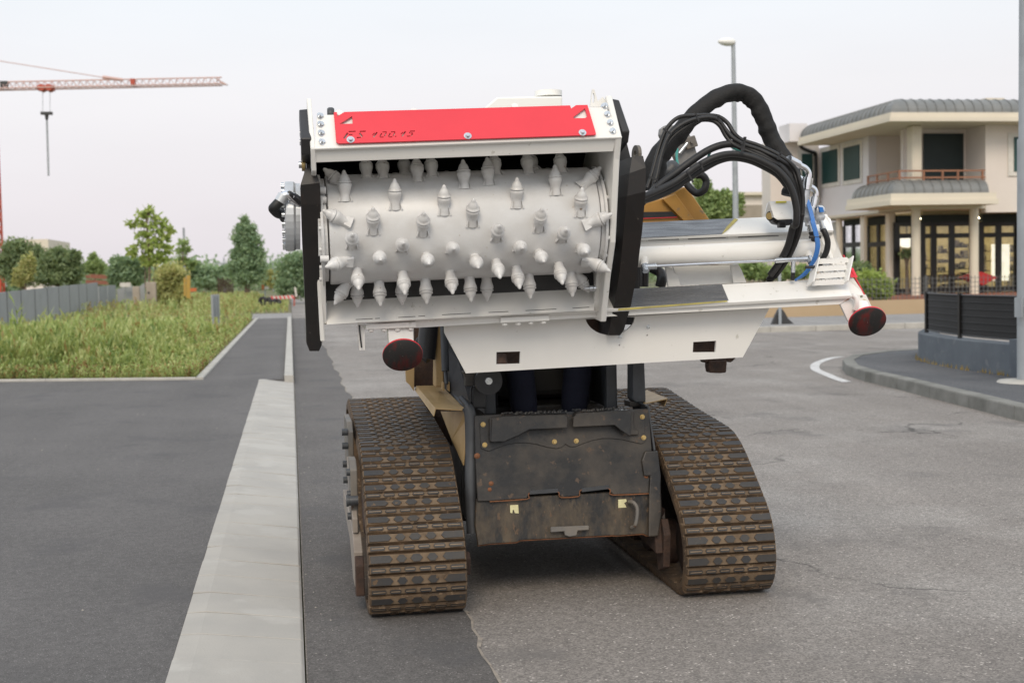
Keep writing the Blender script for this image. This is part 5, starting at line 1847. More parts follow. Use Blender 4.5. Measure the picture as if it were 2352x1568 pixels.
hose('hose_sleeve', [('E', 390, 1080, 4.95), ('E', 370, 960, 4.95), ('E', 400, 800, 4.95), ('E', 480, 680, 4.95), ('E', 590, 560, 4.95), ('E', 700, 430, 4.95), ('E', 840, 300, 4.95), ('E', 980, 205, 4.95), ('E', 1130, 150, 4.95), ('E', 1250, 165, 4.95), ('E', 1340, 240, 4.95),
                     ('E', 1400, 350, 4.95), ('E', 1450, 470, 4.95), ('E', 1500, 590, 4.95), ('E', 1570, 710, 4.93), ('E', 1640, 820, 4.90), ('E', 1690, 920, 4.88), ('E', 1700, 1040, 4.88), ('E', 1680, 1150, 4.88)], 0.033, 'sleeve', slf, 20)
end1 = [('E', 1700, 880, 4.74), ('E', 1755, 1020, 4.73), ('E', 1785, 1180, 4.73), ('E', 1780, 1350, 4.73), ('G', 1550, 120, 4.73), ('G', 1530, 260, 4.75), ('G', 1480, 400, 4.78), ('G', 1410, 530, 4.82), ('G', 1320, 650, 4.87)]


def shift(lst, dx, dy, dY=0.0):
    return [(r_, x + dx * (1 if r_ == 'E' else 0.87), y + dy, Y + dY) for r_, x, y, Y in lst]


hose('hydraulic_hose', [('E', 300, 1080, 4.78), ('E', 345, 940, 4.80), ('E', 400, 740, 4.82), ('E', 450, 580, 4.83), ('E', 510, 470, 4.83), ('E', 610, 390, 4.83), ('E', 760, 375, 4.83), ('E', 900, 372, 4.83), ('E', 1000, 390, 4.83), ('E', 1080, 450, 4.82), ('E', 1140, 545, 4.80), ('E', 1220, 610, 4.79), ('E', 1380, 665, 4.77), ('E', 1560, 750, 4.75)] + shift(end1, 22, -10, 0.0), 0.0085)
hose('hydraulic_hose', [('E', 350, 1080, 4.76), ('E', 390, 960, 4.77), ('E', 440, 740, 4.79), ('E', 510, 570, 4.80), ('E', 620, 470, 4.80), ('E', 760, 410, 4.80), ('E', 900, 392, 4.80), ('E', 990, 420, 4.80), ('E', 1060, 510, 4.79), ('E', 1130, 590, 4.77), ('E', 1230, 650, 4.76), ('E', 1400, 710, 4.745), ('E', 1560, 790, 4.73)] + shift(end1, -5, 5, 0.012), 0.0085)
hose('hydraulic_hose', [('E', 330, 1100, 4.79), ('E', 370, 960, 4.79), ('E', 430, 760, 4.80), ('E', 530, 600, 4.81), ('E', 650, 500, 4.81), ('E', 790, 425, 4.81), ('E', 920, 420, 4.81), ('E', 1000, 470, 4.80), ('E', 1060, 570, 4.79), ('E', 1130, 650, 4.77), ('E', 1250, 710, 4.76), ('E', 1420, 780, 4.74), ('E', 1560, 850, 4.73)] + shift(end1, -28, 20, 0.02), 0.0085)
hose('large_hose', [('E', 250, 1215, 4.70), ('E', 400, 1060, 4.74), ('E', 560, 940, 4.76), ('E', 720, 820, 4.77), ('E', 870, 720, 4.78), ('E', 1000, 665, 4.78), ('E', 1120, 650, 4.78), ('E', 1240, 680, 4.77), ('E', 1420, 760, 4.75), ('E', 1580, 860, 4.74), ('E', 1690, 1000, 4.74), ('E', 1750, 1180, 4.75), ('E', 1765, 1350, 4.76), ('G', 1525, 150, 4.77), ('G', 1500, 280, 4.79), ('G', 1440, 430, 4.82), ('G', 1350, 580, 4.86), ('G', 1290, 665, 4.9)], 0.0145)
hose('large_hose', [('E', 230, 1170, 4.66), ('E', 400, 1100, 4.70), ('E', 560, 1020, 4.72), ('E', 720, 910, 4.73), ('E', 850, 825, 4.74), ('E', 990, 765, 4.74), ('E', 1130, 745, 4.74), ('E', 1290, 770, 4.73), ('E', 1440, 830, 4.72), ('E', 1570, 910, 4.71), ('E', 1680, 1050, 4.70), ('E', 1740, 1250, 4.70), ('E', 1740, 1420, 4.71), ('G', 1490, 220, 4.74), ('G', 1450, 370, 4.77), ('G', 1380, 510, 4.81), ('G', 1300, 620, 4.85)], 0.0135)
hose('large_hose', [('E', 230, 1205, 4.69), ('E', 400, 1150, 4.73), ('E', 560, 1075, 4.75), ('E', 720, 965, 4.76), ('E', 870, 870, 4.77), ('E', 1000, 805, 4.77), ('E', 1130, 780, 4.77), ('E', 1290, 805, 4.76), ('E', 1440, 870, 4.75), ('E', 1570, 950, 4.74), ('E', 1660, 1060, 4.74)], 0.0145)
hose('water_hose', [('E', 880, 800, 4.80), ('E', 930, 690, 4.80), ('E', 1000, 650, 4.81), ('E', 1080, 660, 4.82), ('E', 1160, 700, 4.82), ('E', 1260, 735, 4.81), ('E', 1340, 760, 4.80)], 0.005, 'teal')
for q0, q1 in (((765, 360), (800, 425)), ((985, 375), (1000, 440)), ((1245, 590), (1230, 715)), ((1595, 735), (1560, 800)), ((815, 830), (840, 900)), ((690, 925), (745, 1020)), ((390, 1070), (420, 1165)), ((330, 975), (400, 995)), ((1215, 640), (1215, 730)), ((465, 505), (535, 555))):
    b = MB()
    a_, c_ = p('E', *q0, 4.70 if q0[0] > 600 else 4.74), p('E', *q1, 4.70 if q0[0] > 600 else 4.74)
    b.bar(a_, c_, 0.007, 0.004, up=(0, 1, 0))
    q = p('E', q0[0], q0[1], 4.695)
    b.obox(q, (0.005, 0, 0), (0, 0.004, 0), (0, 0, 0.004))
    b.build('cable_tie', M['black'], pln)

# ================================================================== surroundings
M['fence'] = mat('grey_slat_fence', (0.33, 0.345, 0.35), (0.28, 0.295, 0.30), rough=0.6, scale=1.2)
M['fconc'] = mat('raw_concrete', (0.40, 0.345, 0.28), (0.31, 0.265, 0.215), rough=0.85, scale=2.0, bump=0.004, bscale=18)
M['crane'] = mat('crane_red', (0.55, 0.09, 0.045), (0.42, 0.08, 0.05), rough=0.5, scale=2)
M['craneg'] = mat('crane_jib_faded', (0.66, 0.43, 0.38), (0.56, 0.40, 0.37), rough=0.6, scale=1)
M['darkm'] = mat('dark_metal', (0.05, 0.05, 0.052), rough=0.5)
M['galv'] = mat('galvanised', (0.40, 0.43, 0.45), (0.32, 0.34, 0.36), rough=0.5, metal=0.25, scale=4, spots=(0.30, 0.20, 0.13), spot_scale=6, spot_at=0.72)
M['bark'] = mat('bark', (0.20, 0.15, 0.11), (0.12, 0.09, 0.065), rough=0.9, scale=8)
M['beige'] = mat('beige_render', (0.80, 0.725, 0.665), (0.75, 0.675, 0.62), rough=0.85, scale=0.8)
M['cream'] = mat('cream_trim', (0.74, 0.67, 0.55), (0.70, 0.63, 0.52), rough=0.8, scale=1.0)
M['greyr'] = mat('pale_grey_render', (0.78, 0.75, 0.76), (0.74, 0.71, 0.72), rough=0.85, scale=0.8)
M['roofm'] = mat('grey_seam_metal', (0.20, 0.205, 0.20), (0.25, 0.25, 0.24), rough=0.5, metal=0.3, scale=2)
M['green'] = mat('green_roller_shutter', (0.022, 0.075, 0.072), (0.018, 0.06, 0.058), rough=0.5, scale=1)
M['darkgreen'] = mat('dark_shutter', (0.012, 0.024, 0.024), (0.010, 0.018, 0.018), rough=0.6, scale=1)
M['wood'] = mat('orange_wood_rail', (0.34, 0.16, 0.09), (0.26, 0.12, 0.07), rough=0.6, scale=3)
M['winw'] = mat('window_surround', (0.78, 0.74, 0.68), rough=0.7)
M['frame'] = mat('dark_window_frame', (0.016, 0.015, 0.015), rough=0.4)
M['brick'] = mat('red_plinth', (0.30, 0.12, 0.075), (0.22, 0.09, 0.06), rough=0.8, scale=6)
M['tanw'] = mat('tan_wall', (0.50, 0.37, 0.24), (0.46, 0.335, 0.215), rough=0.85, scale=0.7)
M['bluew2'] = mat('blue_grey_wall', (0.135, 0.155, 0.175), (0.105, 0.12, 0.14), rough=0.85, scale=3, spots=(0.16, 0.175, 0.19), spot_scale=9)
M['screen'] = mat('dark_screen_mesh', (0.022, 0.022, 0.023), (0.034, 0.033, 0.032), rough=0.8, scale=60)
M['wire'] = mat('wire_grey', (0.10, 0.10, 0.10), (0.16, 0.16, 0.16), rough=0.5)
M['wired'] = mat('dark_fence_wire', (0.045, 0.045, 0.046), rough=0.6)
M['yelp'] = mat('ochre_board', (0.46, 0.29, 0.06), (0.38, 0.24, 0.06), rough=0.7)
M['orange'] = mat('orange_plastic', (0.60, 0.16, 0.05), rough=0.6)
M['tyre'] = mat('old_tyre', (0.03, 0.03, 0.03), (0.05, 0.048, 0.045), rough=0.85, scale=9)
M['rwhite'] = mat('barrier_white', (0.70, 0.66, 0.60), rough=0.6)
M['interior'] = mat('shop_interior', (0.52, 0.45, 0.28), (0.42, 0.36, 0.22), rough=0.8, scale=2.5)
M['shelf'] = mat('shop_goods', (0.42, 0.38, 0.30), (0.12, 0.10, 0.08), rough=0.8, scale=5, lo=0.45, hi=0.55, spots=(0.55, 0.5, 0.42), spot_scale=11)
M['glass'] = mat('window_glass', (0.9, 0.92, 0.92), rough=0.03, trans=1.0)
M['lampg'] = emis('lit_lamp', (1.0, 0.95, 0.80), 1.2)
M['lampw'] = emis('lit_panel', (1.0, 0.93, 0.75), 1.0)
M['lampc'] = emis('ceiling_light', (1.0, 0.88, 0.58), 22.0)
M['redumb'] = mat('red_cloth', (0.50, 0.03, 0.03), rough=0.7)


def leafmat(name, c1, c2):
    m = mat(name, c1, c2, rough=0.65, scale=1.1, lo=0.35, hi=0.65, spec=0.3)
    b = m.node_tree.nodes['Principled BSDF']
    tr = m.node_tree.nodes.new('ShaderNodeBsdfTranslucent')
    tr.inputs['Color'].default_value = (min(1, c1[0] * 1.6), min(1, c1[1] * 1.5), c1[2], 1)
    ms = m.node_tree.nodes.new('ShaderNodeMixShader')
    ms.inputs[0].default_value = 0.28
    m.node_tree.links.new(b.outputs[0], ms.inputs[1])
    m.node_tree.links.new(tr.outputs[0], ms.inputs[2])
    m.node_tree.links.new(ms.outputs[0], m.node_tree.nodes['Material Output'].inputs[0])
    return m


LEAF = {'dark': [leafmat('leaf_dark_a', (0.196, 0.260, 0.134), (0.128, 0.184, 0.099)), leafmat('leaf_dark_b', (0.272, 0.335, 0.169), (0.187, 0.243, 0.124))],  # leaf tones lightened, haze over the distance put into the colour
        'olive': [leafmat('leaf_olive_a', (0.409, 0.436, 0.178), (0.289, 0.318, 0.134)), leafmat('leaf_olive_b', (0.510, 0.486, 0.213), (0.357, 0.352, 0.160))],
        'mid': [leafmat('leaf_mid_a', (0.272, 0.368, 0.160), (0.187, 0.268, 0.116)), leafmat('leaf_mid_b', (0.373, 0.469, 0.205), (0.272, 0.352, 0.151))],
        'blue': [leafmat('leaf_cool_a', (0.255, 0.361, 0.223), (0.179, 0.268, 0.169)), leafmat('leaf_cool_b', (0.340, 0.452, 0.267), (0.255, 0.335, 0.205))],
        'bright': [leafmat('leaf_bright_a', (0.340, 0.436, 0.124), (0.255, 0.335, 0.106)), leafmat('leaf_bright_b', (0.409, 0.486, 0.160), (0.307, 0.368, 0.124))]}


def leaves(blobs, count, size, seed, mats, drop=0.35, hang=0.0, spike=0.22):
    """leaf faces spread through ellipsoid clumps: blobs = (centre, (rx, ry, rz))"""
    rg = np.random.default_rng(seed)
    vol = np.array([b[1][0] * b[1][2] for b in blobs])
    pick = rg.choice(len(blobs), count, p=vol / vol.sum())
    c = np.array([b[0] for b in blobs], float)[pick]
    r = np.array([b[1] for b in blobs], float)[pick]
    d = rg.normal(size=(count, 3))
    d /= np.linalg.norm(d, axis=1)[:, None]
    # twig clumps
    ncl = max(8, count // 34)
    cd = rg.normal(size=(ncl, 3))
    cd /= np.linalg.norm(cd, axis=1)[:, None]
    which = rg.integers(0, ncl, count)
    d = cd[which] * 0.88 + d * 0.24
    rc = rg.uniform(0.35, 1.0, ncl)
    rc = np.where(rg.random(ncl) < spike, rc * 0 + rg.uniform(1.0, 1.32, ncl), rc)
    rad = rc[which][:, None] * rg.uniform(0.8, 1.12, (count, 1))
    pos = c + d * r * rad
    a = rg.normal(size=(count, 3))
    a[:, 2] -= hang
    a /= np.linalg.norm(a, axis=1)[:, None]
    t = rg.normal(size=(count, 3))
    b_ = np.cross(a, t)
    b_ /= np.linalg.norm(b_, axis=1)[:, None] + 1e-9
    s = size * rg.uniform(0.6, 1.35, (count, 1))
    v = np.empty((count, 4, 3))
    v[:, 0] = pos
    v[:, 1] = pos + a * s * 0.5 + b_ * s * 0.28
    v[:, 2] = pos + a * s
    v[:, 3] = pos + a * s * 0.5 - b_ * s * 0.28
    me = bpy.data.meshes.new('crown')
    ctr = pos.mean(axis=0)
    v -= ctr
    me.vertices.add(count * 4)
    me.vertices.foreach_set('co', v.reshape(-1))
    me.loops.add(count * 4)
    me.loops.foreach_set('vertex_index', np.arange(count * 4))
    me.polygons.add(count)
    me.polygons.foreach_set('loop_start', np.arange(count) * 4)
    for m in mats:
        me.materials.append(m)
    me.polygons.foreach_set('material_index', (rg.random(count) < 0.45).astype(np.int32))
    me.update()
    me.validate()
    return me, Vector(ctr)


def tree(name, label, base, blobs, count, size, kind, trunks, seed, group=None, cat='tree', hang=0.0):
    root = thing(name, base, label, cat, group)
    me, c = leaves(blobs, count, size, seed, LEAF[kind], hang=hang)
    reg_obj(bpy.data.objects.new('crown', me), c, root)
    rr = random.Random(seed)
    for pts, r0 in trunks:
        b = MB()
        b.tube(pts, r0, n=7, sub=3, rf=lambda t, a: r0 * (1 - 0.75 * t))
        # limbs into the clumps
        top = Vector(pts[-1])
        mid = Vector(pts[max(0, len(pts) - 2)])
        for bc, br in blobs[:10]:
            if rr.random() < 0.75:
                b.tube([mid.lerp(top, rr.random()), (mid + Vector(bc)) / 2 + Vector((0, 0, 0.1)), Vector(bc)], r0 * 0.3, n=5, sub=2)
        b.build('trunk', M['bark'], root)
    return root


def blob(reg, x, y, Y, rx, ry, depth=None):
    """ellipsoid clump from picture size: rx, ry in region pixels"""
    c = p(reg, x, y, Y)
    k = ((p(reg, x + 100, y, Y) - c).length) / 100
    return (tuple(c), (rx * k, depth if depth else rx * k * 0.9, ry * k))


# ---- verge with tall weeds
sheet('verge', [(-1.24, 16.7, 0.06), (-1.15, 42, 0.06), (-1.6, 48, 0.06), (0.0, 48, 0.06), (0.0, 110, 0.06), (-60, 110, 0.06), (-60, 34.5, 0.06), (-45, 30.15, 0.06)], M['soil'])


def weeds(name, label, samples, seed, mats, tall, leafy):
    rg = np.random.default_rng(seed)
    V, Fm, Q = [], [], []
    P_ = samples(rg)
    n = len(P_)
    x, y, h, cls = P_.T
    # stems: narrow triangles with leaves along them
    allv, mi = [], []
    nl = leafy
    base = np.stack([x, y, np.full(n, 0.05)], 1)
    lean = rg.normal(size=(n, 2)) * 0.13
    for k in range(nl):
        t = (k + rg.random(n)) / nl
        t = t ** 0.8
        pos = base + np.stack([lean[:, 0] * h * t, lean[:, 1] * h * t, h * t], 1)
        ang = rg.random(n) * 2 * np.pi
        ln = h * (0.21 * (1 - 0.4 * t) * rg.uniform(0.5, 1.3, n))
        up = rg.uniform(0.5, 2.2, n)
        tip = pos + np.stack([np.cos(ang) * ln, np.sin(ang) * ln, up * ln], 1)
        wd = (0.005 + 0.0004 * y) * rg.uniform(0.6, 1.3, n)
        sd = np.stack([-np.sin(ang) * wd, np.cos(ang) * wd, np.zeros(n)], 1)
        mid = (pos + tip) / 2 + np.array([0, 0, 1.0]) * (ln * 0.10)[:, None]
        allv.append(np.stack([pos, mid + sd, tip, mid - sd], 1))
        mi.append(cls)
    v = np.concatenate(allv)
    m_ = np.concatenate(mi).astype(np.int32)
    cnt = len(v)
    me = bpy.data.meshes.new(name)
    ctr = v.reshape(-1, 3).mean(axis=0)
    v = v - ctr
    me.vertices.add(cnt * 4)
    me.vertices.foreach_set('co', v.reshape(-1))
    me.loops.add(cnt * 4)
    me.loops.foreach_set('vertex_index', np.arange(cnt * 4))
    me.polygons.add(cnt)
    me.polygons.foreach_set('loop_start', np.arange(cnt) * 4)
    for q in mats:
        me.materials.append(q)
    me.polygons.foreach_set('material_index', m_)
    me.update()
    me.validate()
    o = bpy.data.objects.new(name, me)
    reg_obj(o, Vector(ctr), None)
    return tag(o, label, 'weeds', None, 'stuff')


G_ = [leafmat('weed_green', (0.36, 0.43, 0.16), (0.27, 0.345, 0.125)), leafmat('weed_yellow', (0.50, 0.53, 0.25), (0.40, 0.44, 0.20)), leafmat('weed_dark', (0.19, 0.27, 0.09), (0.14, 0.20, 0.07)),
      leafmat('weed_dry', (0.36, 0.28, 0.12), (0.27, 0.19, 0.08)), leafmat('weed_reddish', (0.24, 0.12, 0.06), (0.18, 0.10, 0.05))]


def kerb_y(x):        # front edge of the verge
    return 16.75 + np.maximum(0, -1.24 - x) * (30.15 - 16.72) / (45 - 1.24)


def samp_near(rg):
    n = 20000
    y0 = rg.uniform(0, 1, n) ** 1.3 * 14
    x = -1.32 - rg.uniform(0, 1, n) ** 1.0 * 8.5
    y = kerb_y(x) + 0.04 + y0
    nz = np.sin(x * 1.7 + y * 0.9) * 0.5 + np.sin(x * 0.7 - y * 1.3 + 2) * 0.5
    h = np.clip(0.12 + 0.62 * np.minimum(1, y0 / 1.6) + 0.12 * nz, 0.08, 1) * rg.uniform(0.55, 1.15, n)
    h *= np.clip((-1.22 - x) / 1.5, 0.28, 1)
    cl_ = np.sin(x * 3.1 + 1.7 * np.sin(y * 2.3)) * np.sin(y * 2.7 + 1.3 * np.sin(x * 1.9))
    h *= 0.78 + 0.42 * cl_
    lim = np.maximum(0.12, 1.33 - y * (1.33 - 0.12) / 36.0 + 0.10 * np.clip((x + 5) / 3, -0.5, 1.5))
    h = np.minimum(h, lim * rg.uniform(0.55, 1.0, n))
    h = np.where(rg.random(n) < 0.012, h * 1.35 + 0.1, h)
    r = rg.random(n)
    cls = np.where(r < 0.50, 0, np.where(r < 0.78, 1, np.where(r < 0.94, 2, 3)))
    edge_ = (y0 < 0.35) & (rg.random(n) < 0.35)
    cls = np.where(edge_, np.where(rg.random(n) < 0.5, 3, 4), cls)
    return np.stack([x, y, h, cls], 1)


def samp_far(rg):
    n = 9000
    y = rg.uniform(28, 85, n)
    x = -1.35 - rg.uniform(0, 1, n) * np.minimum(9, 2 + (y - 20) * 0.4)
    nb = 2600
    y[:nb] = rg.uniform(48.3, 75, nb)
    x[:nb] = rg.uniform(-6, 0.0, nb) - 0.1
    h = rg.uniform(0.25, 0.6, n) * np.clip((-1.0 - x) / 1.2, 0.4, 1)
    h = np.where(y < 46, np.minimum(h, 0.3), h)
    r = rg.random(n)
    cls = np.where(r < 0.35, 0, np.where(r < 0.70, 1, np.where(r < 0.80, 2, 3)))
    return np.stack([x, y, h, cls], 1)


weeds('tall_weeds', 'tall green weeds filling the verge behind the driveway', samp_near, 1, G_, True, 14)
weeds('far_weeds', 'yellowish weeds on the far verge beside the cycle path', samp_far, 2, G_, True, 8)


def samp_short(rg):
    n = 9000
    x = -1.27 - rg.uniform(0, 1, n) ** 1.4 * 9
    y0 = rg.uniform(0, 1, n) ** 2 * 3
    y = kerb_y(x) + 0.02 + y0
    m = rg.random(n) < 0.35
    x = np.where(m, -1.25 - rg.uniform(0, 0.5, n), x)
    y = np.where(m, rg.uniform(16.8, 42, n), y)
    h = rg.uniform(0.06, 0.2, n)
    r = rg.random(n)
    cls = np.where(r < 0.5, 0, np.where(r < 0.68, 1, np.where(r < 0.78, 2, np.where(r < 0.92, 3, 4))))
    return np.stack([x, y, h, cls], 1)


weeds('short_grass', 'short green and dry reddish grass along the kerb', samp_short, 3, G_, False, 6)

# ---- left fence of grey panels on a concrete base
fen = thing('panel_fence', (-7.6, 45, 0.1), 'grey slatted panel fence on a concrete base at left', 'fence')
XS = [-330, -220, -130, -40, 50, 155, 260, 355, 440, 520, 590, 650, 735]
XF = -7.55
for i in range(len(XS) - 1):
    a0, a1 = pX('M', XS[i], 770, XF), pX('M', XS[i + 1], 770, XF)
    y0, y1 = a0.y, a1.y
    def top(x):
        return 770 - 75 * x / 735.0
    z0, z1 = pX('M', XS[i], top(XS[i]), XF).z, pX('M', XS[i + 1], top(XS[i + 1]), XF).z
    zb0 = pX('M', XS[i], 1060 - 0.245 * (XS[i] - 95), XF).z
    zb1 = pX('M', XS[i + 1], 1060 - 0.245 * (XS[i + 1] - 95), XF).z
    b = MB()
    b.prism([(XF, y0 + 0.03, zb0), (XF, y1 - 0.03, zb1), (XF, y1 - 0.03, z1), (XF, y0 + 0.03, z0)], (-0.05, 0, 0))
    b.build('fence_panel', M['fence'], fen)
    b = MB()
    b.box((XF - 0.055, y0 - 0.03, 0.0), (XF + 0.004, y0 + 0.03, z0 + 0.01))
    b.build('post', M['darkm'], fen)
    b = MB()
    b.box((XF - 0.12, y0, -0.1), (XF + 0.06, y1 - 0.01, min(zb0, zb1) - 0.002))
    b.build('base_wall', M['fconc'], fen)
for xa, xb, yt, yb in ((740, 805, 722, 950), (808, 868, 716, 940)):
    a0, a1 = pX('M', xa, yt, XF), pX('M', xb, yt, XF)
    b = MB()
    b.box((XF - 0.05, a0.y, 0.2), (XF, a1.y - 0.05, a0.z))
    b.build('fence_panel', M['fence'], fen)
for xa, xb in ((876, 935), (938, 990), (1045, 1082)):
    b = MB()
    ya, yb = (748, 722) if xa < 900 else ((735, 715) if xa < 1000 else (722, 700))
    Y_ = 56 if xa < 1000 else 54.5
    q0, q1 = p('M', xa, ya, Y_), p('M', xb, yb, Y_)
    b.prism([q0, q1, Vector((q1.x, q1.y, 0)), Vector((q0.x, q0.y, 0))], (0, 0.05, 0))
    b.build('fence_panel', M['fence'], fen)
for xa, xb, yt, Y_, lab in ((990, 1042, 725, 52.0, 'left weathered concrete gate pillar at the fence end'), (1090, 1165, 692, 53.0, 'right concrete gate pillar with two dark bolt holes')):
    q0, q1 = p('M', xa, yt, Y_), p('M', xb, yt - 3, Y_)
    pil = thing('gate_pillar', (q0.x, Y_, 0), lab, 'pillar')
    b = MB()
    b.box((q0.x, Y_, 0), (q1.x, Y_ + 0.35, q0.z))
    b.build('shaft', M['fconc'], pil, bevel=0.02, seg=1)
    if xa > 1050:
        for yy in (772, 860):
            q = p('M', 1113, yy, Y_)
            b = MB()
            b.cyl(q + Vector((0, -0.01, 0)), q + Vector((0, 0.01, 0)), 0.05, n=10)
            b.build('bolt_hole', M['darkm'], pil)
q = p('M', 938, 712, 55.5)
b = MB()
b.box((q.x - 0.22, 55.5, q.z - 0.09), (q.x + 0.22, 55.55, q.z + 0.09))
tag(b.build('notice_board', M['rwhite']), 'small pale notice board on the fence beside the gate', 'sign')

# ---- narrow grey sign seen from the side
sg = thing('road_sign', pg('M', 1600, 1060, 0.06), 'narrow grey corrugated sign back on two posts in weeds', 'sign')
s0 = pg('M', 1598, 1062, 0.06)
for dx, dy in ((0.0, 0.0), (0.11, 0.55)):
    b = MB()
    b.cyl((s0.x + dx, s0.y + dy, 0), (s0.x + dx, s0.y + dy, 0.98), 0.024)
    b.build('post', M['galv'], sg)
for k in range(6):
    t = k / 5.0
    b = MB()
    b.box((s0.x - 0.035 + 0.13 * t, s0.y - 0.04 + 0.55 * t, 0.42), (s0.x + 0.01 + 0.13 * t, s0.y + 0.07 + 0.55 * t, 0.99))
    b.build('sign_slat', M['galv'] if k % 2 else M['fence'], sg)

# ---- barrier, tyres and marker in the far grass
def T(x, y, Y=61.0):
    return p('T', x, y, Y)


br = thing('road_barrier', T(800, 1250), 'red and white striped barrier board in the far weeds', 'barrier')
b = MB()
b.prism([T(460, 1050), T(1150, 1005), T(1150, 1105), T(460, 1140)], (0, 0.05, 0))
b.build('board', M['rwhite'], br)
for k in range(6):
    x0 = 470 + k * 118
    b = MB()
    b.prism([p('T', x0, 1048 - k * 7, 60.99), p('T', x0 + 50, 1046 - k * 7, 60.99), p('T', x0 + 95, 1134 - k * 6, 60.99), p('T', x0 + 45, 1136 - k * 6, 60.99)], (0, 0.005, 0))
    b.build('stripe', M['red'], br)
for x0 in (490, 1160):
    b = MB()
    b.cyl(T(x0, 1030, 61.1), T(x0, 1330, 61.1), 0.03)
    b.build('leg', M['crane'], br)
for x0, y0, tw, lab in ((240, 1190, 0.6, 'old black tyre standing at the left end of the striped barrier'), (420, 1210, 1.2, 'old black tyre with a red patch in front of the barrier'), (640, 1220, 1.3, 'old black tyre lying under the middle of the striped barrier')):
    c = T(x0, y0, 60.8)
    ty = thing('old_tyre', (c.x, c.y, 0), lab, 'tyre', 'old tyres by the barrier')
    ax_ = Vector((math.sin(tw), math.cos(tw), 0))
    if x0 == 640:
        ax_ = Vector((0.2, -0.5, 0.85))
    b = MB()
    b.lathe(c, ax_, [(0.11, -0.08), (0.18, -0.10), (0.225, -0.075), (0.235, 0), (0.225, 0.075), (0.18, 0.10), (0.11, 0.08), (0.11, -0.08)], 24, caps=False)
    b.build('casing', M['tyre'], ty)
b = MB()
b.prism([T(1150, 780), T(1210, 780), T(1250, 1050), T(1195, 1055)], (0, 0.04, 0))
tag(b.build('marker_panel', M['rwhite']), 'pale upright marker panel at the right end of the barrier', 'marker')
mk = thing('construction_sign', p('T', 330, 1000, 75), 'small white and orange sign board far down the verge', 'sign')
b = MB()
b.prism([p('T', 200, 705, 75), p('T', 270, 705, 75), p('T', 270, 850, 75), p('T', 210, 850, 75)], (0, 0.05, 0))
b.build('orange_panel', M['orange'], mk)
b = MB()
b.prism([p('T', 285, 760, 74.9), p('T', 410, 755, 74.9), p('T', 405, 830, 74.9), p('T', 285, 835, 74.9)], (0, 0.05, 0))
b.build('white_panel', M['rwhite'], mk)
b = MB()
b.cyl(p('T', 300, 850, 75.05), Vector((p('T', 300, 850, 75.05).x, 75.05, 0)), 0.04)
b.build('post', M['galv'], mk)
yb = thing('ochre_post', p('M', 1410, 800, 50), 'tall ochre yellow board standing behind the dense shrub', 'post')
for x0, x1, yt, yb_ in ((1375, 1392, 655, 795), (1396, 1425, 640, 815)):
    b = MB()
    b.prism([p('M', x0, yt + 4, 50), p('M', x1, yt, 50), p('M', x1, yb_, 50), p('M', x0, yb_, 50)], (0, 0.06, 0))
    b.build('board', M['yelp'], yb)
b = MB()
q0, q1 = p('M', 1425, 738, 58), p('M', 1470, 735, 58)
b.prism([q0, q1, p('M', 1470, 760, 58), p('M', 1425, 765, 58)], (0, 0.3, 0))
tag(b.build('orange_crate', M['orange']), 'orange plastic crate beside the ochre board', 'crate')
# rusty post-and-rail fence of the plot beyond
rf_ = thing('rusty_site_fence', p('M', 1690, 720, 75), 'rusty brown site fence of upright bars left of the poplar', 'fence')
for k in range(10):
    x_ = 1632 + k * 12
    b = MB()
    q0 = p('M', x_, 655 + (k % 3) * 8, 75)
    b.box((q0.x - 0.035, 75, 0), (q0.x + 0.035, 75.05, q0.z))
    b.build('bar', M['darkrust'], rf_)
# stacked brick pallet seen over the fence
b = MB()
q0, q1 = p('M', 640, 632, 70), p('M', 830, 640, 70)
for k in range(5):
    b.prism([q0 + Vector((0, 0, -0.3 * k)), q1 + Vector((0, 0, -0.3 * k)), q1 + Vector((0, 0, -0.3 * k - 0.22)), q0 + Vector((0, 0, -0.3 * k - 0.22))], (0, 1, 0))
tag(b.build('timber_stack', M['brick']), 'stack of reddish timber showing above the panel fence', 'timber')

# ---- utility pole(s)
for x0, yt, Y_, r_, lab in ((1375, 285, 80, 0.11, 'tall grey utility pole beside the tall thin tree'), (1676, 505, 130, 0.10, 'thin distant utility pole left of the poplar'), (2043, 548, 150, 0.10, 'thin distant pole between the poplar and the round tree')):
    q0 = p('M', x0, yt, Y_)
    up_ = thing('utility_pole', (q0.x, Y_, 0), lab, 'pole')
    b = MB()
    b.cyl((q0.x, Y_, 0), (q0.x, Y_, q0.z), r_, r_ * 0.6)
    b.build('shaft', M['galv'], up_)
    if x0 == 1676:
        b = MB()
        b.box((q0.x - 0.8, Y_ - 0.05, q0.z - 0.7), (q0.x + 0.8, Y_ + 0.05, q0.z - 0.55))
        b.build('cross_arm', M['galv'], up_)

# ---- tower crane
CY = 95.0
crn = thing('tower_crane', (p('M', 15, 760, CY).x, CY, 0), 'red tower crane with long lattice jib and hanging hook at left', 'crane')


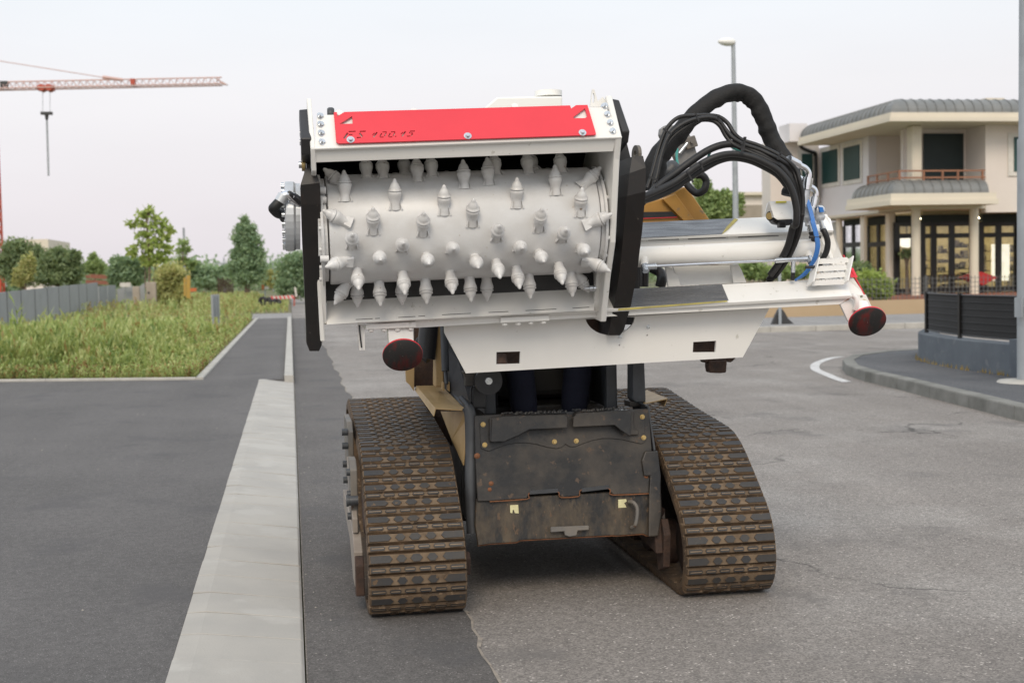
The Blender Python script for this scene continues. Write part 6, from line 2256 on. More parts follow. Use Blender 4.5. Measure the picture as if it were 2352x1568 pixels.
def lattice(name, a, c, w, h, n, m, r0, r1, tri=False):
    """lattice girder from a to c"""
    b = MB()
    a, c = Vector(a), Vector(c)
    t = (c - a).normalized()
    sd = Vector((0, 1, 0)) if abs(t.y) < 0.9 else Vector((1, 0, 0))
    up = sd.cross(t).normalized()
    if abs(t.z) < 0.7 and up.z < 0:
        up = -up
    if tri:
        ch = [sd * (-w / 2), sd * (w / 2), up * h]
    else:
        ch = [sd * (-w / 2) - up * h / 2, sd * (w / 2) - up * h / 2, sd * (w / 2) + up * h / 2, sd * (-w / 2) + up * h / 2]
    for o_ in ch:
        b.cyl(a + o_, c + o_, r0, n=6)
    nn = len(ch)
    for i in range(n):
        q0, q1 = a.lerp(c, i / n), a.lerp(c, (i + 0.5) / n)
        q2 = a.lerp(c, (i + 1) / n)
        for k in range(nn):
            if tri:
                if k < 2:
                    b.cyl(q0 + ch[k], q1 + ch[2], r1, n=5)
                    b.cyl(q1 + ch[2], q2 + ch[k], r1, n=5)
                else:
                    b.cyl(q0 + ch[0], q2 + ch[1], r1, n=5)
            else:
                b.cyl(q0 + ch[k], q2 + ch[(k + 1) % nn], r1, n=5)
    return b.build(name, m, crn)


jl, jr = p('N', -420, 462, CY), p('N', 2100, 408, CY)
hgt = (p('N', 1000, 360, CY) - p('N', 1000, 428, CY)).length
mastx = p('M', 16, 700, CY).x
lattice('jib', jl, jr, 1.0, hgt, 38, M['craneg'], 0.05, 0.022, tri=True)
lattice('mast', (mastx - 0.55, CY, 0), (mastx - 0.55, CY, jl.z - 0.2), 1.1, 1.1, 16, M['crane'], 0.09, 0.045)
b = MB()
b.prism([p('N', 2030, 345, CY), p('N', 2110, 385, CY), p('N', 2155, 412, CY), p('N', 2110, 408, CY)], (0, 0.3, 0))
b.build('jib_tip', M['craneg'], crn)
b = MB()
b.box(tuple(p('N', 1240, 415, CY) + Vector((0, -0.5, 0))), tuple(p('N', 1278, 362, CY) + Vector((0, 0.5, 0))))
b.build('jib_joint', M['crane'], crn)
b = MB()
b.cyl(p('N', -420, 120, CY), p('N', 970, 340, CY), 0.03, n=6)
b.cyl(p('N', 970, 338, CY), p('N', 1160, 365, CY), 0.12, n=6)
b.build('tie_bar', M['craneg'], crn)
b = MB()
b.obox(p('N', 437, 443, CY), (0.55, 0, 0), (0, 0.4, 0), (0, 0, 0.16))
for x_ in (400, 470):
    b.cyl(p('N', x_, 443, CY) + Vector((0, -0.5, 0)), p('N', x_, 443, CY) + Vector((0, 0.5, 0)), 0.24, n=10)
b.build('trolley', M['crane'], crn)
b = MB()
for x_ in (404, 472):
    b.cyl(p('N', x_, 450, CY), p('N', x_, 675, CY), 0.018, n=5)
b.build('hoist_rope', M['galv'], crn)
b = MB()
b.obox(p('N', 441, 680, CY), (0.4, 0, 0), (0, 0.15, 0), (0, 0, 0.1))
b.lathe(p('N', 441, 690, CY), (0, 0, -1), [(0.15, 0), (0.12, 0.25), (0.05, 0.5)], 8)
b.build('hook_block', M['darkm'], crn)
b = MB()
b.cyl(p('N', 441, 700, CY), p('N', 459, 1270, CY), 0.075, n=6)
b.build('hanging_chain', M['galv'], crn)
b = MB()
b.obox(p('N', 40, 412, CY), (0.25, 0, 0), (0, 0.2, 0), (0, 0, 0.25))
b.build('winch', M['darkm'], crn)

# ---- trees and shrubs on the left
tree('round_bush', 'large dark green bush at the left edge beside the crane mast', p('M', 180, 700, 66), [blob('M', 130, 480, 66, 110, 110), blob('M', 230, 520, 66, 90, 110), blob('M', 60, 560, 66, 80, 110), blob('M', 170, 620, 66, 140, 90), blob('M', 290, 500, 66, 40, 80)], 17100, 0.17, 'dark', [((p('M', 170, 760, 66), p('M', 170, 600, 66)), 0.12)], 21)
tree('spreading_bush', 'dark spreading bush behind the middle of the panel fence', p('M', 440, 720, 62), [blob('M', 440, 520, 62, 110, 80), blob('M', 360, 600, 62, 90, 90), blob('M', 520, 600, 62, 90, 90), blob('M', 560, 500, 62, 45, 45), blob('M', 440, 650, 62, 170, 60)], 17100, 0.17, 'dark', [((p('M', 440, 760, 62), p('M', 440, 600, 62)), 0.12)], 22)
tree('olive_shrub', 'light olive shrub in front of the large dark bush', p('M', 190, 700, 60), [blob('M', 200, 600, 60, 50, 80), blob('M', 140, 660, 60, 50, 60), blob('M', 230, 550, 60, 30, 60)], 4940, 0.15, 'olive', [((p('M', 190, 760, 60), p('M', 195, 650, 60)), 0.05)], 23)
tree('feathery_tree', 'small pale feathery tree above the fence, between two bushes', p('M', 710, 680, 85), [blob('M', 710, 560, 85, 70, 45), blob('M', 700, 510, 85, 25, 35), blob('M', 760, 590, 85, 45, 40), blob('M', 660, 600, 85, 45, 40)], 4940, 0.18, 'mid', [((p('M', 710, 760, 85), p('M', 705, 560, 85)), 0.1)], 24)
bl = []
for x_, y_, rx_ in ((1110, 150, 55), (1060, 185, 60), (1150, 195, 50), (985, 255, 55), (1050, 250, 50), (1130, 265, 60), (1220, 245, 50), (1260, 290, 60), (1180, 300, 50), (1070, 330, 60), (1240, 345, 55), (1150, 365, 60), (1060, 400, 55), (1200, 410, 65), (1110, 440, 60), (1000, 440, 45), (1260, 450, 50), (1170, 490, 70), (1080, 500, 60), (985, 470, 40), (1230, 520, 60), (1120, 545, 70)):
    bl.append(blob('M', x_, y_, 60, rx_ * 0.8, 11))
tree('ailanthus_tree', 'tall thin tree with tiered feathery leaves on bare pale stems', p('M', 1120, 700, 60), bl, 1000, 0.27, 'bright', [((p('M', 1118, 760, 60), p('M', 1118, 520, 60), p('M', 1100, 250, 60), p('M', 1110, 140, 60)), 0.07), ((p('M', 1150, 740, 60.3), p('M', 1165, 580, 60.3), p('M', 1200, 400, 60.3), p('M', 1215, 260, 60.3)), 0.05), ((p('M', 1088, 740, 60.3), p('M', 1085, 560, 60.3), p('M', 1050, 400, 60.3)), 0.04)], 25, hang=0.6)
tree('hedge_shrub', 'bushy green shrub behind the fence, left of the gate pillars', p('M', 900, 730, 63), [blob('M', 900, 560, 63, 70, 60), blob('M', 980, 560, 63, 80, 55), blob('M', 880, 650, 63, 70, 70), blob('M', 990, 660, 63, 90, 60), blob('M', 1060, 600, 63, 60, 60)], 12350, 0.17, 'blue', [((p('M', 930, 760, 63), p('M', 930, 620, 63)), 0.08)], 26)
tree('dense_shrub', 'dense green shrub right of the concrete gate pillars', p('M', 1290, 870, 54), [blob('M', 1280, 620, 54, 110, 60), blob('M', 1250, 720, 54, 80, 80), blob('M', 1340, 740, 54, 60, 70), blob('M', 1280, 810, 54, 110, 60), blob('M', 1210, 840, 54, 60, 40), blob('M', 1370, 800, 54, 40, 50)], 15200, 0.13, 'olive', [((p('M', 1290, 900, 54), p('M', 1290, 720, 54)), 0.08)], 27)
tree('sparse_sapling', 'sparse sapling wrapped round the tall utility pole', p('M', 1370, 640, 75), [blob('M', 1370, 400, 75, 50, 30), blob('M', 1340, 460, 75, 40, 30), blob('M', 1400, 450, 75, 35, 30), blob('M', 1360, 530, 75, 70, 40), blob('M', 1430, 560, 75, 60, 40)], 800, 0.22, 'mid', [((p('M', 1372, 700, 75), p('M', 1365, 420, 75)), 0.06)], 28)
tree('far_hedge', 'low far row of green trees left of the poplar', p('M', 1560, 700, 110), [blob('M', 1440, 600, 110, 70, 70), blob('M', 1530, 620, 110, 80, 50), blob('M', 1620, 630, 110, 80, 45), blob('M', 1700, 620, 110, 50, 50), blob('M', 1570, 690, 110, 160, 40)], 9500, 0.30, 'blue', [((p('M', 1560, 750, 110), p('M', 1560, 640, 110)), 0.15)], 29)
bl = [blob('M', 1830, 235, 72, 28, 40), blob('M', 1820, 300, 72, 55, 50), blob('M', 1870, 300, 72, 45, 50), blob('M', 1800, 370, 72, 60, 55), blob('M', 1890, 380, 72, 60, 60), blob('M', 1850, 450, 72, 80, 60), blob('M', 1770, 480, 72, 50, 45), blob('M', 1930, 480, 72, 55, 55), blob('M', 1830, 550, 72, 100, 60), blob('M', 1930, 580, 72, 60, 70), blob('M', 1770, 590, 72, 60, 70), blob('M', 1850, 650, 72, 120, 60)]
tree('poplar_tree', 'conical green poplar standing alone left of the cold planer', p('M', 1850, 730, 72), bl, 20000, 0.17, 'blue', [((p('M', 1850, 770, 72), p('M', 1848, 500, 72), p('M', 1830, 240, 72)), 0.16)], 30)
tree('round_tree', 'round dark green tree half hidden by the black left skid', p('M', 2220, 780, 70), [blob('M', 2230, 530, 70, 110, 60), blob('M', 2160, 600, 70, 80, 70), blob('M', 2270, 620, 70, 100, 90), blob('M', 2180, 690, 70, 100, 80), blob('M', 2280, 740, 70, 90, 60), blob('M', 2110, 750, 70, 40, 40)], 19000, 0.17, 'blue', [((p('M', 2220, 820, 70), p('M', 2220, 620, 70)), 0.15)], 31)
tree('reddish_far_tree', 'hazy reddish far tree between poplar and round tree', p('M', 2030, 700, 140), [blob('M', 2030, 650, 140, 60, 45), blob('M', 2060, 690, 140, 50, 40)], 3040, 0.33, 'olive', [((p('M', 2030, 740, 140), p('M', 2030, 660, 140)), 0.15)], 32)
# distant wood along the horizon
bl = []
rt2 = random.Random(8)
for i in range(64):
    xx = -95 + i * 4.2
    bl.append(((xx, 175 + rt2.uniform(-8, 8), 1.8), (4.4, 4.0, rt2.uniform(2.0, 3.6))))
me, c = leaves(bl, 60000, 0.55, 33, LEAF['blue'], spike=0.0)
o = bpy.data.objects.new('distant_wood', me)
reg_obj(o, c, None)
tag(o, 'far band of hazy green wood along the horizon', 'wood', kind='stuff')

# far house at left (flat cream block behind the bush)
fh = thing('far_house', p('M', 280, 640, 90), 'far flat roofed beige building peeping over the left bush', 'building')
b = MB()
q0, q1 = p('M', 150, 400, 90), p('M', 312, 400, 90)
b.box((q0.x, 90, 0), (q1.x, 96, q0.z))
b.build('wall', M['beige'], fh)
b = MB()
q0, q1 = p('M', 140, 350, 89), p('M', 370, 372, 89)
b.box((q0.x, 88.5, q1.z - 0.75), (q1.x, 97, q1.z))
b.build('roof_slab', M['cream'], fh)

# ================================================================== house on the right
hs_ = thing('villa_with_shop', (20, 39, 0), 'two storey beige villa with curved grey metal roof and ground floor shop', 'building')


def part(name, m, lo, hi, parent=hs_, bevel=0.0):
    b = MB()
    b.box((min(lo[0], hi[0]), min(lo[1], hi[1]), min(lo[2], hi[2])), (max(lo[0], hi[0]), max(lo[1], hi[1]), max(lo[2], hi[2])))
    return b.build(name, m, parent, bevel=bevel, seg=1)


YE = 38.0                                       # eave line (front)
YF = 39.0                                       # front wall / column line
XE = p('O', 1108, 255, YE).x                    # eave line (left)
XLW = p('O', 1360, 560, YF).x - 0.15            # left wall plane
zt, ze1, ze0 = p('O', 1215, 97, 38.6).z, p('O', 1108, 215, YE).z, p('O', 1108, 300, YE).z
zb1, zb0 = p('O', 1105, 970, YE).z, p('O', 1105, 1078, YE).z      # balcony fascia
zg = p('Q', 1400, 110, YF).z                    # ground floor ceiling
zt0 = p('Q', 1420, 800, YF).z                   # terrace floor
YEND = pX('O', 250, 440, XE).y                  # rear end of the left eave
XR_ = XE + 22
# slabs and fascias
part('eave_slab', M['cream'], (XE, YE, ze0), (XR_, YEND, ze0 + (ze1 - ze0) * 0.48))
part('eave_slab', M['cream'], (XE + 0.06, YE + 0.06, ze0 + (ze1 - ze0) * 0.48 + 0.002), (XR_, YEND, ze1))


def barrel(name, x0, y0, x1, y1, z0, z1, r_, seam):
    """quarter-round metal skirt along the front (y = y0) and the left (x = x0) with seams"""
    root = None
    n = 6
    prof_ = [(r_ * (1 - math.cos(R(90) * i / n)), (z1 - z0) * math.sin(R(90) * i / n)) for i in range(n + 1)]
    b = MB()
    vv = []
    for d_, h_ in prof_:
        vv += [(x0 + d_, y1, z0 + h_), (x0 + d_, y0 + d_, z0 + h_), (x1, y0 + d_, z0 + h_)]
    ff = []
    for i in range(n):
        for k in range(2):
            ff.append((i * 3 + k, i * 3 + k + 1, i * 3 + k + 4, i * 3 + k + 3))
    b.add(vv, ff)
    b.add([vv[-3], vv[-2], vv[-1], (x1, y1, z1)], [(0, 1, 2, 3)])
    root = b.build(name, M['roofm'], hs_, recalc=True)
    s = seam
    x = x0 + r_
    while x < x1:
        bb = MB()
        bb.tube([(x, y0 + d_ - 0.015, z0 + h_ + 0.01) for d_, h_ in prof_], 0.013, n=5, sub=1)
        bb.build('seam', M['roofm'], root)
        x += s
    y = y0 + r_
    while y < y1:
        bb = MB()
        bb.tube([(x0 + d_ - 0.015, y, z0 + h_ + 0.01) for d_, h_ in prof_], 0.013, n=5, sub=1)
        bb.build('seam', M['roofm'], root)
        y += s
    return root


barrel('curved_roof', XE + 0.10, YE + 0.10, XR_, YEND, ze1 + 0.003, zt, 0.6, 0.33)
q = p('O', 2000, 85, 41)
part('roof_hatch', M['cream'], (q.x, 41, q.z - 0.2), (p('O', 2170, 80, 41).x, 43, q.z))
# upper floor walls
YW = YEND + 0.2
Ya = pX('O', 910, 600, XLW).y                   # where the left wall starts behind the loggia
part('left_wall', M['greyr'], (XLW, Ya, zg), (XLW + 0.3, YW + 1.0, ze0 - 0.002))
xw2 = p('O', 1995, 600, YF).x
part('front_wall', M['beige'], (xw2, YF, zb1 - 0.6), (XR_, YF + 0.3, ze0 - 0.002))
part('loggia_side_wall', M['beige'], (xw2, YF + 0.31, zb1), (xw2 + 0.3, YF + 1.25, ze0 - 0.002))
part('loggia_back_wall', M['beige'], (XLW + 0.31, YF + 1.25, zb1), (xw2 + 0.3, YF + 1.45, ze0 - 0.002))
part('loggia_left_wall', M['beige'], (XLW + 0.31, Ya, zb1), (XLW + 2.0, Ya + 0.2, ze0 - 0.002))
part('loggia_column', M['cream'], (XLW, YF, zb1), (p('O', 1412, 560, YF).x, YF + 0.45, ze0 - 0.002), bevel=0.05)
d0, d1 = p('O', 1420, 420, YF + 1.15), p('O', 1792, 420, YF + 1.15)
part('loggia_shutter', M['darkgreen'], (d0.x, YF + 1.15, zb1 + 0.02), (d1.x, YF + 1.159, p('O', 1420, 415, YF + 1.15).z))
# left wall windows: surround, roller shutter with slats
for xa, xb, yt, yb_ in ((490, 632, 580, 875), (690, 838, 540, 845)):
    ya, yb2 = pX('O', xb, yt, XLW).y, pX('O', xa, yt, XLW).y
    z1_, z0_ = pX('O', (xa + xb) / 2, (yt + yt - 15) / 2, XLW).z, pX('O', (xa + xb) / 2, (yb_ + yb_ - 5) / 2, XLW).z
    w = part('window', M['winw'], (XLW - 0.04, ya - 0.15, z0_ - 0.15), (XLW - 0.002, yb2 + 0.15, z1_ + 0.15))
    part('shutter', M['green'], (XLW - 0.06, ya, z0_), (XLW - 0.041, yb2, z1_), parent=w)
    b = MB()
    for k in range(14):
        zz = z0_ + (z1_ - z0_) * (k + 0.5) / 14
        b.box((XLW - 0.075, ya + 0.02, zz - 0.03), (XLW - 0.061, yb2 - 0.02, zz + 0.03))
    b.build('slat', M['green'], w)
# front window at the frame's edge
q0, q1 = p('O', 2250, 450, YF), p('O', 2400, 765, YF)
w = part('window', M['winw'], (q0.x - 0.2, YF - 0.05, q1.z - 0.15), (q1.x + 0.2, YF - 0.002, q0.z + 0.15))
part('shutter', M['green'], (q0.x, YF - 0.08, q1.z), (q1.x, YF - 0.051, q0.z), parent=w)
# rear wing at the left
YW = YEND + 0.2
q0, q1 = p('O', 75, 330, YW + 0.6), p('O', 345, 315, YW + 0.6)
part('rear_wing', M['beige'], (p('O', -2, 600, YW + 0.6).x, YW + 0.6, 0), (p('O', 450, 600, YW + 0.6).x, YW + 1.5, p('O', 200, 490, YW + 0.6).z))
part('wing_parapet', M['greyr'], (p('O', 180, 600, YW).x, YW, p('O', 200, 488, YW).z), (p('O', 345, 600, YW).x, YW + 1.05, p('O', 200, 320, YW).z))
q0, q1 = p('O', 285, 605, YW + 0.6), p('O', 385, 905, YW + 0.6)
w = part('window', M['winw'], (q0.x - 0.15, YW + 0.55, q1.z - 0.15), (q1.x + 0.15, YW + 0.598, q0.z + 0.15))
part('shutter', M['green'], (q0.x, YW + 0.51, q1.z), (q1.x, YW + 0.548, q0.z), parent=w)
b = MB()
b.tube([p('O', 265, 505, YW + 0.3), p('O', 300, 550, YW + 0.3), p('O', 370, 580, YW + 0.35), p('O', 415, 600, YW + 0.45), p('O', 422, 680, YW + 0.5), p('O', 422, 1000, YW + 0.5)], 0.07, n=8)
b.build('downpipe', M['frame'], hs_)
# balcony
xbr = p('O', 2118, 1000, YE).x
Yb1 = pX('O', 695, 1010, XE).y
part('balcony_slab', M['cream'], (XE, YE, zb0), (xbr, Yb1, zb0 + (zb1 - zb0) * 0.45))
part('balcony_slab', M['cream'], (XE + 0.05, YE + 0.05, zb0 + (zb1 - zb0) * 0.45 + 0.002), (xbr - 0.05, Yb1, zb1))
zbt = p('O', 1170, 845, YE + 0.4).z
barrel('balcony_skirt', XE + 0.16, YE + 0.16, xbr - 0.25, pX('O', 765, 990, XE + 0.2).y, zb1 + 0.003, zbt, 0.45, 0.33)
rl = thing('x', (0, 0, 0), None, None)
bpy.data.objects.remove(rl)
zr1 = p('O', 1220, 762, YE + 0.65).z
xr0, xr1 = XE + 0.65, p('O', 1990, 800, YE + 0.65).x
yr1 = pX('O', 905, 800, XE + 0.65).y
for zz in (zr1, zr1 - 0.22):
    b = MB()
    b.bar((xr0, YE + 0.65, zz), (xr1, YE + 0.65, zz), 0.06, 0.05)
    b.bar((xr0, YE + 0.65, zz), (xr0, yr1, zz), 0.06, 0.05)
    b.build('railing', M['wood'], hs_)
for t in (0, 0.28, 0.5, 0.68, 0.97):
    x_ = xr0 + (xr1 - xr0) * t
    b = MB()
    b.box((x_ - 0.03, YE + 0.62, zbt - 0.1), (x_ + 0.03, YE + 0.68, zr1 + 0.03))
    b.build('railing_post', M['wood'], hs_)
for t in (0.35, 0.7, 1.0):
    y_ = YE + 0.65 + (yr1 - YE - 0.65) * t
    b = MB()
    b.box((xr0 - 0.03, y_ - 0.03, zbt - 0.1), (xr0 + 0.03, y_ + 0.03, zr1 + 0.03))
    b.build('railing_post', M['wood'], hs_)
# ground floor: beam, columns, shopfront
part('floor_slab', M['cream'], (XLW - 0.1, YF + 0.02, zg), (XR_, YF + 9, zb0 - 0.002))
part('beam', M['cream'], (XLW - 0.12, YF + 0.5, zg - 0.02), (XLW + 0.3, YEND - 0.4, zb1 - 0.5))
part('terrace', M['brick'], (XLW - 2.5, YF - 0.8, 0), (XR_, YEND, zt0))
YS = YF + 1.6                                   # shopfront plane
for xa, xb in ((1390, 1455), (1857, 1922), (2330, 2400)):
    q0, q1 = p('Q', xa, 500, YF), p('Q', xb, 500, YF)
    c = (q0.x + q1.x) / 2
    r_ = (q1.x - q0.x) / 2
    b = MB()
    b.lathe((c, YF + r_, zt0), (0, 0, 1), [(r_, 0.0), (r_, zg - zt0 - 0.001)], 20)
    b.build('column', M['cream'], hs_)
for xa, xb, YY in ((1190, 1245, pX('Q', 1215, 500, XLW + 0.1).y), (985, 1015, pX('Q', 1000, 400, XLW + 0.1).y), (790, 820, pX('Q', 805, 400, XLW + 0.1).y)):
    q0, q1 = p('Q', xa, 400, YY), p('Q', xb, 400, YY)
    part('column', M['cream'], (q0.x, YY, zt0), (q1.x, YY + 0.3, zg - 0.025), bevel=0.03)
# shop interior box behind the glass
part('shop_back_wall', M['interior'], (XLW + 1.2, YS + 4.5, zt0), (XR_, YS + 4.7, zg))
part('shop_ceiling', M['interior'], (XLW + 1.2, YS, zg - 0.12), (XR_, YS + 4.5, zg - 0.004))
for k in range(9):
    part('ceiling_light', M['lampc'], (XLW + 1.8 + k * 2.2, YS + 2.6, zg - 0.16), (XLW + 3.2 + k * 2.2, YS + 2.9, zg - 0.122))
part('shop_floor', M['interior'], (XLW + 1.2, YS, zt0 + 0.003), (XR_, YS + 4.5, zt0 + 0.03))
XS1 = XLW + 1.1                                 # left shopfront plane
# front glazing bays: dark roller box on top, frames, panes
def shop(x0, x1, splits, trans, X0=None):
    q0, q1 = p('Q', x0, 400, YS), p('Q', x1, 400, YS)
    zt_ = p('Q', x0, 215, YS).z
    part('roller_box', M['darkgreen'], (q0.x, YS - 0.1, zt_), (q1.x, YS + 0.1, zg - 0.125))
    fr_ = MB()
    xs = [x0] + splits + [x1]
    for s_ in xs:
        c = p('Q', s_, 400, YS).x
        fr_.box((c - 0.10, YS - 0.05, zt0), (c + 0.10, YS + 0.05, zt_ - 0.001))
    zz = p('Q', x0, trans, YS).z
    for z_ in (zz, zt0 + 0.12, zt_ - 0.06):
        fr_.box((q0.x, YS - 0.048, z_ - 0.08), (q1.x, YS + 0.048, z_ + 0.08))
    f_ = fr_.build('shop_window_frame', M['frame'], hs_)
    for i in range(len(xs) - 1):
        a, c = p('Q', xs[i], 400, YS).x, p('Q', xs[i + 1], 400, YS).x
        part('pane', M['glass'], (a, YS - 0.006, zt0), (c, YS + 0.006, zt_ - 0.002), parent=f_)


shop(1250, 1388, [], 325)
shop(1455, 1855, [1545, 1690], 325)
shop(1925, 2212, [2065], 318)
shop(2215, 2700, [2400], 318)
# left side glazing
for xa, xb, sp_ in ((825, 982, 900), (1020, 1190, 1105)):
    y1_, y0_ = pX('Q', xa, 400, XS1).y, pX('Q', xb, 400, XS1).y
    zt_ = p('Q', 1100, 235, (y0_ + y1_) / 2).z
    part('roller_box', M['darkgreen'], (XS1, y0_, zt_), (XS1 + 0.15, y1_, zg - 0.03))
    fr_ = MB()
    for yy in (y0_, (y0_ + y1_) / 2, y1_):
        fr_.box((XS1 - 0.03, yy - 0.09, zt0), (XS1 + 0.05, yy + 0.09, zt_ - 0.001))
    for z_ in (zt0 + 0.1, (zt_ + zt0) / 2 + 0.55):
        fr_.box((XS1 - 0.028, y0_, z_ - 0.09), (XS1 + 0.048, y1_, z_ + 0.09))
    f_ = fr_.build('shop_window_frame', M['frame'], hs_)
    part('pane', M['glass'], (XS1 + 0.06, y0_, zt0), (XS1 + 0.07, y1_, zt_), parent=f_)
part('ground_wall', M['greyr'], (XS1 + 0.1, pX('Q', 760, 400, XS1).y, zt0), (XS1 + 0.3, pX('Q', 700, 400, XS1).y + 2, zg - 0.03))
# things inside the shop
q = p('Q', 1330, 335, YS + 1.2)
lmp = thing('shop_lamp', (q.x, q.y, q.z), 'lit white dome lamp hanging in the shop window', 'lamp')
b = MB()
b.lathe(q, (0, 0, -1), [(0.55, 0), (0.5, 0.12), (0.32, 0.28), (0.05, 0.36)], 18)
b.build('dome', M['lampg'], lmp)
b = MB()
b.cyl(q, (q.x, q.y, zg - 0.13), 0.02)
b.build('cord', M['frame'], lmp)
for xa, xb, lab in ((2020, 2060, 'narrow lit display panel in the right shop window'), (2080, 2155, 'wide lit display panel in the right shop window')):
    q0, q1 = p('Q', xa, 390, YS + 0.9), p('Q', xb, 680, YS + 0.9)
    b = MB()
    b.box((q0.x, YS + 0.9, q1.z), (q1.x, YS + 1.0, q0.z))
    tag(b.build('display_panel', M['lampw']), lab, 'display')
for xa, xb, ya, lab in ((1600, 1680, 430, 'shop shelf of small goods behind the glass door'), (1710, 1840, 380, 'tall shop shelf of goods right of the glass door'), (1935, 2010, 420, 'dim shop shelf left of the lit panels'), (2160, 2210, 420, 'dark shop shelf right of the lit panels'), (1460, 1530, 500, 'low shop shelf left of the glass door')):
    q0, q1 = p('Q', xa, ya, YS + 2.0), p('Q', xb, 700, YS + 2.0)
    sh = thing('shop_shelf', (q0.x, YS + 2.0, zt0), lab, 'shelf')
    for k in range(5):
        z_ = zt0 + 0.03 + (q0.z - zt0) * k / 4.5
        b = MB()
        b.box((q0.x, YS + 2.0, z_), (q1.x, YS + 2.4, z_ + 0.03))
        b.build('board', M['frame'], sh)
        b = MB()
        rr = random.Random(xa + k)
        x_ = q0.x + 0.05
        while x_ < q1.x - 0.15:
            w_ = rr.uniform(0.08, 0.2)
            b.box((x_, YS + 2.05, z_ + 0.031), (x_ + w_, YS + 2.3, z_ + rr.uniform(0.12, 0.32)))
            x_ += w_ + 0.04
        b.build('goods', M['shelf'], sh)
b = MB()
q0 = p('Q', 1930, 610, YF + 0.7)
b.prism([p('Q', 1800, 655, YF + 0.7), q0, p('Q', 2060, 655, YF + 0.7), p('Q', 1945, 720, YF + 0.7)], (0, 0.5, 0))
tag(b.build('red_canopy', M['redumb']), 'red folded cloth canopy on the terrace before the shop', 'canopy')
q = p('Q', 1335, 470, YS - 0.4)
tree('potted_plant', 'bare grey pot plant standing in front of the shop window', (q.x, q.y, zt0), [blob('Q', 1335, 450, YS - 0.4, 40, 22), blob('Q', 1300, 470, YS - 0.4, 20, 20)], 260, 0.12, 'dark', [((Vector((q.x, q.y, zt0)), p('Q', 1330, 560, YS - 0.4), p('Q', 1300, 450, YS - 0.4)), 0.08), ((p('Q', 1330, 560, YS - 0.4), p('Q', 1365, 450, YS - 0.4)), 0.05)], 41, cat='plant')

# ---- low tan wall, mesh fence and planting in front of the villa
tw0, tw1 = Vector((8.0, 31.6, 0)), Vector((60, 28.9, 0))
zw = p('Q', 1200, 850, 29.8).z
lw = thing('tan_wall', (12, 30.5, 0.1), 'low tan rendered garden wall along the far pavement', 'wall')
b = MB()
b.prism([tw0, tw1, tw1 + Vector((0, 0, zw)), tw0 + Vector((0, 0, zw))], (0, 0.25, 0))
b.build('wall', M['tanw'], lw)
mf = thing('mesh_fence', (14, 30.4, zw), 'grey wire mesh garden fence on the tan wall', 'fence')
zmt = p('Q', 1300, 655, 29.9).z
tdir = (tw1 - tw0).normalized()
Ltw = 40.0
vert, k = [], 0
b = MB()
s_ = 0.0
while s_ < Ltw:
    c = tw0 + tdir * s_ + Vector((0, 0.12, 0))
    b.box((c.x - 0.006, c.y - 0.006, zw), (c.x + 0.006, c.y + 0.006, zmt))
    s_ += 0.12
for k in range(5):
    z_ = zw + (zmt - zw) * (k + 0.5) / 5
    b.bar(tw0 + Vector((0, 0.12, z_)), tw0 + tdir * Ltw + Vector((0, 0.12, z_)), 0.012, 0.012)
tag(b.build('mesh_wires', M['wire'], mf), kind='stuff')
for k in range(14):
    c = tw0 + tdir * (k * 2.9) + Vector((0, 0.12, 0))
    b = MB()
    b.cyl((c.x, c.y, zw), (c.x, c.y, zmt + 0.03), 0.025, n=8)
    b.build('post', M['wire'], mf)
tree('clipped_bush', 'rounded yellow green bush behind the mesh fence', p('Q', 1060, 830, 32), [blob('Q', 1060, 720, 32, 130, 95), blob('Q', 1000, 660, 32, 70, 55), blob('Q', 1140, 760, 32, 80, 70)], 7000, 0.10, 'bright', [((p('Q', 1060, 850, 32), p('Q', 1060, 740, 32)), 0.05)], 42, cat='bush')
tree('brown_bush', 'brownish dark bush behind the rounded green bush', p('Q', 960, 800, 34.5), [blob('Q', 970, 590, 34.5, 85, 45), blob('Q', 940, 650, 34.5, 70, 60)], 3500, 0.12, 'dark', [((p('Q', 960, 850, 34.5), p('Q', 960, 660, 34.5)), 0.05)], 43, cat='bush')
tree('garden_hedge', 'green garden hedge showing between the white rails', p('G', 1200, 640, 34), [blob('G', 1150, 600, 34, 80, 50), blob('G', 1280, 610, 34, 110, 45), blob('G', 1420, 600, 34, 90, 45), blob('G', 1560, 600, 34, 90, 45), blob('G', 1090, 560, 34, 50, 60), blob('G', 1150, 545, 34, 70, 40)], 6000, 0.13, 'mid', [((p('G', 1250, 700, 34), p('G', 1250, 600, 34)), 0.05)], 44, cat='bush')
tree('street_tree', 'green tree crown above the rail, left of the lamp post', p('E', 960, 1500, 45), [blob('E', 900, 1190, 45, 110, 80), blob('E', 1010, 1180, 45, 110, 70), blob('E', 850, 1090, 45, 60, 80), blob('E', 960, 1290, 45, 150, 80), blob('E', 1120, 1290, 45, 90, 70), blob('E', 800, 1020, 45, 40, 50), blob('E', 1180, 1200, 45, 40, 60)], 17100, 0.15, 'mid', [((Vector((p('E', 960, 1500, 45).x, 45, 0)), p('E', 960, 1300, 45)), 0.16)], 45)
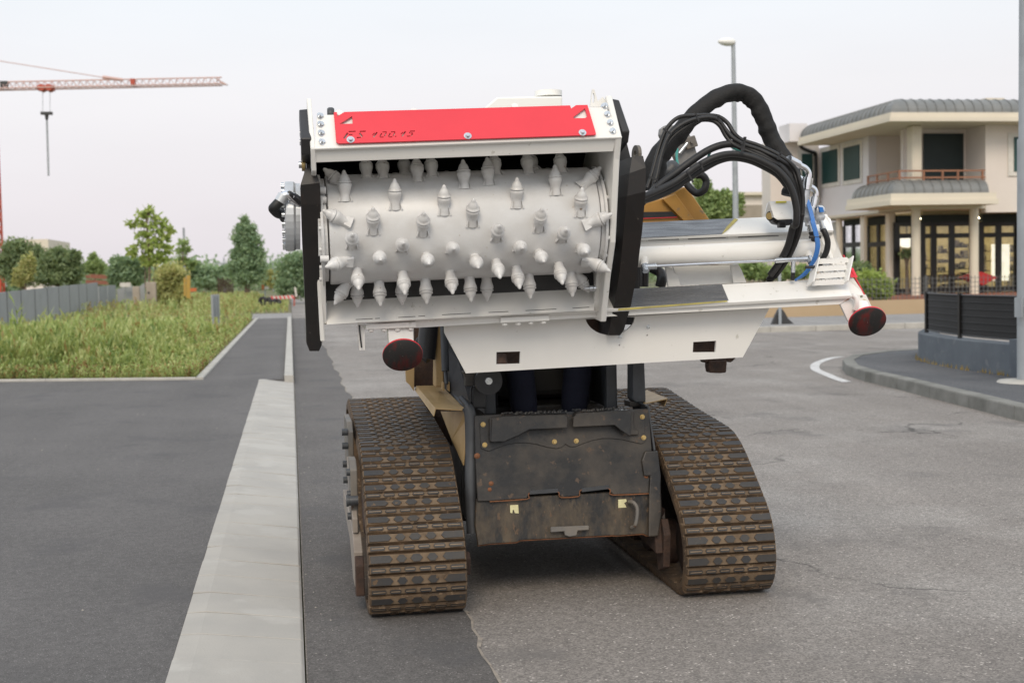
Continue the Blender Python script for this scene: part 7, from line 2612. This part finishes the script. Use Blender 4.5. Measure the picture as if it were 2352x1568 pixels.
# far pale building behind
fb = thing('far_building', p('E', 1250, 1300, 80), 'far pale pink building with railed flat roof behind the lamp post', 'building')
q0, q1 = p('E', 870, 1150, 80), p('E', 1500, 1150, 80)
part('wall', M['beige'], (q0.x, 80, 0), (q1.x, 90, q0.z), parent=fb)
part('roof_edge', M['cream'], (q0.x - 0.3, 79.6, q0.z), (q1.x, 90, p('E', 1200, 1118, 80).z), parent=fb)
q0, q1 = p('E', 1160, 1240, 60), p('E', 1420, 1230, 60)
b = MB()
b.box((q0.x, 60, 0), (q1.x + 1.5, 66, q0.z))
tag(b.build('grey_outbuilding', M['fconc']), 'grey flat outbuilding beside the villa, behind the rail', 'building')

# ---- street lamp
q = p('S', 212, 700, 36)
q2 = p('S', 212, 195, 36)
lp = thing('street_lamp', (q.x, 36, 0), 'tall slender street lamp rising behind the black hoses', 'street lamp')
b = MB()
b.cyl((q.x + 0.05, 36, 0), (q2.x, 36, q2.z), 0.105, 0.06, n=12)
b.build('pole', M['galv'], lp)
b = MB()
h0, h1 = p('S', 228, 190, 36), p('S', 95, 178, 36)
ln = (h1 - h0)
b.lathe(h0, ln, [(0.03, 0), (0.10, 0.05), (0.15, 0.25), (0.16, 0.5), (0.13, 0.75), (0.06, 0.95), (0.01, 1.0)], 12, unit=True)
o = b.build('lamp_head', M['plas'], lp)
o.scale = (1, 1, 0.75)

# ---- big pole at the right edge
q = pg('U', 2100, 1190, 0.118)
gp = thing('steel_pole', (7.44, 11.83, 0.118), 'thick galvanised pole cut by the right picture edge', 'pole')
xp = p('U', 2035, 900, 11.83).x + 0.10
b = MB()
b.cyl((xp, 11.83, 0.1), (xp, 11.83, 2.6), 0.10, 0.098, n=28)
b.cyl((xp, 11.83, 2.6), (xp, 11.83, 7.5), 0.085, 0.07, n=28)
b.build('shaft', M['galv'], gp)
b = MB()
b.lathe((xp, 11.83, 0.119), (0, 0, 1), [(0.30, 0.0), (0.28, 0.02), (0.11, 0.03)], 18)
b.build('concrete_collar', M['kerb'], gp)
b = MB()
q = p('U', 2040, 330, 11.75)
b.obox(q, (0.012, 0, 0), (0, 0.06, 0), (0, 0, 0.10))
b.build('access_hatch', M['galv'], gp)

# ---- curved wall with dark screened fence
WB = [(8.6, 16.2), (8.13, 15.45), (7.91, 14.76), (7.76, 14.0), (7.70, 13.46), (7.70, 12.9), (7.70, 12.52)]
zwt = p('U', 1000, 640, 14.9).z
cw = thing('curved_screen_fence', (7.9, 14.4, 0.12), 'curved dark screened fence on a blue grey wall at the corner', 'fence')
cl = spline([(x, y, 0) for x, y in WB], 6)
nv = len(cl)
nrm = []
for i in range(nv):
    t = (cl[min(i + 1, nv - 1)] - cl[max(i - 1, 0)]).normalized()
    nrm.append(Vector((-t.y, t.x, 0)) if Vector((-t.y, t.x, 0)).x > 0 else Vector((t.y, -t.x, 0)))


def strip(z0, z1, o0, o1):
    vv, ff = [], []
    for i in range(nv):
        for oo, zz in ((o0, z0), (o0, z1), (o1, z1), (o1, z0)):
            vv.append(cl[i] + nrm[i] * oo + Vector((0, 0, zz)))
    for i in range(nv - 1):
        for k in range(4):
            ff.append((i * 4 + k, i * 4 + (k + 1) % 4, i * 4 + 4 + (k + 1) % 4, i * 4 + 4 + k))
    ff += [(0, 1, 2, 3), ((nv - 1) * 4 + 3, (nv - 1) * 4 + 2, (nv - 1) * 4 + 1, (nv - 1) * 4)]
    return vv, ff


b = MB()
b.add(*strip(0.05, zwt, 0.0, 0.22))
b.build('base_wall', M['bluew2'], cw, bevel=0.01, seg=1)
zft = p('U', 1430, 195, 13.6).z
zfb = zwt + 0.04
b = MB()
b.add(*strip(zfb, zft, 0.115, 0.122))
b.build('screen', M['screen'], cw)
for k in range(7):
    zz = zfb + (zft - zfb) * k / 6
    b = MB()
    b.tube([cl[i] + nrm[i] * 0.108 + Vector((0, 0, zz)) for i in range(nv)], 0.010 if k in (0, 6) else 0.004, n=6, sub=1)
    b.build('rail', M['darkm'] if k in (0, 6) else M['wired'], cw)
for fr_ in (0.06, 0.22, 0.55, 0.985):
    i = int(fr_ * (nv - 1))
    c = cl[i] + nrm[i] * 0.10
    b = MB()
    b.box((c.x - 0.02, c.y - 0.02, zwt), (c.x + 0.02, c.y + 0.02, zft + 0.02))
    b.build('post', M['frame'], cw)
q = cl[-1]
part('gate_pier', M['bluew2'], (q.x - 0.05, q.y - 0.5, 0.05), (q.x + 0.35, q.y - 0.003, zwt + 0.06), parent=cw)
part('gate_post', M['frame'], (q.x + 0.06, q.y - 0.40, zwt + 0.061), (q.x + 0.14, q.y - 0.30, zft + 0.12), parent=cw)
b = MB()
b.box((q.x + 0.09, q.y - 6, zwt), (q.x + 0.10, q.y - 0.41, zft + 0.05))
b.build('screen', M['screen'], cw)
# dry grass tufts along the foot of that wall
b = MB()
rr = random.Random(4)
for i in range(110):
    t = rr.random() * (nv - 1.01)
    c = cl[int(t)].lerp(cl[int(t) + 1], t % 1) - nrm[int(t)] * rr.uniform(0.0, 0.06)
    h_ = rr.uniform(0.02, 0.07)
    d_ = rr.uniform(-0.03, 0.03)
    b.add([(c.x - 0.006, c.y, 0.118), (c.x + 0.006, c.y, 0.118), (c.x + d_, c.y + d_, 0.118 + h_)], [(0, 1, 2)])
tag(b.build('dry_tufts', G_[3], recalc=False), 'dry grass tufts along the foot of the curved wall', 'grass', kind='stuff')

# ---- black rubber base of a temporary sign on the far pavement
Yc = 26.6
sb = thing('sign_base', p('G', 1385, 1045, Yc), 'black finned base with a thin steel post on the far pavement', 'sign')
for pts in ([(1312, 1040), (1345, 960), (1372, 908), (1378, 1045)], [(1392, 1045), (1390, 895), (1420, 930), (1450, 985), (1480, 1015), (1512, 1040)]):
    b = MB()
    b.prism([p('G', x, y, Yc) for x, y in pts], (0, 0.08, 0))
    b.build('fin', M['darkm'], sb)
b = MB()
q0 = p('G', 1383, 1045, Yc - 0.05)
b.cyl(q0, Vector((q0.x, q0.y, 1.6)), 0.035, n=10)
b.build('post', M['galv'], sb)
